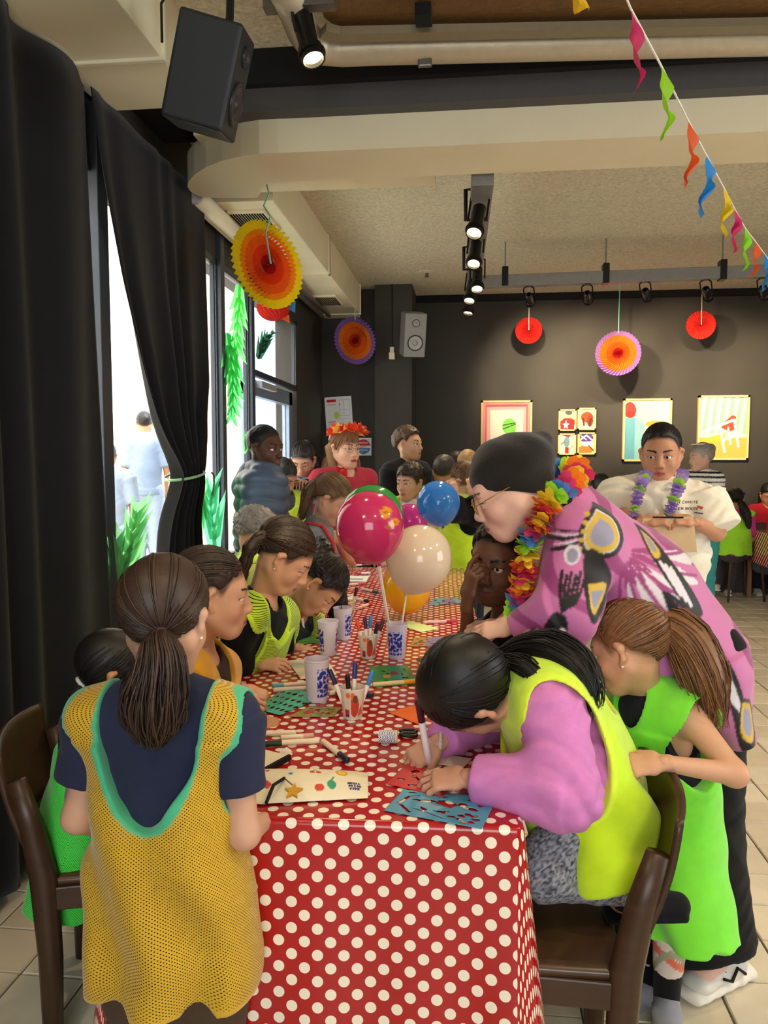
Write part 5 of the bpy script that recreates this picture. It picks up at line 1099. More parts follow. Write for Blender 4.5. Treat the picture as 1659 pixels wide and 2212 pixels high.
    def fold(a=.0035, f=46):
        def d(X, Y, Z):
            q1 = X * f * .7 + Z * f * .55 + 2.0 * np.sin(Y * 21 + Z * 6) + 1.2 * np.sin(X * 17); q2 = Z * f - X * f * .4 + Y * f * .5 + 1.8 * np.sin(X * 24 + Y * 11)
            return a * (1.6 * np.abs(np.sin(q1)) * np.sin(Z * 13 + X * 9 + 1.) + 1.1 * np.abs(np.sin(q2)) * np.sin(Y * 15 + Z * 11) - .4)
        return d
    if bottom:
        bl = bottom.get('len', 2.); P = leg('l', .010 + bottom.get('loose', 0), bl, flat=.15) + leg('r', .010 + bottom.get('loose', 0), bl, flat=.15) + [ec(J['pc'] + ax * .02, J['pc'] - ax * .05, sw * .86 * g + .008, sw * .60 * g + .008, u=sd, k=.04)]
        if bottom.get('skirt'): kk = bottom['skirt']; P += [ec(J['pc'], J['pc'] * V(1, 1, 0) + V(0, 0, kk[0]), sw * g * 1.0, sw * .75 * g, kk[1], kk[2], u=sd, k=.05, cap=.1)]
        garment('trousers' if not bottom.get('skirt') else 'skirt', P, bottom.get('fn', bottom['col']), disp=fold(.0025))
    if top:
        i = top.get('loose', .008); sl_ = top.get('sleeve', 1.); so = i + top.get('sl_loose', .004); P = torso(i) + [q_ for s_ in 'lr' for q_ in arm(s_, so, sl_, k=.03, flat=.12)]
        hem = top.get('hem', .06); P.append(ec(J['pc'], J['pc'] - ax * hem, sw * .88 * g + i, sw * .62 * g + i, sw * .90 * g + i * 1.3, sw * .64 * g + i * 1.3, u=sd, k=.03, cap=.1))
        if top.get('tank'):
            for s_, sg in (('l', -1), ('r', 1)): S = J['s' + s_] - ax * .03; P.append(ec(S - sd * sg * .02, S + sd * sg * .4, .11 * gs, .085 * gs, u=ax, op='-', k=.006, cap=.2))
        nk = top.get('neck', .0); a_ = top.get('neckw', .062) * gs
        P.append(ec(J['nb'] + fw * .012 + ax * (.045), J['nb'] + fw * (.03 + nk) + ax * .012, a_ * 1.0, a_ * .85, u=sd, op='-', k=.006))
        garment(top.get('name', 'shirt'), P, top.get('fn', top['col']) if not callable(top.get('mk')) else top['mk'](J, H, c), m=top.get('mat'), disp=top.get('disp', fold(top.get('fold', .003))))
    if bib:
        i = bib.get('loose', .020); hem = bib.get('hemp'); hemc = J['pc'] - ax * bib.get('hem', .08) if hem is None else px3(hem) - c
        tp = ms + ax * .045 * gs; w0 = bib.get('w0', .86); w1 = bib.get('w1', 1.02)
        P = torso(i) + [ec(ms - ax * .02, hemc, sw * .90 * g + i, sw * .6 * g + i, sw * w1 * g + i, sw * .72 * g + i, u=sd, k=.05, cap=.06)]
        nf, nbk, nw = bib.get('front', .10) * gs, bib.get('back', .07) * gs, bib.get('nw', .075) * gs; cen = J['nb'] + ax * .01
        cuts = [ec(cen + fw * .0, cen + fw * .4, nw, nf, u=sd, op='-', k=.004, cap=.05), ec(cen - fw * .4, cen + fw * .0, nw, nbk, u=sd, op='-', k=.004, cap=.05)]
        ah = bib.get('arm', .105) * gs; st = bib.get('strap', -.028) * gs
        for s_, sg in (('l', -1), ('r', 1)): S = J['s' + s_] - ax * (ah * .55); cuts.append(ec(S + sd * sg * st, S + sd * sg * .4, ah, .085 * gs, u=ax, op='-', k=.004, cap=.25))
        hx_ = nrm(hemc - ms); hd_ = np.linalg.norm(hemc - ms)
        P.append(dict(op='fn', fn=lambda F, X, Y, Z: np.maximum(F, ((X - ms[0]) * hx_[0] + (Y - ms[1]) * hx_[1] + (Z - ms[2]) * hx_[2] - hd_ - bib.get('hw', 1.) * .010 * np.sin((X * sd[0] + Y * sd[1] + Z * sd[2]) * 34) - .006 * np.sin((X + Y) * 61)) * .9), a=ms, b=ms, r=(0,), k=0))
        P += cuts; bc = srgb(bib['col']); tc_ = srgb(bib['trim']) if bib.get('trim') else tuple(np.array(bc) * .92); tw = bib.get('tw', .011); hemax = nrm(hemc - ms); hl_ = np.linalg.norm(hemc - ms)
        def colf(v):
            cc = np.tile(np.array([*bc, 1.]), (len(v), 1)); d = np.min([np.abs(ev(q_, v[:, 0], v[:, 1], v[:, 2])) for q_ in cuts], 0); m = d < tw; cc[m, :3] = tc_; cc[m, 3] = 0
            t = (v - ms) @ hemax; m = t > hl_ - .012; cc[m, 3] = 0; cc[m, :3] = np.array(bc) * 1.02
            if bib.get('shade'): z_ = np.clip((v[:, 2] - bib['shade'][0]) / (bib['shade'][1] - bib['shade'][0]), 0, 1)[:, None]; cc[:, :3] = np.where(m[:, None] | (cc[:, 3:] > 0), cc[:, :3] * (1 - z_) + np.array(srgb(bib['shade'][2])) * z_, cc[:, :3])
            return cc
        fo = bib.get('fold', .006)
        def dsp(X, Y, Z):
            a = X * sd[0] + Y * sd[1] + Z * sd[2]; t = np.clip(-((X - ms[0]) * ax[0] + (Y - ms[1]) * ax[1] + (Z - ms[2]) * ax[2]) / max(hl_, .1), 0, 1.2)
            return fo * t * np.sin(a * 42 + 2.2 * np.sin(Z * 9)) + .002 * np.sin(Z * 40 + a * 25)
        garment('bib', P, colf, m=bib.get('mat', M_FARNET), disp=dsp, hx=bib.get('hx'))
    if socks:
        for s_ in 'lr': A = J['a' + s_]; garment('sock', [ec(A - V(0, 0, .02), lerp(A, J['k' + s_], .38), .036 * lg + .006, None, .040 * lg + .006, None, k=.01, cap=.15)], socks, pu=False)
    # ---- shoes
    if shoes:
        for s_ in 'lr':
            A = J['a' + s_]; fd = fdir[s_]; cs = srgb(shoes); s0 = hsz / .85
            P = [ec(A - V(0, 0, .022), A + fd * .05 * s0 - V(0, 0, .03), .037 * s0, .034 * s0, .036 * s0, .030 * s0, k=.02), ec(A + fd * .05 * s0 - V(0, 0, .035), A + fd * .125 * s0 - V(0, 0, .046), .038 * s0, .028 * s0, .034 * s0, .022 * s0, k=.02)]
            sole = ec(A - fd * .03 * s0 - V(0, 0, .062), A + fd * .13 * s0 - V(0, 0, .063), .040 * s0, .012, u=np.cross(fd, V(0, 0, 1)), k=.004); sole['u'] = nrm(np.cross(fd, V(0, 0, 1))); sole['col'] = srgb(solec)
            P.append(sole); v, q = surf(P, hh * 1.3, sm=1); me = np_mesh('shoe', v, q, True); set_col(me, nearest_col(P, v, cs)); obj('shoe', me, M_CLOTH, root)
    return root, H, J, c
def make_hair(root, H, hr, near, c):
    hh = .0040 if near else .0065; col = np.array(srgb(hr['col'])); st = hr.get('style', 'tied'); th = hr.get('thick', .008); seed = int(hr.get('seed', 3)); g = np.random.default_rng(seed)
    cr = (.098 + th, .076 + th * .85, .088 + th); cc = (-.015, 0, .036); P = [H.e(*cc, *cr, k=.01)]
    b0 = hr.get('nape', -.075); sl = hr.get('slope', .80)
    def keep(F, X, Y, Z):                                                       # hairline: a slanted plane rising to the forehead
        d = ((X - H.c[0]) * H.f[0] + (Y - H.c[1]) * H.f[1] + (Z - H.c[2]) * H.f[2]) / H.s; u = ((X - H.c[0]) * H.u[0] + (Y - H.c[1]) * H.u[1] + (Z - H.c[2]) * H.u[2]) / H.s
        hl = b0 + sl * np.clip(d + .11, 0, .105) + hr.get('rise', .55) * np.clip(d + .005, 0, 1); l = ((X - H.c[0]) * H.l[0] + (Y - H.c[1]) * H.l[1] + (Z - H.c[2]) * H.l[2]) / H.s
        hl = hl + .005 * np.sin(l * 90 + 40 * d) + .003 * np.sin(l * 210 + d * 130) - .035 * np.exp(-((d - .028) / .016) ** 2) * (np.abs(l) > .055); return np.maximum(F + (th + .002) * H.s * np.clip(1 - (u - hl) / .022, 0, 1) ** 1.5, (hl - .006 - u) * H.s * .75)
    P.append(dict(op='fn', fn=keep, a=H.c, b=H.c, r=(0,), k=0)); tails = hr.get('tails', [])
    for t in tails:
        pts = [p - c for p in t['pts']]; S = spline(pts, max(6, len(pts) * 3)); R = np.interp(np.linspace(0, 1, len(S)), np.linspace(0, 1, len(t['R'])), t['R'])
        for i in range(len(S) - 1): P.append(ec(S[i], S[i + 1], R[i] * .86, R[i] * .86 * t.get('flat', 1.), R[i + 1] * .86, R[i + 1] * .86 * t.get('flat', 1.), k=.008))
    for e_ in hr.get('blobs', []): P.append(el(e_[0] - c, e_[1], k=.015))
    for a, b, r0, r1 in hr.get('locks', []): P.append(ec(H.p(*a), H.p(*b), r0 * H.s, r0 * H.s * .7, r1 * H.s, r1 * H.s * .7, k=.012))
    fz = hr.get('frizz', .0)
    def disp(X, Y, Z):
        if st == 'braids':
            l = (X - H.c[0]) * H.l[0] + (Y - H.c[1]) * H.l[1] + (Z - H.c[2]) * H.l[2]; d = (X - H.c[0]) * H.f[0] + (Y - H.c[1]) * H.f[1] + (Z - H.c[2]) * H.f[2]; return -.004 * np.abs(np.sin(l * 150)) + .0018 * np.sin(d * 300) + .002
        return fz * (np.sin(X * 160 + 3 * np.sin(Z * 90)) * np.sin(Y * 150 + 2) * np.sin(Z * 140 + 2 * np.sin(X * 80)) + .6 * np.sin(X * 71 + 1) * np.sin(Y * 83) * np.sin(Z * 77)) + X * 0
    v, q = surf(P, hh, disp, sm=1); C = np.ones((len(v), 4)); C[:, :3] = col; parts = [(v, q)]; cl = [C]
    tie = hr.get('tie')
    if tie == 'auto':
        w_ = np.array([float(q_) for q_ in H.loc((tails[0]['pts'][0] - c)[None])[0:3]]).ravel() - np.array(cc); tie = tuple(w_ / np.array(cr))
    if tie is not None:                                                         # combed strands from the hairline to the tie
        e = nrm(np.array(tie)); N_ = hr.get('n', 260 if near else 90); K = 10; a = g.uniform(0, 2 * PI, N_)
        x = np.cos(a); y = np.sin(a); z = np.empty(N_)
        hx = x * cr[0] * .93; hl = b0 + sl * np.clip(hx + .095, 0, .105) + hr.get('rise', .55) * np.clip(hx + .0, 0, 1) + .01; z = np.clip((hl - cc[2]) / cr[2], -.95, .95)
        rr = np.sqrt(1 - z ** 2); s0 = np.stack([x * rr, y * rr, z], 1); lift = g.uniform(0, .55, N_)[:, None]; s0 = s0 * (1 - lift) + nrm(V(.25, 0, 1)) * lift; s0 /= np.linalg.norm(s0, axis=1, keepdims=True)
        om = np.arccos(np.clip(s0 @ e, -1, 1))[:, None]; t = np.linspace(0, 1, K)[None]; so_ = np.sin(om) + 1e-6
        D_ = (np.sin((1 - t) * om) / so_)[..., None] * s0[:, None] + (np.sin(t * om) / so_)[..., None] * e[None, None]
        L_ = D_ * np.array(cr)[None, None] * (1.005 + .012 * np.sin(PI * t))[..., None] + np.array(cc)
        p = H.c + H.s * (L_[..., :1] * H.f + L_[..., 1:2] * H.l + L_[..., 2:] * H.u); rad = np.outer(g.uniform(.7, 1.4, N_), .0022 * H.s * (.5 + .5 * np.sin(PI * np.linspace(.12, .95, K))))
        cs = np.clip(col[None] * (1 + g.normal(0, hr.get('vary', .28), (N_, 1))), 0, 1); v, q, c_ = strands_mesh(p, rad, cs); parts.append((v, q)); cl.append(c_)
    for k, t in enumerate(tails):
        if t.get('n', 0): v, q, c_ = tail_strands([p - c for p in t['pts']], t['R'], t['n'], col, t.get('r', .0024), seed + k, frizz=t.get('frizz', .004), vary=hr.get('vary', .28)); parts.append((v, q)); cl.append(c_)
    v, q = join(parts); me = np_mesh('hair', v, q, True); set_col(me, np.concatenate(cl)); o = obj('hair', me, M_HAIR, root)
    if tie is not None and hr.get('band'):
        e = nrm(np.array(tie)); L_ = e * np.array(cr) * 1.02 + np.array(cc); p = H.p(*L_); d = nrm(H.f * e[0] + H.l * e[1] + H.u * e[2]); a1 = nrm(np.cross(d, V(.1, .3, .9))); a2 = np.cross(d, a1); R = hr.get('bandr', .014)
        MB().tube([p + d * hr.get('bo', .004) + (a1 * math.cos(t) + a2 * math.sin(t)) * R for t in np.linspace(0, 2 * PI, 18)], .0055, 6).obj('hair_tie', mat('hair_tie_' + hr['band'], hr['band'], .7, bump=.3), o, smooth=True)
    return o
def rel(px, py, D, c): return W(px, py, D) - c
def glasses(root, H, m=None, r=.021):
    b = MB()
    for y in (-1, 1):
        b.tube([H.p(.106 + .002 * math.cos(t), y * .034 + r * math.cos(t), -.003 + r * .9 * math.sin(t)) for t in np.linspace(0, 2 * PI, 22)], .0013 * H.s, 6); b.tube([H.p(.103, y * (.034 + r), 0), H.p(.06, y * .074, .006), H.p(.0, y * .080, .012)], .0012, 5)
    b.tube([H.p(.110, -.013, .002), H.p(.113, 0, .005), H.p(.110, .013, .002)], .0013, 5); b.obj('glasses', m or M_WIRE, root, smooth=True)
def studs(root, H, col='#e8e4da'):
    for y in (-1, 1): MB().lathe([(.0005, .004), (.0035, .003), (.004, 0), (.0005, -.004)], H.p(.004, y * .079, -.036), H.l * y, 8).obj('earring', mat('stud_' + col, col, .2, metal=.3), root, smooth=True)
def lei(root, pts, cols, label=None, n=34, r=.03, seed=1, name='flower_garland', petal_px=None):
    """garland of crumpled tissue flowers along pts (already relative to the root)"""
    g = np.random.default_rng(seed); S = spline(pts, n); o0 = None
    for i, p in enumerate(S):
        b = MB(); t = nrm(S[min(i + 1, n - 1)] - S[max(i - 1, 0)]); a = nrm(np.cross(t, V(.3, .2, .9))); bb = np.cross(t, a); kk = 7
        for ring, (rs, lift) in enumerate(((1., .15), (.72, .6))):
            for k in range(kk):
                th = 2 * PI * (k + ring * .5) / kk + g.uniform(-.25, .25); d = a * math.cos(th) + bb * math.sin(th); s = np.cross(t, d); R = r * rs * g.uniform(.8, 1.15); q_ = t * (lift * (1 if ring else -1) + g.uniform(-.35, .35)) * R
                pts_ = [p, p + d * R * .35 + s * R * .34 + q_ * .2, p + d * R * .8 + s * R * .46 + q_ * .8, p + d * R * 1.05 + s * R * .12 + q_ * 1.1 + t * g.uniform(-.2, .2) * R, p + d * R * .95 - s * R * .28 + q_ * .9, p + d * R * .5 - s * R * .44 + q_ * .3]
                b.add(pts_, [(0, 1, 2), (0, 2, 3), (0, 3, 4), (0, 4, 5)])
        col = cols[i % len(cols)]; b.obj(name, mat('tissue_flower_' + col, srgb(col), .8, thin=.4, var=.1), root, smooth=True)
# ------------------------------------------------------------------ the cast, nearest first
def JP(**k): return {a: (W(*b) if len(b) == 3 and a not in ('hf', 'bf', 'fl', 'fr') else V(*b)) for a, b in k.items()}
LIME, GREEN = '#c8ee1e', '#6ee83a'
SK1, SK2, SK3, SK4 = '#d9a98c', '#c08a66', '#a8714e', '#5e3a28'
# girl in the yellow bib, seen from behind
J = JP(hc=(357, 1335, 1.40), hf=(.10, .95, -.22), nb=(357, 1500, 1.43), sl=(212, 1556, 1.42), sr=(498, 1556, 1.42), el=(168, 1765, 1.40), er=(528, 1800, 1.40), wl=(250, 1800, 1.52), wr=(573, 1772, 1.53), pc=(378, 2060, 1.44), bf=(.08, 1, 0))
T_ = [W(350, 1372, 1.31), W(345, 1420, 1.285), W(335, 1500, 1.285), W(332, 1560, 1.30), W(328, 1600, 1.31)]
p1 = person('girl from behind in navy shirt and yellow mesh bib with green trim', J, '#c99a80', dict(col='#3a281f', tie='auto', tails=[dict(pts=T_, R=[.018, .042, .060, .050, .018], n=420, r=.0022, frizz=.006, flat=.6)], seed=2, n=520, nape=-.085, slope=.78, vary=.35),
            dict(col='#262b44', sleeve=.62, sl_loose=.014, loose=.010, neck=-.03, hem=-.08), bib=dict(col='#c89f20', trim='#3fae82', mat=M_NET, back=.275, front=.15, nw=.128, arm=.150, strap=.006, hemp=(380, 2120, 1.42), w1=1.04, w0=.8, fold=.016, loose=.022, hx=.0046, tw=.009),
            bottom=dict(col='#4a3b2c', loose=.012), hs=.95, g=1.0, hsz=.78, curl=(.6, .7), closed=0.)
studs(p1[0], p1[1])
# small child seated behind her
J = JP(hc=(243, 1452, 1.93), hf=(.88, .40, -.30), nb=(222, 1560, 1.93), sl=(238, 1592, 2.05), sr=(196, 1610, 1.82), el=(420, 1640, 2.12), er=(190, 1740, 1.72), wl=(552, 1556, 2.03), wr=(300, 1760, 1.78), pc=(170, 1850, 1.92), bf=(.95, .3, 0),
       kl=(330, 1830, 2.05), kr=(320, 1890, 1.85), al=(330, 2120, 2.05), ar=(320, 2190, 1.9))
T_ = [W(184, 1470, 1.90), W(160, 1520, 1.87), W(148, 1600, 1.86), W(140, 1680, 1.86)]
p2 = person('child with black ponytail and white hair tie seated by the curtain', J, SK2, dict(col='#15110f', tie='auto', band='#d8d4d0', bandr=.017, tails=[dict(pts=T_, R=[.010, .022, .026, .010], n=160, r=.0022)], seed=5, n=260), dict(col='#8a8894', sleeve=1.85, sl_loose=.012), bib=dict(col='#46e04a', mat=M_NET, hem=.12, fold=.006, loose=.024, w1=1.1),
            bottom=dict(col='#4a4658', loose=.006), hs=.88, hsz=.72, curl=(.65, .5), hd=(V(.88, .25, -.28), None), hn=(V(.2, -.35, .85), None))
# girl in the orange yellow bib, in profile
J = JP(hc=(455, 1283, 2.03), hf=(.93, .33, -.12), nb=(425, 1415, 2.07), sl=(470, 1445, 2.22), sr=(405, 1470, 1.95), el=(520, 1560, 2.3), er=(440, 1600, 1.95), wl=(526, 1488, 2.26), wr=(500, 1516, 2.08), pc=(395, 1690, 2.1), bf=(.9, .35, 0))
p3 = person('girl in profile with brown hair pulled back and ochre bib', J, '#d3a083', dict(col='#33241c', tie=(-.9, -.2, -.1), tails=[dict(pts=[W(400, 1290, 2.02), W(380, 1330, 2.04), W(385, 1380, 2.06)], R=[.03, .04, .02], n=120, frizz=.01)], frizz=.004, seed=7, n=260, nape=-.06, slope=.86, rise=.42), dict(col='#3a2418', sleeve=1.8, fn=lambda v: np.tile(np.array([*srgb('#33211a'), 1.]), (len(v), 1))),
            bib=dict(col='#d69a1e', mat=M_FARNET, trim='#b8861a', front=.13, arm=.12, strap=-.05, hem=.05, fold=.006), bottom=dict(col='#2a2c38'), hs=1.0, g=.86, hsz=.82, curl=(.75, .7), closed=.35, hn=(V(.2, -.3, .9), V(.2, -.5, .8)), hd=(V(.85, .15, -.35), V(.9, .3, -.1)), lips='#b06a5c', cheek='#d88f78', gaze=(.8, .2, -.4))
# girl with the braid
J = JP(hc=(612, 1200, 2.62), hf=(.78, .10, -.60), nb=(560, 1302, 2.64), sl=(605, 1330, 2.82), sr=(522, 1345, 2.50), el=(600, 1470, 2.85), er=(500, 1430, 2.50), wl=(650, 1402, 2.88), wr=(552, 1432, 2.56), pc=(490, 1570, 2.68), bf=(.9, .3, 0))
BR = [W(566, 1158, 2.56), W(548, 1172, 2.54), W(535, 1200, 2.53), W(527, 1230, 2.53), W(520, 1262, 2.54)]
p4 = person('girl with a dark braid and sparkling face paint bending over her drawing', J, '#d6a07c', dict(col='#3a2a1e', tie='auto', seed=9, n=420, nape=-.055, slope=.70, rise=.45, vary=.4, tails=[dict(pts=BR, R=[.020, .028, .020, .027, .018, .024, .014, .018, .008], n=90, r=.0030, frizz=.002)]), dict(col='#14151a', sleeve=1.75, loose=.012),
            bib=dict(col='#b9dc2a', mat=M_ROW, trim='#c8ee2e', front=.12, back=.10, arm=.115, strap=-.05, hem=.06, fold=.008, loose=.020, hx=.005), bottom=dict(col='#2a2c38'), hs=1.02, g=.84, hsz=.86, curl=(.6, .42), closed=.55, up=(.5, 0, .9), gaze=(.6, .0, -.8), hn=(V(0, -.3, .9), V(.1, -.45, .85)), hd=(V(.9, .1, -.3), V(.95, .1, -.05)), lips='#b26a60', cheek='#c87a60')
studs(p4[0], p4[1])
for k, (x, y, z) in enumerate(((.072, .056, .012), (.080, .050, .02), (.086, .040, .026), (.06, .062, .0))): MB().lathe([(.0005, .002), (.0016, .001), (.0018, 0)], p4[1].p(x, -y, z), -p4[1].l, 6).obj('face_gem', mat('silver_gem', '#e8e8f0', .15, metal=.8), p4[0])
# girl with the bun, head low
J = JP(hc=(690, 1262, 3.02), hf=(.50, -.18, -.82), nb=(628, 1318, 3.06), sl=(665, 1345, 3.24), sr=(592, 1350, 2.92), el=(690, 1420, 3.2), er=(585, 1430, 2.95), wl=(668, 1382, 3.2), wr=(628, 1378, 3.06), pc=(545, 1490, 3.1), bf=(.9, .3, 0))
p5 = person('girl with a dark curly bun writing with a red capped marker', J, '#cc946c', dict(col='#221914', tie=(-.35, .1, .95), seed=11, n=300, frizz=.005, nape=-.06, slope=.72, rise=.5, blobs=[(W(702, 1192, 3.06), (.036, .036, .045)), (W(695, 1170, 3.08), (.026, .026, .026))], tails=[dict(pts=[W(715, 1235, 3.1), W(732, 1290, 3.12), W(725, 1340, 3.14), W(715, 1372, 3.14)], R=[.03, .035, .03, .012], n=120, frizz=.012)]),
            dict(col='#17181f', sleeve=1.8, loose=.012), bib=dict(col='#b3d52c', mat=M_ROW, front=.14, arm=.12, strap=-.05, hem=.05, fold=.005), bottom=dict(col='#2a2c38'), hs=.98, g=.84, up=(.80, .1, .55), hsz=.85, curl=(.8, .75), closed=.6, hn=(V(0, -.2, .95), V(0, -.45, .85)), hd=(V(.8, 0, -.4), V(.9, .1, -.2)), gaze=(.5, -.1, -.8), lips='#a85f55')
studs(p5[0], p5[1])
marker(W(655, 1362, 3.04), W(649, 1319, 2.98), '#d83a2a', 'cream marker with red end held upright by the bun girl', rr=.0075, body='#efdcc0', group='felt markers held in hands')
# boy with cornrows on the other side
J = JP(hc=(1078, 1212, 2.42), hf=(-.42, -.90, -.10), nb=(1090, 1345, 2.50), sl=(1150, 1390, 2.42), sr=(1040, 1385, 2.62), el=(1075, 1470, 2.45), er=(1008, 1400, 2.42), wl=(948, 1428, 2.74), wr=(1010, 1300, 2.28), pc=(1130, 1620, 2.6), bf=(-.75, -.6, 0), kl=(1040, 1640, 2.35), kr=(1030, 1620, 2.65), al=(1060, 2020, 2.35), ar=(1050, 1930, 2.65))
p6 = person('boy with cornrow braids in black shirt leaning a hand on his cheek', J, '#6a4431', dict(col='#0e0b0a', style='braids', thick=.010, nape=-.06, slope=.85, rise=.55), dict(col='#17171a', sleeve=.85, sl_loose=.016, loose=.012), bottom=dict(col='#20222a'), hs=1.06, hsz=.98, curl=(.75, 1.0), up=(.12, 0, 1), gaze=(-.35, -.95, .02), iris='#1e110a', lips='#6a3c34', brow='#0c0807', stubble='#1a100c', hn=(V(0, -.4, .9), V(-.8, -.45, .1)), hd=(V(-.95, .1, -.25), V(.15, -.05, .98)), points=(None, {0: .35, 1: .95, 2: 1.1, 3: 1.15}), fat=1.05)
# woman in black beanie and butterfly print kimono
J = JP(hc=(1106, 1056, 2.10), hf=(-.90, .02, -.42), nb=(1222, 1128, 2.16), sl=(1262, 1172, 2.00), sr=(1195, 1165, 2.38), el=(1225, 1330, 1.92), er=(1120, 1330, 2.40), wl=(1112, 1352, 2.02), wr=(1085, 1350, 2.30), pc=(1470, 1400, 2.20), bf=(-1, 0, 0), fl=(-.8, -.6, 0), fr=(-.9, -.3, 0), kl=(1510, 1750, 2.12), kr=(1480, 1750, 2.4), al=(1575, 2040, 2.20), ar=(1500, 2000, 2.44))
def kim(c):
    def f(v):                                                                      # print laid flat on the garment's side (x, z), drawn at the scale of its near face
        x = 1015 + (v[:, 0] + c[0]) / 2.04 * 1660; y = 985 - (v[:, 2] - CAMZ) / 2.04 * 1660; x = x + 8 * np.sin(v[:, 1] * 9); S = []
        pk, mg, bk, wh, gy, ye = '#c26da4', '#963c78', '#120e11', '#d8d0da', '#8e8ba2', '#c8a63c'
        sp = lambda P_: ('poly', [tuple(q_) for q_ in spline(P_ + P_[:1], len(P_) * 6)])
        grow = lambda P_, k: [((a - cx) * k + cx, (b - cy) * k + cy) for cx, cy in [np.mean(P_, 0)] for a, b in P_]
        fan_ = lambda cx, cy, a0, a1, r0, r1, n, duty: ('fn', lambda a, b: (lambda th, r: (th > a0) & (th < a1) & (r > r0) & (r < r1 * (1 - .16 * np.cos((th - a0) / (a1 - a0) * n * 2 * PI))) & (((th - a0) / (a1 - a0) * n) % 1 < duty * (.55 + .45 * (r - r0) / (r1 - r0))))(np.arctan2(b - cy, a - cx), np.hypot(a - cx, b - cy)))
        ln = lambda col, pts, w: [(col, ('line', tuple(p_), tuple(q_), w)) for p_, q_ in zip(spline(pts, 14)[:-1], spline(pts, 14)[1:])]
        S += [(mg, ('fn', lambda a, b: np.sin(a * .042 - b * .030 + 1.8 * np.sin(b * .021 + a * .006)) > .72))]
        S += [(wh, fan_(1312, 1178, .05, 1.45, 40, 165, 6, .78)), (mg, fan_(1312, 1178, -.05, 1.5, 30, 70, 6, .55))]                       # pale cells of the big wing
        for a_ in (.05, .33, .61, .89, 1.17, 1.45): S += ln(mg, [(1312 + 30 * math.cos(a_), 1178 + 30 * math.sin(a_)), (1312 + 110 * math.cos(a_ + .06), 1178 + 110 * math.sin(a_ + .06)), (1312 + 185 * math.cos(a_), 1178 + 185 * math.sin(a_))], 3.2)
        E1 = [(1268, 1098), (1298, 1118), (1308, 1152), (1288, 1174), (1248, 1168), (1244, 1132)]
        S += [(bk, fan_(1270, 1135, 2.6, 4.3, 34, 92, 7, .62)), (wh, fan_(1270, 1135, 2.72, 4.3, 30, 84, 7, .42)), (bk, sp(grow(E1, 1.42))), (wh, sp(grow(E1, 1.12))), (ye, sp(grow(E1, 1.05))), (gy, sp(grow(E1, .72)))]
        S += [(ye, ('ell', 1230 + 4 * k, 1170 - 17 * k, 6, 5)) for k in range(5)]
        E2 = [(1240, 1182), (1262, 1178), (1290, 1218), (1290, 1252), (1266, 1302), (1250, 1296), (1240, 1240)]
        S += [(bk, sp(grow(E2, 1.1))), (wh, fan_(1264, 1300, 4.25, 5.15, 52, 112, 5, .7)), (ye, sp([(1247, 1238), (1284, 1240), (1276, 1268), (1261, 1294), (1252, 1284)])), (gy, sp([(1252, 1252), (1277, 1252), (1270, 1268), (1261, 1283), (1255, 1276)]))]
        S += [(wh, ('ell', 1216, 1182, 16, 20, .3)), (gy, ('ell', 1216, 1184, 11, 14, .3))]
        for k in range(6): S += ln(bk, [(1196 + 9 * k, 1215 + 7 * (k % 2)), (1192 + 8 * k, 1250), (1196 + 5 * k, 1288 - 3 * k)], 3.6 - .3 * (k % 3))
        S += [(bk, sp([(1162, 1320), (1180, 1292), (1204, 1300), (1206, 1340), (1186, 1362), (1168, 1352)])), (wh, ('ell', 1192, 1338, 9, 18, .5)), (wh, ('ell', 1176, 1342, 6, 14, .8)), (wh, (('fn', lambda a, b: np.sin((a + b * .8) * .42 + 1.4 * np.sin(b * .1)) > -.1), ('ell', 1150, 1356, 30, 26))), (bk, (('fn', lambda a, b: np.sin((a + b * .8) * .42 + 1.4 * np.sin(b * .1)) <= -.1), ('ell', 1150, 1356, 30, 26)))]
        S += [(bk, sp([(1362, 1128), (1385, 1145), (1428, 1205), (1468, 1262), (1490, 1308), (1470, 1312), (1432, 1272), (1395, 1215), (1372, 1172)])), (ye, sp([(1371, 1142), (1388, 1158), (1404, 1188), (1390, 1196), (1377, 1170)])), (gy, sp([(1375, 1150), (1386, 1160), (1396, 1180), (1388, 1184), (1380, 1168)]))]
        for k in range(3): S += ln(wh, [(1400 + 11 * k, 1204 + 6 * k), (1420 + 12 * k, 1238 + 9 * k), (1438 + 12 * k, 1268 + 12 * k)], 3.4)
        for k in range(5): S += ln(bk, [(1402 + 2 * k, 1262 + 6 * k), (1432, 1280 + 15 * k), (1462 - 3 * k, 1318 + 18 * k)], 4.2)
        S += [(bk, sp([(1478, 1345), (1500, 1340), (1545, 1420), (1575, 1500), (1590, 1575), (1560, 1580), (1535, 1480), (1500, 1400)]))]
        for k in range(5): S += ln(wh, [(1488 + 8 * k, 1352 + 10 * k), (1518 + 7 * k, 1420 + 10 * k), (1545 + 5 * k, 1486 + 6 * k)], 3.6)
        E3 = [(1566, 1492), (1586, 1500), (1594, 1540), (1580, 1562), (1562, 1545)]; S += [(bk, sp(grow(E3, 1.35))), (ye, sp(grow(E3, 1.1))), (gy, sp(grow(E3, .75)))]
        return paint(x, y, pk, S)
    return f
p7 = person('woman in black beanie, pink butterfly kimono and rainbow garland leaning over', J, '#dfb09c', None, None, bottom=dict(col='#060507', loose=.02, skirt=(.12, .15, .20)), hs=1.04, g=1.0, closed=.8, up=(-.42, 0, .9), gaze=(-.8, 0, -.6), lips='#b56a66', brow='#6a4a3a', ears=False, shoes=None, hsz=.95, curl=(.5, .5), hn=(V(0, -.4, .9), V(0, -.3, .9)), hd=(V(-.9, .1, -.2), V(-.9, -.2, -.1)), cheek='#d88a80')
root, H, J, c = p7
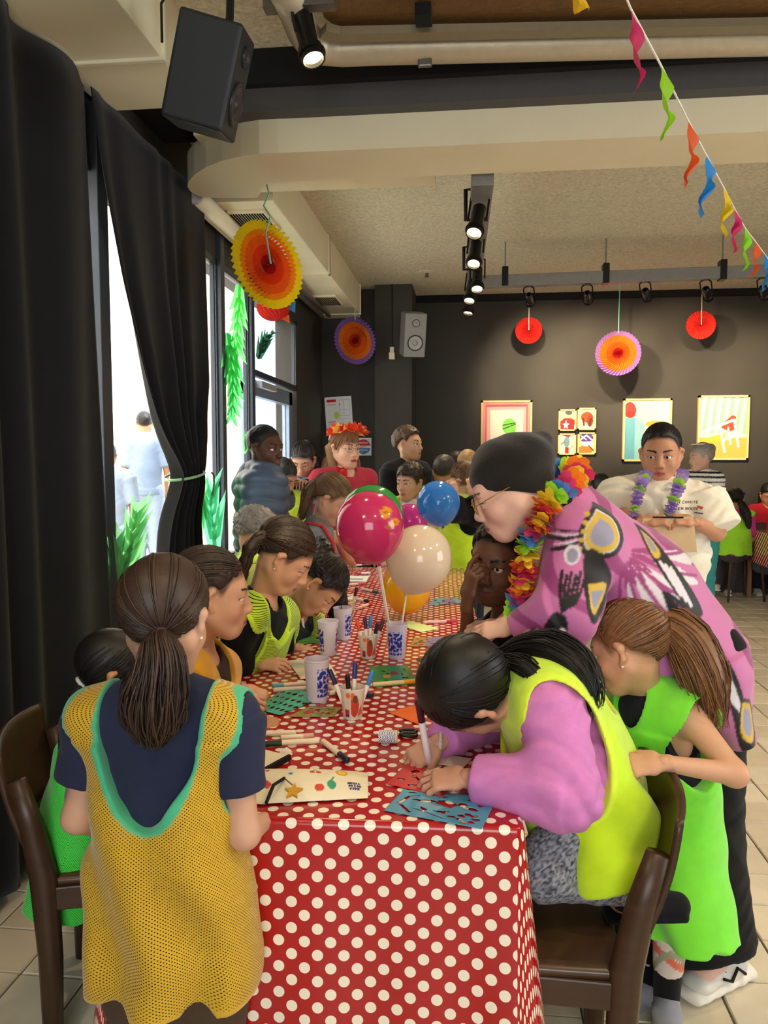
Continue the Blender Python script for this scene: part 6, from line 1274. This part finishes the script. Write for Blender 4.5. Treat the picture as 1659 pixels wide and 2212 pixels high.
R_ = lambda *t: W(*t) - c
KP = [ec(R_(1230, 1120, 2.15), R_(1370, 1260, 2.18), .17, .10, .20, .14, u=(0, 1, 0), k=.06), ec(R_(1370, 1260, 2.18), R_(1490, 1420, 2.2), .20, .14, .22, .15, u=(0, 1, 0), k=.06), ec(R_(1490, 1420, 2.2), R_(1555, 1570, 2.18), .20, .12, .22, .07, u=(0, 1, 0), k=.06, cap=.15),
      ec(R_(1262, 1165, 2.02), R_(1225, 1325, 1.93), .085, .075, .085, .075, k=.04), ec(R_(1225, 1325, 1.93), R_(1140, 1365, 2.0), .085, .075, .075, .06, k=.03, cap=.2), ec(R_(1195, 1160, 2.34), R_(1150, 1330, 2.38), .075, k=.04), ec(R_(1262, 1170, 2.0), R_(1195, 1160, 2.36), .07, k=.05), ec(R_(1330, 1300, 2.05), R_(1420, 1440, 2.06), .05, .09, .07, .10, u=(0, 1, 0), k=.06, cap=.3),
      ec(R_(1150, 1120, 2.2), R_(1232, 1105, 2.17), .05, .075, .062, .085, u=(0, 1, 0), op='-', k=.01)]
v, q = surf(KP, .0036, lambda X, Y, Z: .005 * np.sin(X * 30 + Z * 22 + 3 * np.sin(Y * 20)) * np.sin(Z * 13 + Y * 9), sm=1); me = np_mesh('kimono', v, q, True); kc = kim(c)(v); set_col(me, relax(kc, q, 1, .5)); obj('kimono', me, mat('kimono_satin', (1, 1, 1), .6, vcol=True, var=.03, sheen=.2), root)
MB().tube([R_(1245, 1055, 2.10), R_(1228, 1085, 2.02), R_(1205, 1125, 2.0), R_(1192, 1160, 2.04)], .011, 8).obj('kimono_collar', M_DKBLK, root, smooth=True)
def scarf(u, v_): a = lerp(R_(1180, 1130, 2.06), R_(1110, 1330, 2.10), v_); b = lerp(R_(1222, 1110, 2.0), R_(1165, 1350, 2.03), v_); return tuple(lerp(a, b, u) + V(0, -.018 * math.sin(u * 9 + v_ * 2), 0))
so_ = MB().grid(scarf, 16, 24).obj('scarf', mat('salmon_scarf', '#d99a8c', .85, var=.06, sheen=.3), root, smooth=True); s_ = so_.modifiers.new('thickness', 'SOLIDIFY'); s_.thickness = .006
BP = [el(R_(1102, 1003, 2.11), (.108, .096, .078), k=.03), el(R_(1140, 985, 2.11), (.062, .088, .062), k=.04), el(R_(1166, 955, 2.11), (.036, .034, .030), k=.012), el(R_(1106, 1040, 2.11), (.110, .097, .065), k=.02)]
b0_, b1_ = R_(1015, 1056, 2.11), R_(1190, 1064, 2.11)
def bkeep(F, X, Y, Z): return np.maximum(F, (b0_[2] + (b1_[2] - b0_[2]) * (X - b0_[0]) / (b1_[0] - b0_[0]) - Z) * .95)
BP.append(dict(op='fn', fn=bkeep, a=H.c, b=H.c, r=(0,), k=0))
lump('beanie', BP, .0045, mat('black_jersey', '#1b1715', .95, var=.1, vscale=90, sheen=.2, bump=.3, bscale=300), root, lambda X, Y, Z: .003 * np.sin((X * H.f[0] + Z * H.f[2]) * 55 + 2 * np.sin(Z * 30)) * np.sin(Y * 20 + Z * 40))
glasses(root, H)
LP_ = [R_(1150, 1040, 2.22), R_(1200, 1015, 2.22), R_(1245, 1015, 2.16), R_(1245, 1035, 2.08), R_(1215, 1055, 2.02), R_(1185, 1085, 1.98), R_(1168, 1120, 1.97), R_(1150, 1150, 1.97), R_(1135, 1200, 1.98), R_(1130, 1250, 1.99), R_(1122, 1290, 2.0), R_(1118, 1335, 2.02)]
lei(root, LP_, ['#f2cf3a', '#f08a2a', '#e0457a', '#5f97d8', '#a8e23a', '#f2d23a', '#f0802a', '#d83a6a'], n=30, r=.038, seed=4)
def shoe_big(A, fd, root, col, name='sneaker', s=1.):
    fd = nrm(fd); sd_ = np.cross(fd, V(0, 0, 1)); P = [ec(A + fd * -.02 + V(0, 0, .085), A + fd * .02 + V(0, 0, .06), .04 * s, .036 * s, k=.02), ec(A + fd * .0 + V(0, 0, .055), A + fd * .13 * s + V(0, 0, .04), .044 * s, .036 * s, .040 * s, .026 * s, u=sd_, k=.025)]
    v, q = surf(P, .004, lambda X, Y, Z: .0008 * np.sin(X * 90 + Z * 120), sm=1); me = np_mesh(name, v, q, True); d = (v - A) @ fd; o = obj(name, me, mat('sneaker_' + col, col, .5, var=.08), root)
    v, q = surf([ec(A - fd * .055 * s + V(0, 0, .02), A + fd * .16 * s + V(0, 0, .020), .048 * s, .020, .044 * s, .018, u=sd_, k=.01), ec(A - fd * .04 * s + V(0, 0, .035), A + fd * .0 + V(0, 0, .03), .046 * s, .02, u=sd_, k=.01)], .004, lambda X, Y, Z: .0005 * np.sin(X * 160), sm=1); obj('sole', np_mesh('sole', v, q, True), mat('white_sole', '#e6e0d6', .6, var=.05), o)
    b = MB()
    for k in range(4): p = A + fd * (.035 + .024 * k) * s + V(0, 0, .098 - .012 * k); b.tube([p - sd_ * .034 * s - V(0, 0, .022), p, p + sd_ * .034 * s - V(0, 0, .022)], .0042, 6)
    b.obj('laces', M_DKBLK, o, smooth=True)
    b = MB(); b.tube([A + fd * .0 - sd_ * .05 * s * (1) + V(0, 0, .05), A + fd * .03 - sd_ * .046 * s + V(0, 0, .075), A + fd * .055 - sd_ * .047 * s + V(0, 0, .045), A + fd * .085 - sd_ * .043 * s + V(0, 0, .06)], .0045, 6); b.tube([A + fd * .0 + sd_ * .05 * s + V(0, 0, .05), A + fd * .03 + sd_ * .046 * s + V(0, 0, .075), A + fd * .055 + sd_ * .047 * s + V(0, 0, .045), A + fd * .085 + sd_ * .043 * s + V(0, 0, .06)], .0045, 6); b.obj('stripe', M_DKBLK, o, smooth=True)
shoe_big(W(1575, 2040, 2.20) * V(1, 1, 0) - c, V(-.80, -.6, 0), root, '#ddd6cc', s=1.08)
shoe_big(W(1500, 2000, 2.44) * V(1, 1, 0) - c, V(-.9, -.3, 0), root, '#ddd6cc', s=1.05)
# girl in pink sweatshirt kneeling on the chair
J = JP(hc=(1022, 1487, 1.76), hf=(-.42, .30, -.86), nb=(1135, 1490, 1.85), sl=(1195, 1532, 1.70), sr=(1150, 1440, 2.04), el=(1222, 1718, 1.60), er=(1040, 1555, 2.02), wl=(1010, 1682, 1.66), wr=(945, 1606, 1.84), pc=(1262, 1728, 1.84), bf=(-1, 0, 0), hl=(1268, 1765, 1.75), hr=(1270, 1750, 1.95), kl=(1170, 1880, 1.68), kr=(1175, 1850, 1.9), al=(1345, 1915, 1.72), ar=(1330, 1890, 1.9), fl=(1, 0, .1), fr=(1, 0, .1))
T_ = [W(1078, 1418, 1.84), W(1130, 1400, 1.83), W(1190, 1410, 1.80), W(1235, 1440, 1.76), W(1262, 1490, 1.72), W(1272, 1530, 1.71)]
def melange(v):
    g_ = np.random.default_rng(5); cc = np.ones((len(v), 4)); t = g_.uniform(0, 1, len(v))[:, None]; cc[:, :3] = np.array(srgb('#2c2d36')) * (1 - t) + np.array(srgb('#a9acb8')) * t; return cc
p8 = person('girl in pink sweatshirt and lime vest drawing with her head bowed', J, '#c59078', dict(col='#110c0c', tie='auto', band='#d8309a', bandr=.024, bo=.006, seed=13, n=900, nape=-.09, slope=.62, rise=.42, thick=.012, vary=.7, tails=[dict(pts=T_, R=[.015, .030, .052, .05, .038, .010], n=260, r=.0026, frizz=.012), dict(pts=[W(1085, 1425, 1.80), W(1130, 1440, 1.74), W(1165, 1480, 1.70), W(1150, 1500, 1.69)], R=[.015, .025, .02, .006], n=60, frizz=.01)]),
            dict(col='#cf7fc0', name='sweatshirt', sleeve=1.92, sl_loose=.014, loose=.014, fold=.0065, hem=.02), bib=dict(col='#c6ea1c', mat=M_FARNET, trim='#d4f23a', front=.17, back=.13, nw=.085, arm=.15, strap=-.05, hem=.13, hw=.3, fold=.012, loose=.030, w1=1.08, hx=.005), bottom=dict(col='#5a5c68', fn=melange), hs=1.06, up=(-.80, -.42, .30), hsz=.86, curl=(.55, 1.0), hn=(V(-.1, -.35, .9), V(-.2, -.6, .75)), hd=(V(-1, .0, -.08), V(-.75, -.5, -.35)), ears=True, eyes=False, closed=1., shoes='#15151a', solec='#15151a')
marker(W(927, 1650, 1.80), W(903, 1513, 1.74), '#4a1424', 'white marker with dark red cap held by the girl in pink', rr=.0082, body='#f0ecf0', group='felt markers held in hands')
MB().tube([W(952, 1606, 1.845) - p8[3] + V(.0, .026 * math.cos(t), .026 * math.sin(t)) for t in np.linspace(0, 2 * PI, 24)], .0045, 6).obj('bead_bracelet', mat('white_beads', '#e8dcd2', .3, bump=.8, bscale=300), p8[0], smooth=True)
# girl in the green bib holding the chair back
J = JP(hc=(1360, 1398, 1.98), hf=(-.80, .45, -.32), nb=(1402, 1508, 2.02), sl=(1488, 1548, 1.92), sr=(1358, 1530, 2.16), el=(1588, 1672, 1.82), er=(1340, 1660, 2.15), wl=(1432, 1648, 1.74), wr=(1320, 1740, 2.1), pc=(1432, 1790, 2.04), bf=(-.9, .4, 0), kl=(1450, 1960, 2.0), kr=(1420, 1950, 2.12), al=(1440, 2140, 2.02), ar=(1400, 2110, 2.14), fl=(-.2, -1, 0), fr=(-.5, -.8, 0))
T_ = [W(1412, 1338, 2.0), W(1448, 1345, 1.98), W(1488, 1385, 1.95), W(1518, 1450, 1.92), W(1532, 1510, 1.92), W(1540, 1560, 1.93)]
def legg(v):
    cc = np.ones((len(v), 4)); cc[:, :3] = srgb('#d9c8c0'); m = np.sin(v[:, 2] * 70 + v[:, 0] * 50) > .6; cc[m, :3] = srgb('#d8705c'); m = np.sin(v[:, 2] * 55 + v[:, 1] * 80 + 2) > .85; cc[m, :3] = srgb('#9a9c80'); return cc
p9 = person('girl with light brown ponytail in green bib holding the chair', J, '#cf9c7c', dict(col='#7a5232', tie='auto', band='#8a7a70', bandr=.018, seed=15, n=460, nape=-.06, slope=.74, rise=.45, vary=.35, tails=[dict(pts=T_, R=[.02, .042, .058, .055, .04, .012], n=300, r=.0026, frizz=.014)]),
            dict(col='#1c1a26', tank=True, sleeve=.02, sl_loose=-.006, loose=.008, name='tank_top', neck=-.02, neckw=.05), bib=dict(col='#7be436', mat=M_FARNET, front=.10, back=.07, arm=.15, strap=-.03, hemp=(1440, 1975, 2.02), w1=1.35, fold=.014, loose=.026, hx=.005), bottom=dict(col='#d9c8c0', fn=legg, loose=-.002, len=1.75), hs=.94, hsz=.78, curl=(.95, .5), closed=.3, hn=(V(.1, -.55, .8), None), hd=(V(-1, -.05, -.1), None), shoes='#9a98a2', socks='#141416', cheek='#d88a70')
studs(p9[0], p9[1])
# woman in the white shirt
hc = W(1428, 980, 3.55); J = fill(hc, (-.28, -.93, -.16), (-.15, -1, 0), 1.0, sw=.165); J['er'] = W(1342, 1112, 3.50); J['wr'] = W(1392, 1128, 3.26); J['el'] = W(1548, 1150, 3.48); J['wl'] = W(1500, 1128, 3.26)
p10 = person('woman in white shirt with purple garland holding a brown paper', J, '#bd8668', dict(col='#120d0c', tie=(-.95, 0, -.1), seed=17, n=320, nape=-.06, slope=.86, rise=.62, vary=.3, locks=[((-.09, 0, -.02), (-.1, 0, -.08), .035, .02)]), dict(col='#e4dccb', sleeve=.95, sl_loose=.045, loose=.030, hem=.18, fold=.006, neck=0.),
             bottom=dict(col='#d8c4ae', loose=.02), hs=1.04, g=1.25, hsz=.95, curl=(.75, .75), gaze=(-.5, -.85, -.25), iris='#24140c', lips='#a8584e', brow='#120a08', hn=(V(.1, -.5, .8), V(-.1, -.5, .8)), hd=(V(-.9, -.1, .15), V(.9, -.1, .15)), fat=1.05, group='people around the tables')
root, H, J, c = p10; R_ = lambda *t: W(*t) - c
lei(root, [R_(1396, 1026, 3.44), R_(1388, 1042, 3.37), R_(1380, 1060, 3.34), R_(1372, 1095, 3.31), R_(1370, 1125, 3.30)], ['#b79be0', '#a98ad8', '#b8e85a', '#c4aee6'], n=14, r=.027, seed=8); lei(root, [R_(1474, 1024, 3.44), R_(1468, 1045, 3.35), R_(1458, 1070, 3.31), R_(1448, 1100, 3.29), R_(1440, 1120, 3.28)], ['#a98ad8', '#b79be0', '#c4aee6', '#b8e85a'], n=13, r=.027, seed=9)
pp = empty('paper_sheet', W(1442, 1160, 3.24), 'flat brown paper sheet held by the woman in white', 'paper')
MB().add([(-.10, 0, .075), (.10, 0, .085), (.115, -.01, -.06), (-.115, -.01, -.07)], [(0, 1, 2, 3)]).obj('sheet', mat('kraft_paper', '#cdb08a', .8, var=.05), pp); MB().box((-.06, -.004, .078), (.06, .002, .084)).obj('edge', M_DKBLK, pp)
for k, (x, y, w, h_) in enumerate(((.12, -.06, .045, .010), (.115, -.095, .04, .010))):
    pass
wr_ = print_mesh('chest_print', .12, .075, 90, 56, '#e4dccb', word_shapes('A COMITE', '#6a5a50', .02, .72, .16, 1.6) + word_shapes('EN ROUTE', '#6a5a50', .06, .34, .16, 1.6) + [('#b0343c', ('poly', [(.70, .62), (.95, .52), (.9, .36), (.78, .46)])), ('#4a2a30', ('line', (.66, .2), (.94, .14), .03))])
_ca = np.empty(len(wr_.vertices) * 4, np.float32); wr_.color_attributes['Col'].data.foreach_get('color', _ca); _ca = _ca.reshape(-1, 4)[:, :3]; _ink = np.abs(_ca - np.array(srgb('#e4dccb'), np.float32)).max(1) > .02
_q = np.array([list(p.vertices) for p in wr_.polygons]); _q = _q[_ink[_q].sum(1) >= 2]; _v = np.array([v_.co[:] for v_ in wr_.vertices]); wr_ = np_mesh('chest_print', _v, _q); set_col(wr_, np.concatenate([np.where(_ink[:, None], _ca, np.array(srgb('#6a5a50'))), np.ones((len(_ca), 1))], 1))
po = obj('chest_print', wr_, M_PRINT, root, W(1492, 1096, 3.345) - c); po.rotation_euler = (0.15, 0, .12)
# boy in the padded jacket by the window
hc = W(572, 968, 4.15); J = fill(hc, (.86, -.42, -.08), (.85, .35, 0), 1.0, sw=.165); J['er'] = J['sr'] + V(-.02, -.05, -.27); J['wr'] = J['er'] + V(.13, -.02, -.16)
p11 = person('tall boy in dark blue padded jacket standing by the window', J, '#5e3c2b', dict(col='#1a1614', thick=.004, nape=-.06, slope=.80, rise=.62, frizz=.002), dict(col='#4a5a72', name='padded_jacket', mat=M_SHINY, sleeve=1.95, sl_loose=.028, loose=.040, hem=.10, neckw=.05, disp=lambda X, Y, Z: -.012 * np.abs(np.sin(Z * 42 + .4 * np.sin(X * 18 + Y * 10)))),
             bottom=dict(col='#d23a58', loose=.02), hs=1.02, hsz=.95, near=True, g=1.1, gaze=(.95, -.2, -.1), iris='#160c08', lips='#7a4a40', brow='#120c0a', ears=True)
root, H, J, c = p11; lump('hood', [ec(J['nb'] + V(-.06, .06, .0), J['nb'] + V(-.02, -.09, -.01), .055, k=.03), ec(J['nb'] + V(-.06, .06, .0), J['nb'] + V(.03, .10, -.01), .05, k=.03), ec(J['nb'] + V(-.09, 0, -.05), J['nb'] + V(-.05, 0, .02), .08, k=.04), H.e(-.02, 0, -.04, .07, .085, .09, .02, op='-')], .007, mat('blue_hood_nylon', '#4c5f86', .5, var=.06), root)
# further people, smaller in the picture
def far(label, px, py, D, hf, bf, skin, hair, top, bib=None, bottom='#2a2c38', s=.9, hs=.95, fix=None, sw=.165, **k):
    hc = W(px, py, D); J = fill(hc, hf, bf, s, sw=sw)
    if fix: fix(J)
    return person(label, J, skin, hair, top, bib, dict(col=bottom, loose=.008) if isinstance(bottom, str) else bottom, hs=hs, near=False, hsz=.8 * s / .9, **k)
far('small child with grey tinted curly hair beside the braid girl', 552, 1152, 3.35, (.8, .3, -.4), (.9, .3, 0), SK2, dict(col='#7b756f', frizz=.008, thick=.016, nape=-.07), dict(col='#d8e07a', sleeve=.7), dict(col='#c6e63a'), s=.74, hs=.90)
def fx(J): J['wr'] = W(600, 1088, 4.75); J['wl'] = W(628, 1090, 4.75)
far('small boy in lime bib behind the padded jacket', 612, 1030, 4.9, (.72, -.45, -.5), (.5, -.8, 0), SK2, dict(col='#1e1916', thick=.006, frizz=.003), dict(col='#4a4a52', sleeve=.8), dict(col='#d2ea3a'), s=.86, hs=.95, closed=.5)
def fx(J): J['er'] = W(628, 1075, 5.2); J['el'] = W(690, 1072, 5.2); J['wr'] = W(638, 1052, 5.02); J['wl'] = W(664, 1048, 5.02)
r9 = far('young woman in grey blue top looking down at a phone', 656, 993, 5.3, (-.05, -.85, -.5), (-.05, -1, 0), '#c8937a', dict(col='#2a2320', tie=(-.7, 0, .7), n=120, frizz=.003, tails=[dict(pts=[W(675, 975, 5.35), W(686, 1005, 5.36), W(684, 1030, 5.36)], R=[.03, .045, .02], n=60, frizz=.012)]), dict(col='#7a82a0', sleeve=1.85, hem=.3, loose=.02), s=.98, hs=1.0, fix=fx, closed=.6, curl=(.9, .9)); glasses(r9[0], r9[1])
ph = empty('phone', W(648, 1046, 4.98), 'dark phone held by the young woman in grey blue', 'phone'); MB().obox((0, 0, 0), (nrm(V(.95, .1, .1)), nrm(V(0, .6, .8)), nrm(V(0, -.8, .6))), (.055, .035, .005)).obj('case', M_DKBLK, ph, bevel=.003); MB().obox(nrm(V(0, -.8, .6)) * -.0055, (nrm(V(.95, .1, .1)), nrm(V(0, .6, .8)), nrm(V(0, -.8, .6))), (.05, .032, .0005)).obj('screen', mat('phone_glass', '#2a2e36', .1), ph)
r10 = far('smiling woman with flower crown, glasses and long light brown hair', 745, 968, 5.3, (.66, -.68, -.06), (.5, -.8, 0), '#dcaa90', dict(col='#8a6242', thick=.010, seed=21, tie=(-.5, 0, -.8), n=200, nape=-.09, slope=.8, rise=.42, locks=[((-.05, .07, .0), (-.03, .075, -.2), .035, .02), ((-.05, -.07, .0), (.0, -.075, -.2), .035, .02), ((-.08, 0, 0), (-.08, 0, -.2), .06, .05)], tails=[dict(pts=[W(722, 965, 5.38), W(705, 1010, 5.34), W(695, 1045, 5.3)], R=[.03, .045, .02], n=90), dict(pts=[W(764, 975, 5.36), W(770, 1005, 5.36), W(768, 1030, 5.34)], R=[.02, .03, .012], n=60)]), dict(col='#b8384a', sleeve=1.6, loose=.014, neck=.02), s=1.08, hs=1.16, lips='#b0404a', brow='#5a3a28'); glasses(r10[0], r10[1])
H = r10[1]; g_ = np.random.default_rng(3)
for k in range(13):
    t = -2.2 + 4.4 * k / 12; p = H.p(.02 + .085 * math.cos(t), .092 * math.sin(t), .085 + .03 * math.cos(t * .8)); b = MB(); R = .055 * g_.uniform(.8, 1.25); o_ = nrm(p - H.p(0, 0, .0)); a1 = nrm(np.cross(o_, V(.2, .5, .8))); a2 = np.cross(o_, a1)
    for m_ in range(6): th = m_ * PI / 3; d = a1 * math.cos(th) + a2 * math.sin(th); s = np.cross(o_, d); b.add([p, p + d * R * .6 + s * R * .35 + o_ * R * .3, p + d * R + o_ * R * .5, p + d * R * .6 - s * R * .35 + o_ * R * .3], [(0, 1, 2), (0, 2, 3)])
    cl_ = ['#d8242c', '#f0622a', '#e8382c', '#f2c05a'][k % 4]; b.obj('crown_flower', mat('tissue_flower_' + cl_, srgb(cl_), .8, thin=.4, var=.1), r10[0])
c = r10[3]; lei(r10[0], [W(738, 1018, 5.16) - c, W(742, 1040, 5.1) - c, W(752, 1064, 5.06) - c], ['#d8303a', '#e05a6a'], n=7, r=.035, seed=12)
def fx(J):
    for k in ('sl', 'sr', 'nb'): J[k] = J[k] + V(-.06, 0, 0)
    J['pc'] = J['pc'] + V(-.2, 0, 0); J['er'] = W(732, 1160, 4.1); J['wr'] = W(752, 1205, 4.3); J['el'] = J['el'] + V(.05, 0, 0)
r11 = far('girl with long fair ponytail and red straps over a grey shirt', 716, 1078, 4.2, (.80, -.15, -.52), (.9, .1, 0), '#d3a286', dict(col='#6f5238', tie='auto', band='#a84a5a', bandr=.018, n=240, seed=23, nape=-.06, slope=.75, rise=.5, tails=[dict(pts=[W(697, 1030, 4.2), W(672, 1055, 4.18), W(660, 1090, 4.16), W(650, 1120, 4.16)], R=[.02, .036, .03, .010], n=160, frizz=.008)]), dict(col='#7d8288', sleeve=.7), s=.95, hs=1.08, fix=fx, closed=.5, bottom='#b0303a')
root, H, J, c = r11; MB().tube([J['sr'] + V(-.085, .02, .045), J['sr'] + V(-.03, -.01, .072), J['sr'] + V(.05, -.03, .058), J['sr'] + V(.105, -.03, -.03), J['sr'] + V(.12, -.02, -.20)], .02, 8, sq=.4).obj('red_strap', mat('red_webbing', '#c8283a', .7), root, smooth=True)
far('teenage boy with wavy brown hair in black shirt', 882, 960, 5.8, (.86, -.42, .02), (.7, -.6, 0), '#c89878', dict(col='#4a3426', frizz=.007, thick=.020, nape=-.05, slope=.85, rise=.40), dict(col='#22242a', sleeve=.85, sl_loose=.02, loose=.018), s=.98, hs=1.02)
far('girl with dark curly hair facing the table beyond the balloons', 886, 1042, 5.5, (-.48, -.86, -.08), (-.3, -.9, 0), '#d0a084', dict(col='#2e221b', frizz=.007, thick=.016, nape=-.08, rise=.5), dict(col='#e6e4da', sleeve=.7), dict(col='#c6ea3a', front=.08), s=.9, hs=1.08, lips='#b4665c')
far('dark haired head behind the blue balloon', 960, 1020, 5.6, (.2, .9, -.2), (.2, 1, 0), SK2, dict(col='#3a3432', frizz=.003), dict(col='#3a3a42', sleeve=.8), dict(col='#c6ea3a'), s=.84, hs=.98)
far('child\'s dark hair just visible between two girls at the back', 988, 1008, 6.1, (.1, .9, -.1), (.1, 1, 0), SK2, dict(col='#241d1a'), dict(col='#33343c', sleeve=.8), s=.86, hs=.95)
far('fair haired child at the back behind the black beanie', 1012, 1006, 5.9, (.3, .9, -.1), (.1, 1, 0), SK1, dict(col='#a8845a', frizz=.004), dict(col='#4a4c58', sleeve=.8), s=.86, hs=.95)
def fx(J): J['er'] = W(978, 1110, 5.1); J['wr'] = W(985, 1068, 5.15); J['el'] = W(1045, 1120, 5.15); J['wl'] = W(1018, 1062, 5.15)
r14 = far('girl in lime bib and black sleeves holding her head', 1000, 1040, 5.35, (.45, -.2, -.7), (.6, .3, 0), '#cfa085', dict(col='#6a4c36', tie=(-.6, 0, .75), n=200, seed=27, blobs=[(W(1014, 1018, 5.42), (.035, .035, .035))]), dict(col='#17171b', sleeve=1.85, loose=.02, sl_loose=.014), dict(col='#c8f02a', hem=.1, fold=.012, loose=.035), s=1.0, hs=1.08, fix=fx, curl=(.8, .8), hd=(V(0, .2, 1), V(-.3, 0, .9)), hn=(V(.2, -.9, 0), V(.5, -.8, .2)), closed=.6)
far('dark head of a child behind the pink kimono', 1297, 1055, 6.6, (-.3, .9, -.1), (0, 1, 0), SK2, dict(col='#1a1512'), dict(col='#3a3a42', sleeve=.8), s=.84, hs=.96)
# striped lady
def stripes(v): cc = np.ones((len(v), 4)); cc[:, :3] = srgb('#ece8e2'); m = (v[:, 2] / .042) % 1 < .45; cc[m, :3] = srgb('#20222c'); return cc
def fx(J): J['wl'] = W(1500, 1160, 7.0); J['el'] = W(1545, 1130, 7.05); J['er'] = W(1500, 1120, 7.3)
r20 = far('grey haired woman in striped top and teal trousers', 1515, 988, 7.25, (-.95, -.25, -.08), (-.8, -.4, 0), '#d0a28c', dict(col='#9a948c', tie=(-.8, 0, .4), n=140, frizz=.004, vary=.2, blobs=[(W(1535, 970, 7.3), (.045, .045, .05))]), dict(col='#ece8e2', fn=stripes, sleeve=1.6, hem=.14, loose=.02), s=.98, hs=1.02, bottom=dict(col='#3f9a9a', loose=.025), fix=fx, shoes='#b88a5e', brow='#8a8078')
MB().tube([r20[1].p(.06 * math.cos(t) + .01, .088 * math.sin(t), .12 - .0 * t) for t in np.linspace(-1.5, 1.5, 14)], .005, 6).obj('hair_band', mat('clear_band', '#e8e0d0', .3), r20[0])
# children at the second table
def fx(J):
    J['pc'] = V(J['nb'][0], J['nb'][1], .55); b = J['bf']; J['kl'] = J['pc'] + V(-.1, 0, -.08) + b * .3; J['kr'] = J['pc'] + V(.1, 0, -.08) + b * .3; J['al'] = J['kl'] * V(1, 1, 0) + V(-.05, -.15, .16); J['ar'] = J['kr'] * V(1, 1, 0) + V(-.12, -.1, .10); J['wl'] = J['nb'] + b * .35 + V(-.1, 0, -.2); J['wr'] = J['nb'] + b * .35 + V(.1, 0, -.2)
r21 = far('child in pink shirt and lime bib seated at the second table', 1588, 1080, 8.2, (.2, .9, -.3), (.15, 1, 0), SK2, dict(col='#1c1614', n=80, tie=(-.9, 0, -.2), tails=[dict(pts=[W(1600, 1085, 8.05), W(1612, 1110, 8.0), W(1618, 1140, 8.0)], R=[.03, .05, .02], n=60)]), dict(col='#d8409a', sleeve=.9), dict(col='#a8ee2e', hem=.06), s=.84, hs=.96, fix=fx, bottom='#4a4048')
MB().tube([r21[1].p(.10 * math.cos(t), .088 * math.sin(t), .07) for t in np.linspace(-2.0, 2.0, 16)], .016, 6, sq=.5).obj('headband', mat('patterned_headband', '#4a4a9a', .7, var=.5, vscale=60), r21[0])
far('child in red with long black hair at the second table', 1660, 1068, 8.6, (-.2, -.9, -.4), (-.1, -1, 0), SK2, dict(col='#14100f', locks=[((-.03, .07, 0), (0, .075, -.18), .03, .02), ((-.03, -.07, 0), (0, -.075, -.18), .03, .02)]), dict(col='#b8242e', sleeve=1.7), s=.86, hs=.96)
# passers-by outside the window; haze and glare painted into their pale clothes
for k, (px, py, lab, tc, bc) in enumerate(((312, 915, 'passer-by in haze-paled navy shirt and blue trousers outside the window', '#8d9bb2', '#a9b6c8'), (232, 985, 'passer-by in haze-paled dark clothes outside beside the near curtain', '#98a2b2', '#aab6c6'))):
    hc = WX(px, py, -3.4); J = fill(hc, (-.3, .9, -.2), (-.4, .8, 0), 1.0); J['wl'] = J['wl'] + V(-.1, .1, .2)
    person(lab, J, SK2, dict(col='#1e1814', frizz=.003), dict(col=tc, sleeve=.9, sl_loose=.02, loose=.02), None, dict(col=bc, loose=.015), near=False, group='passers-by outside')
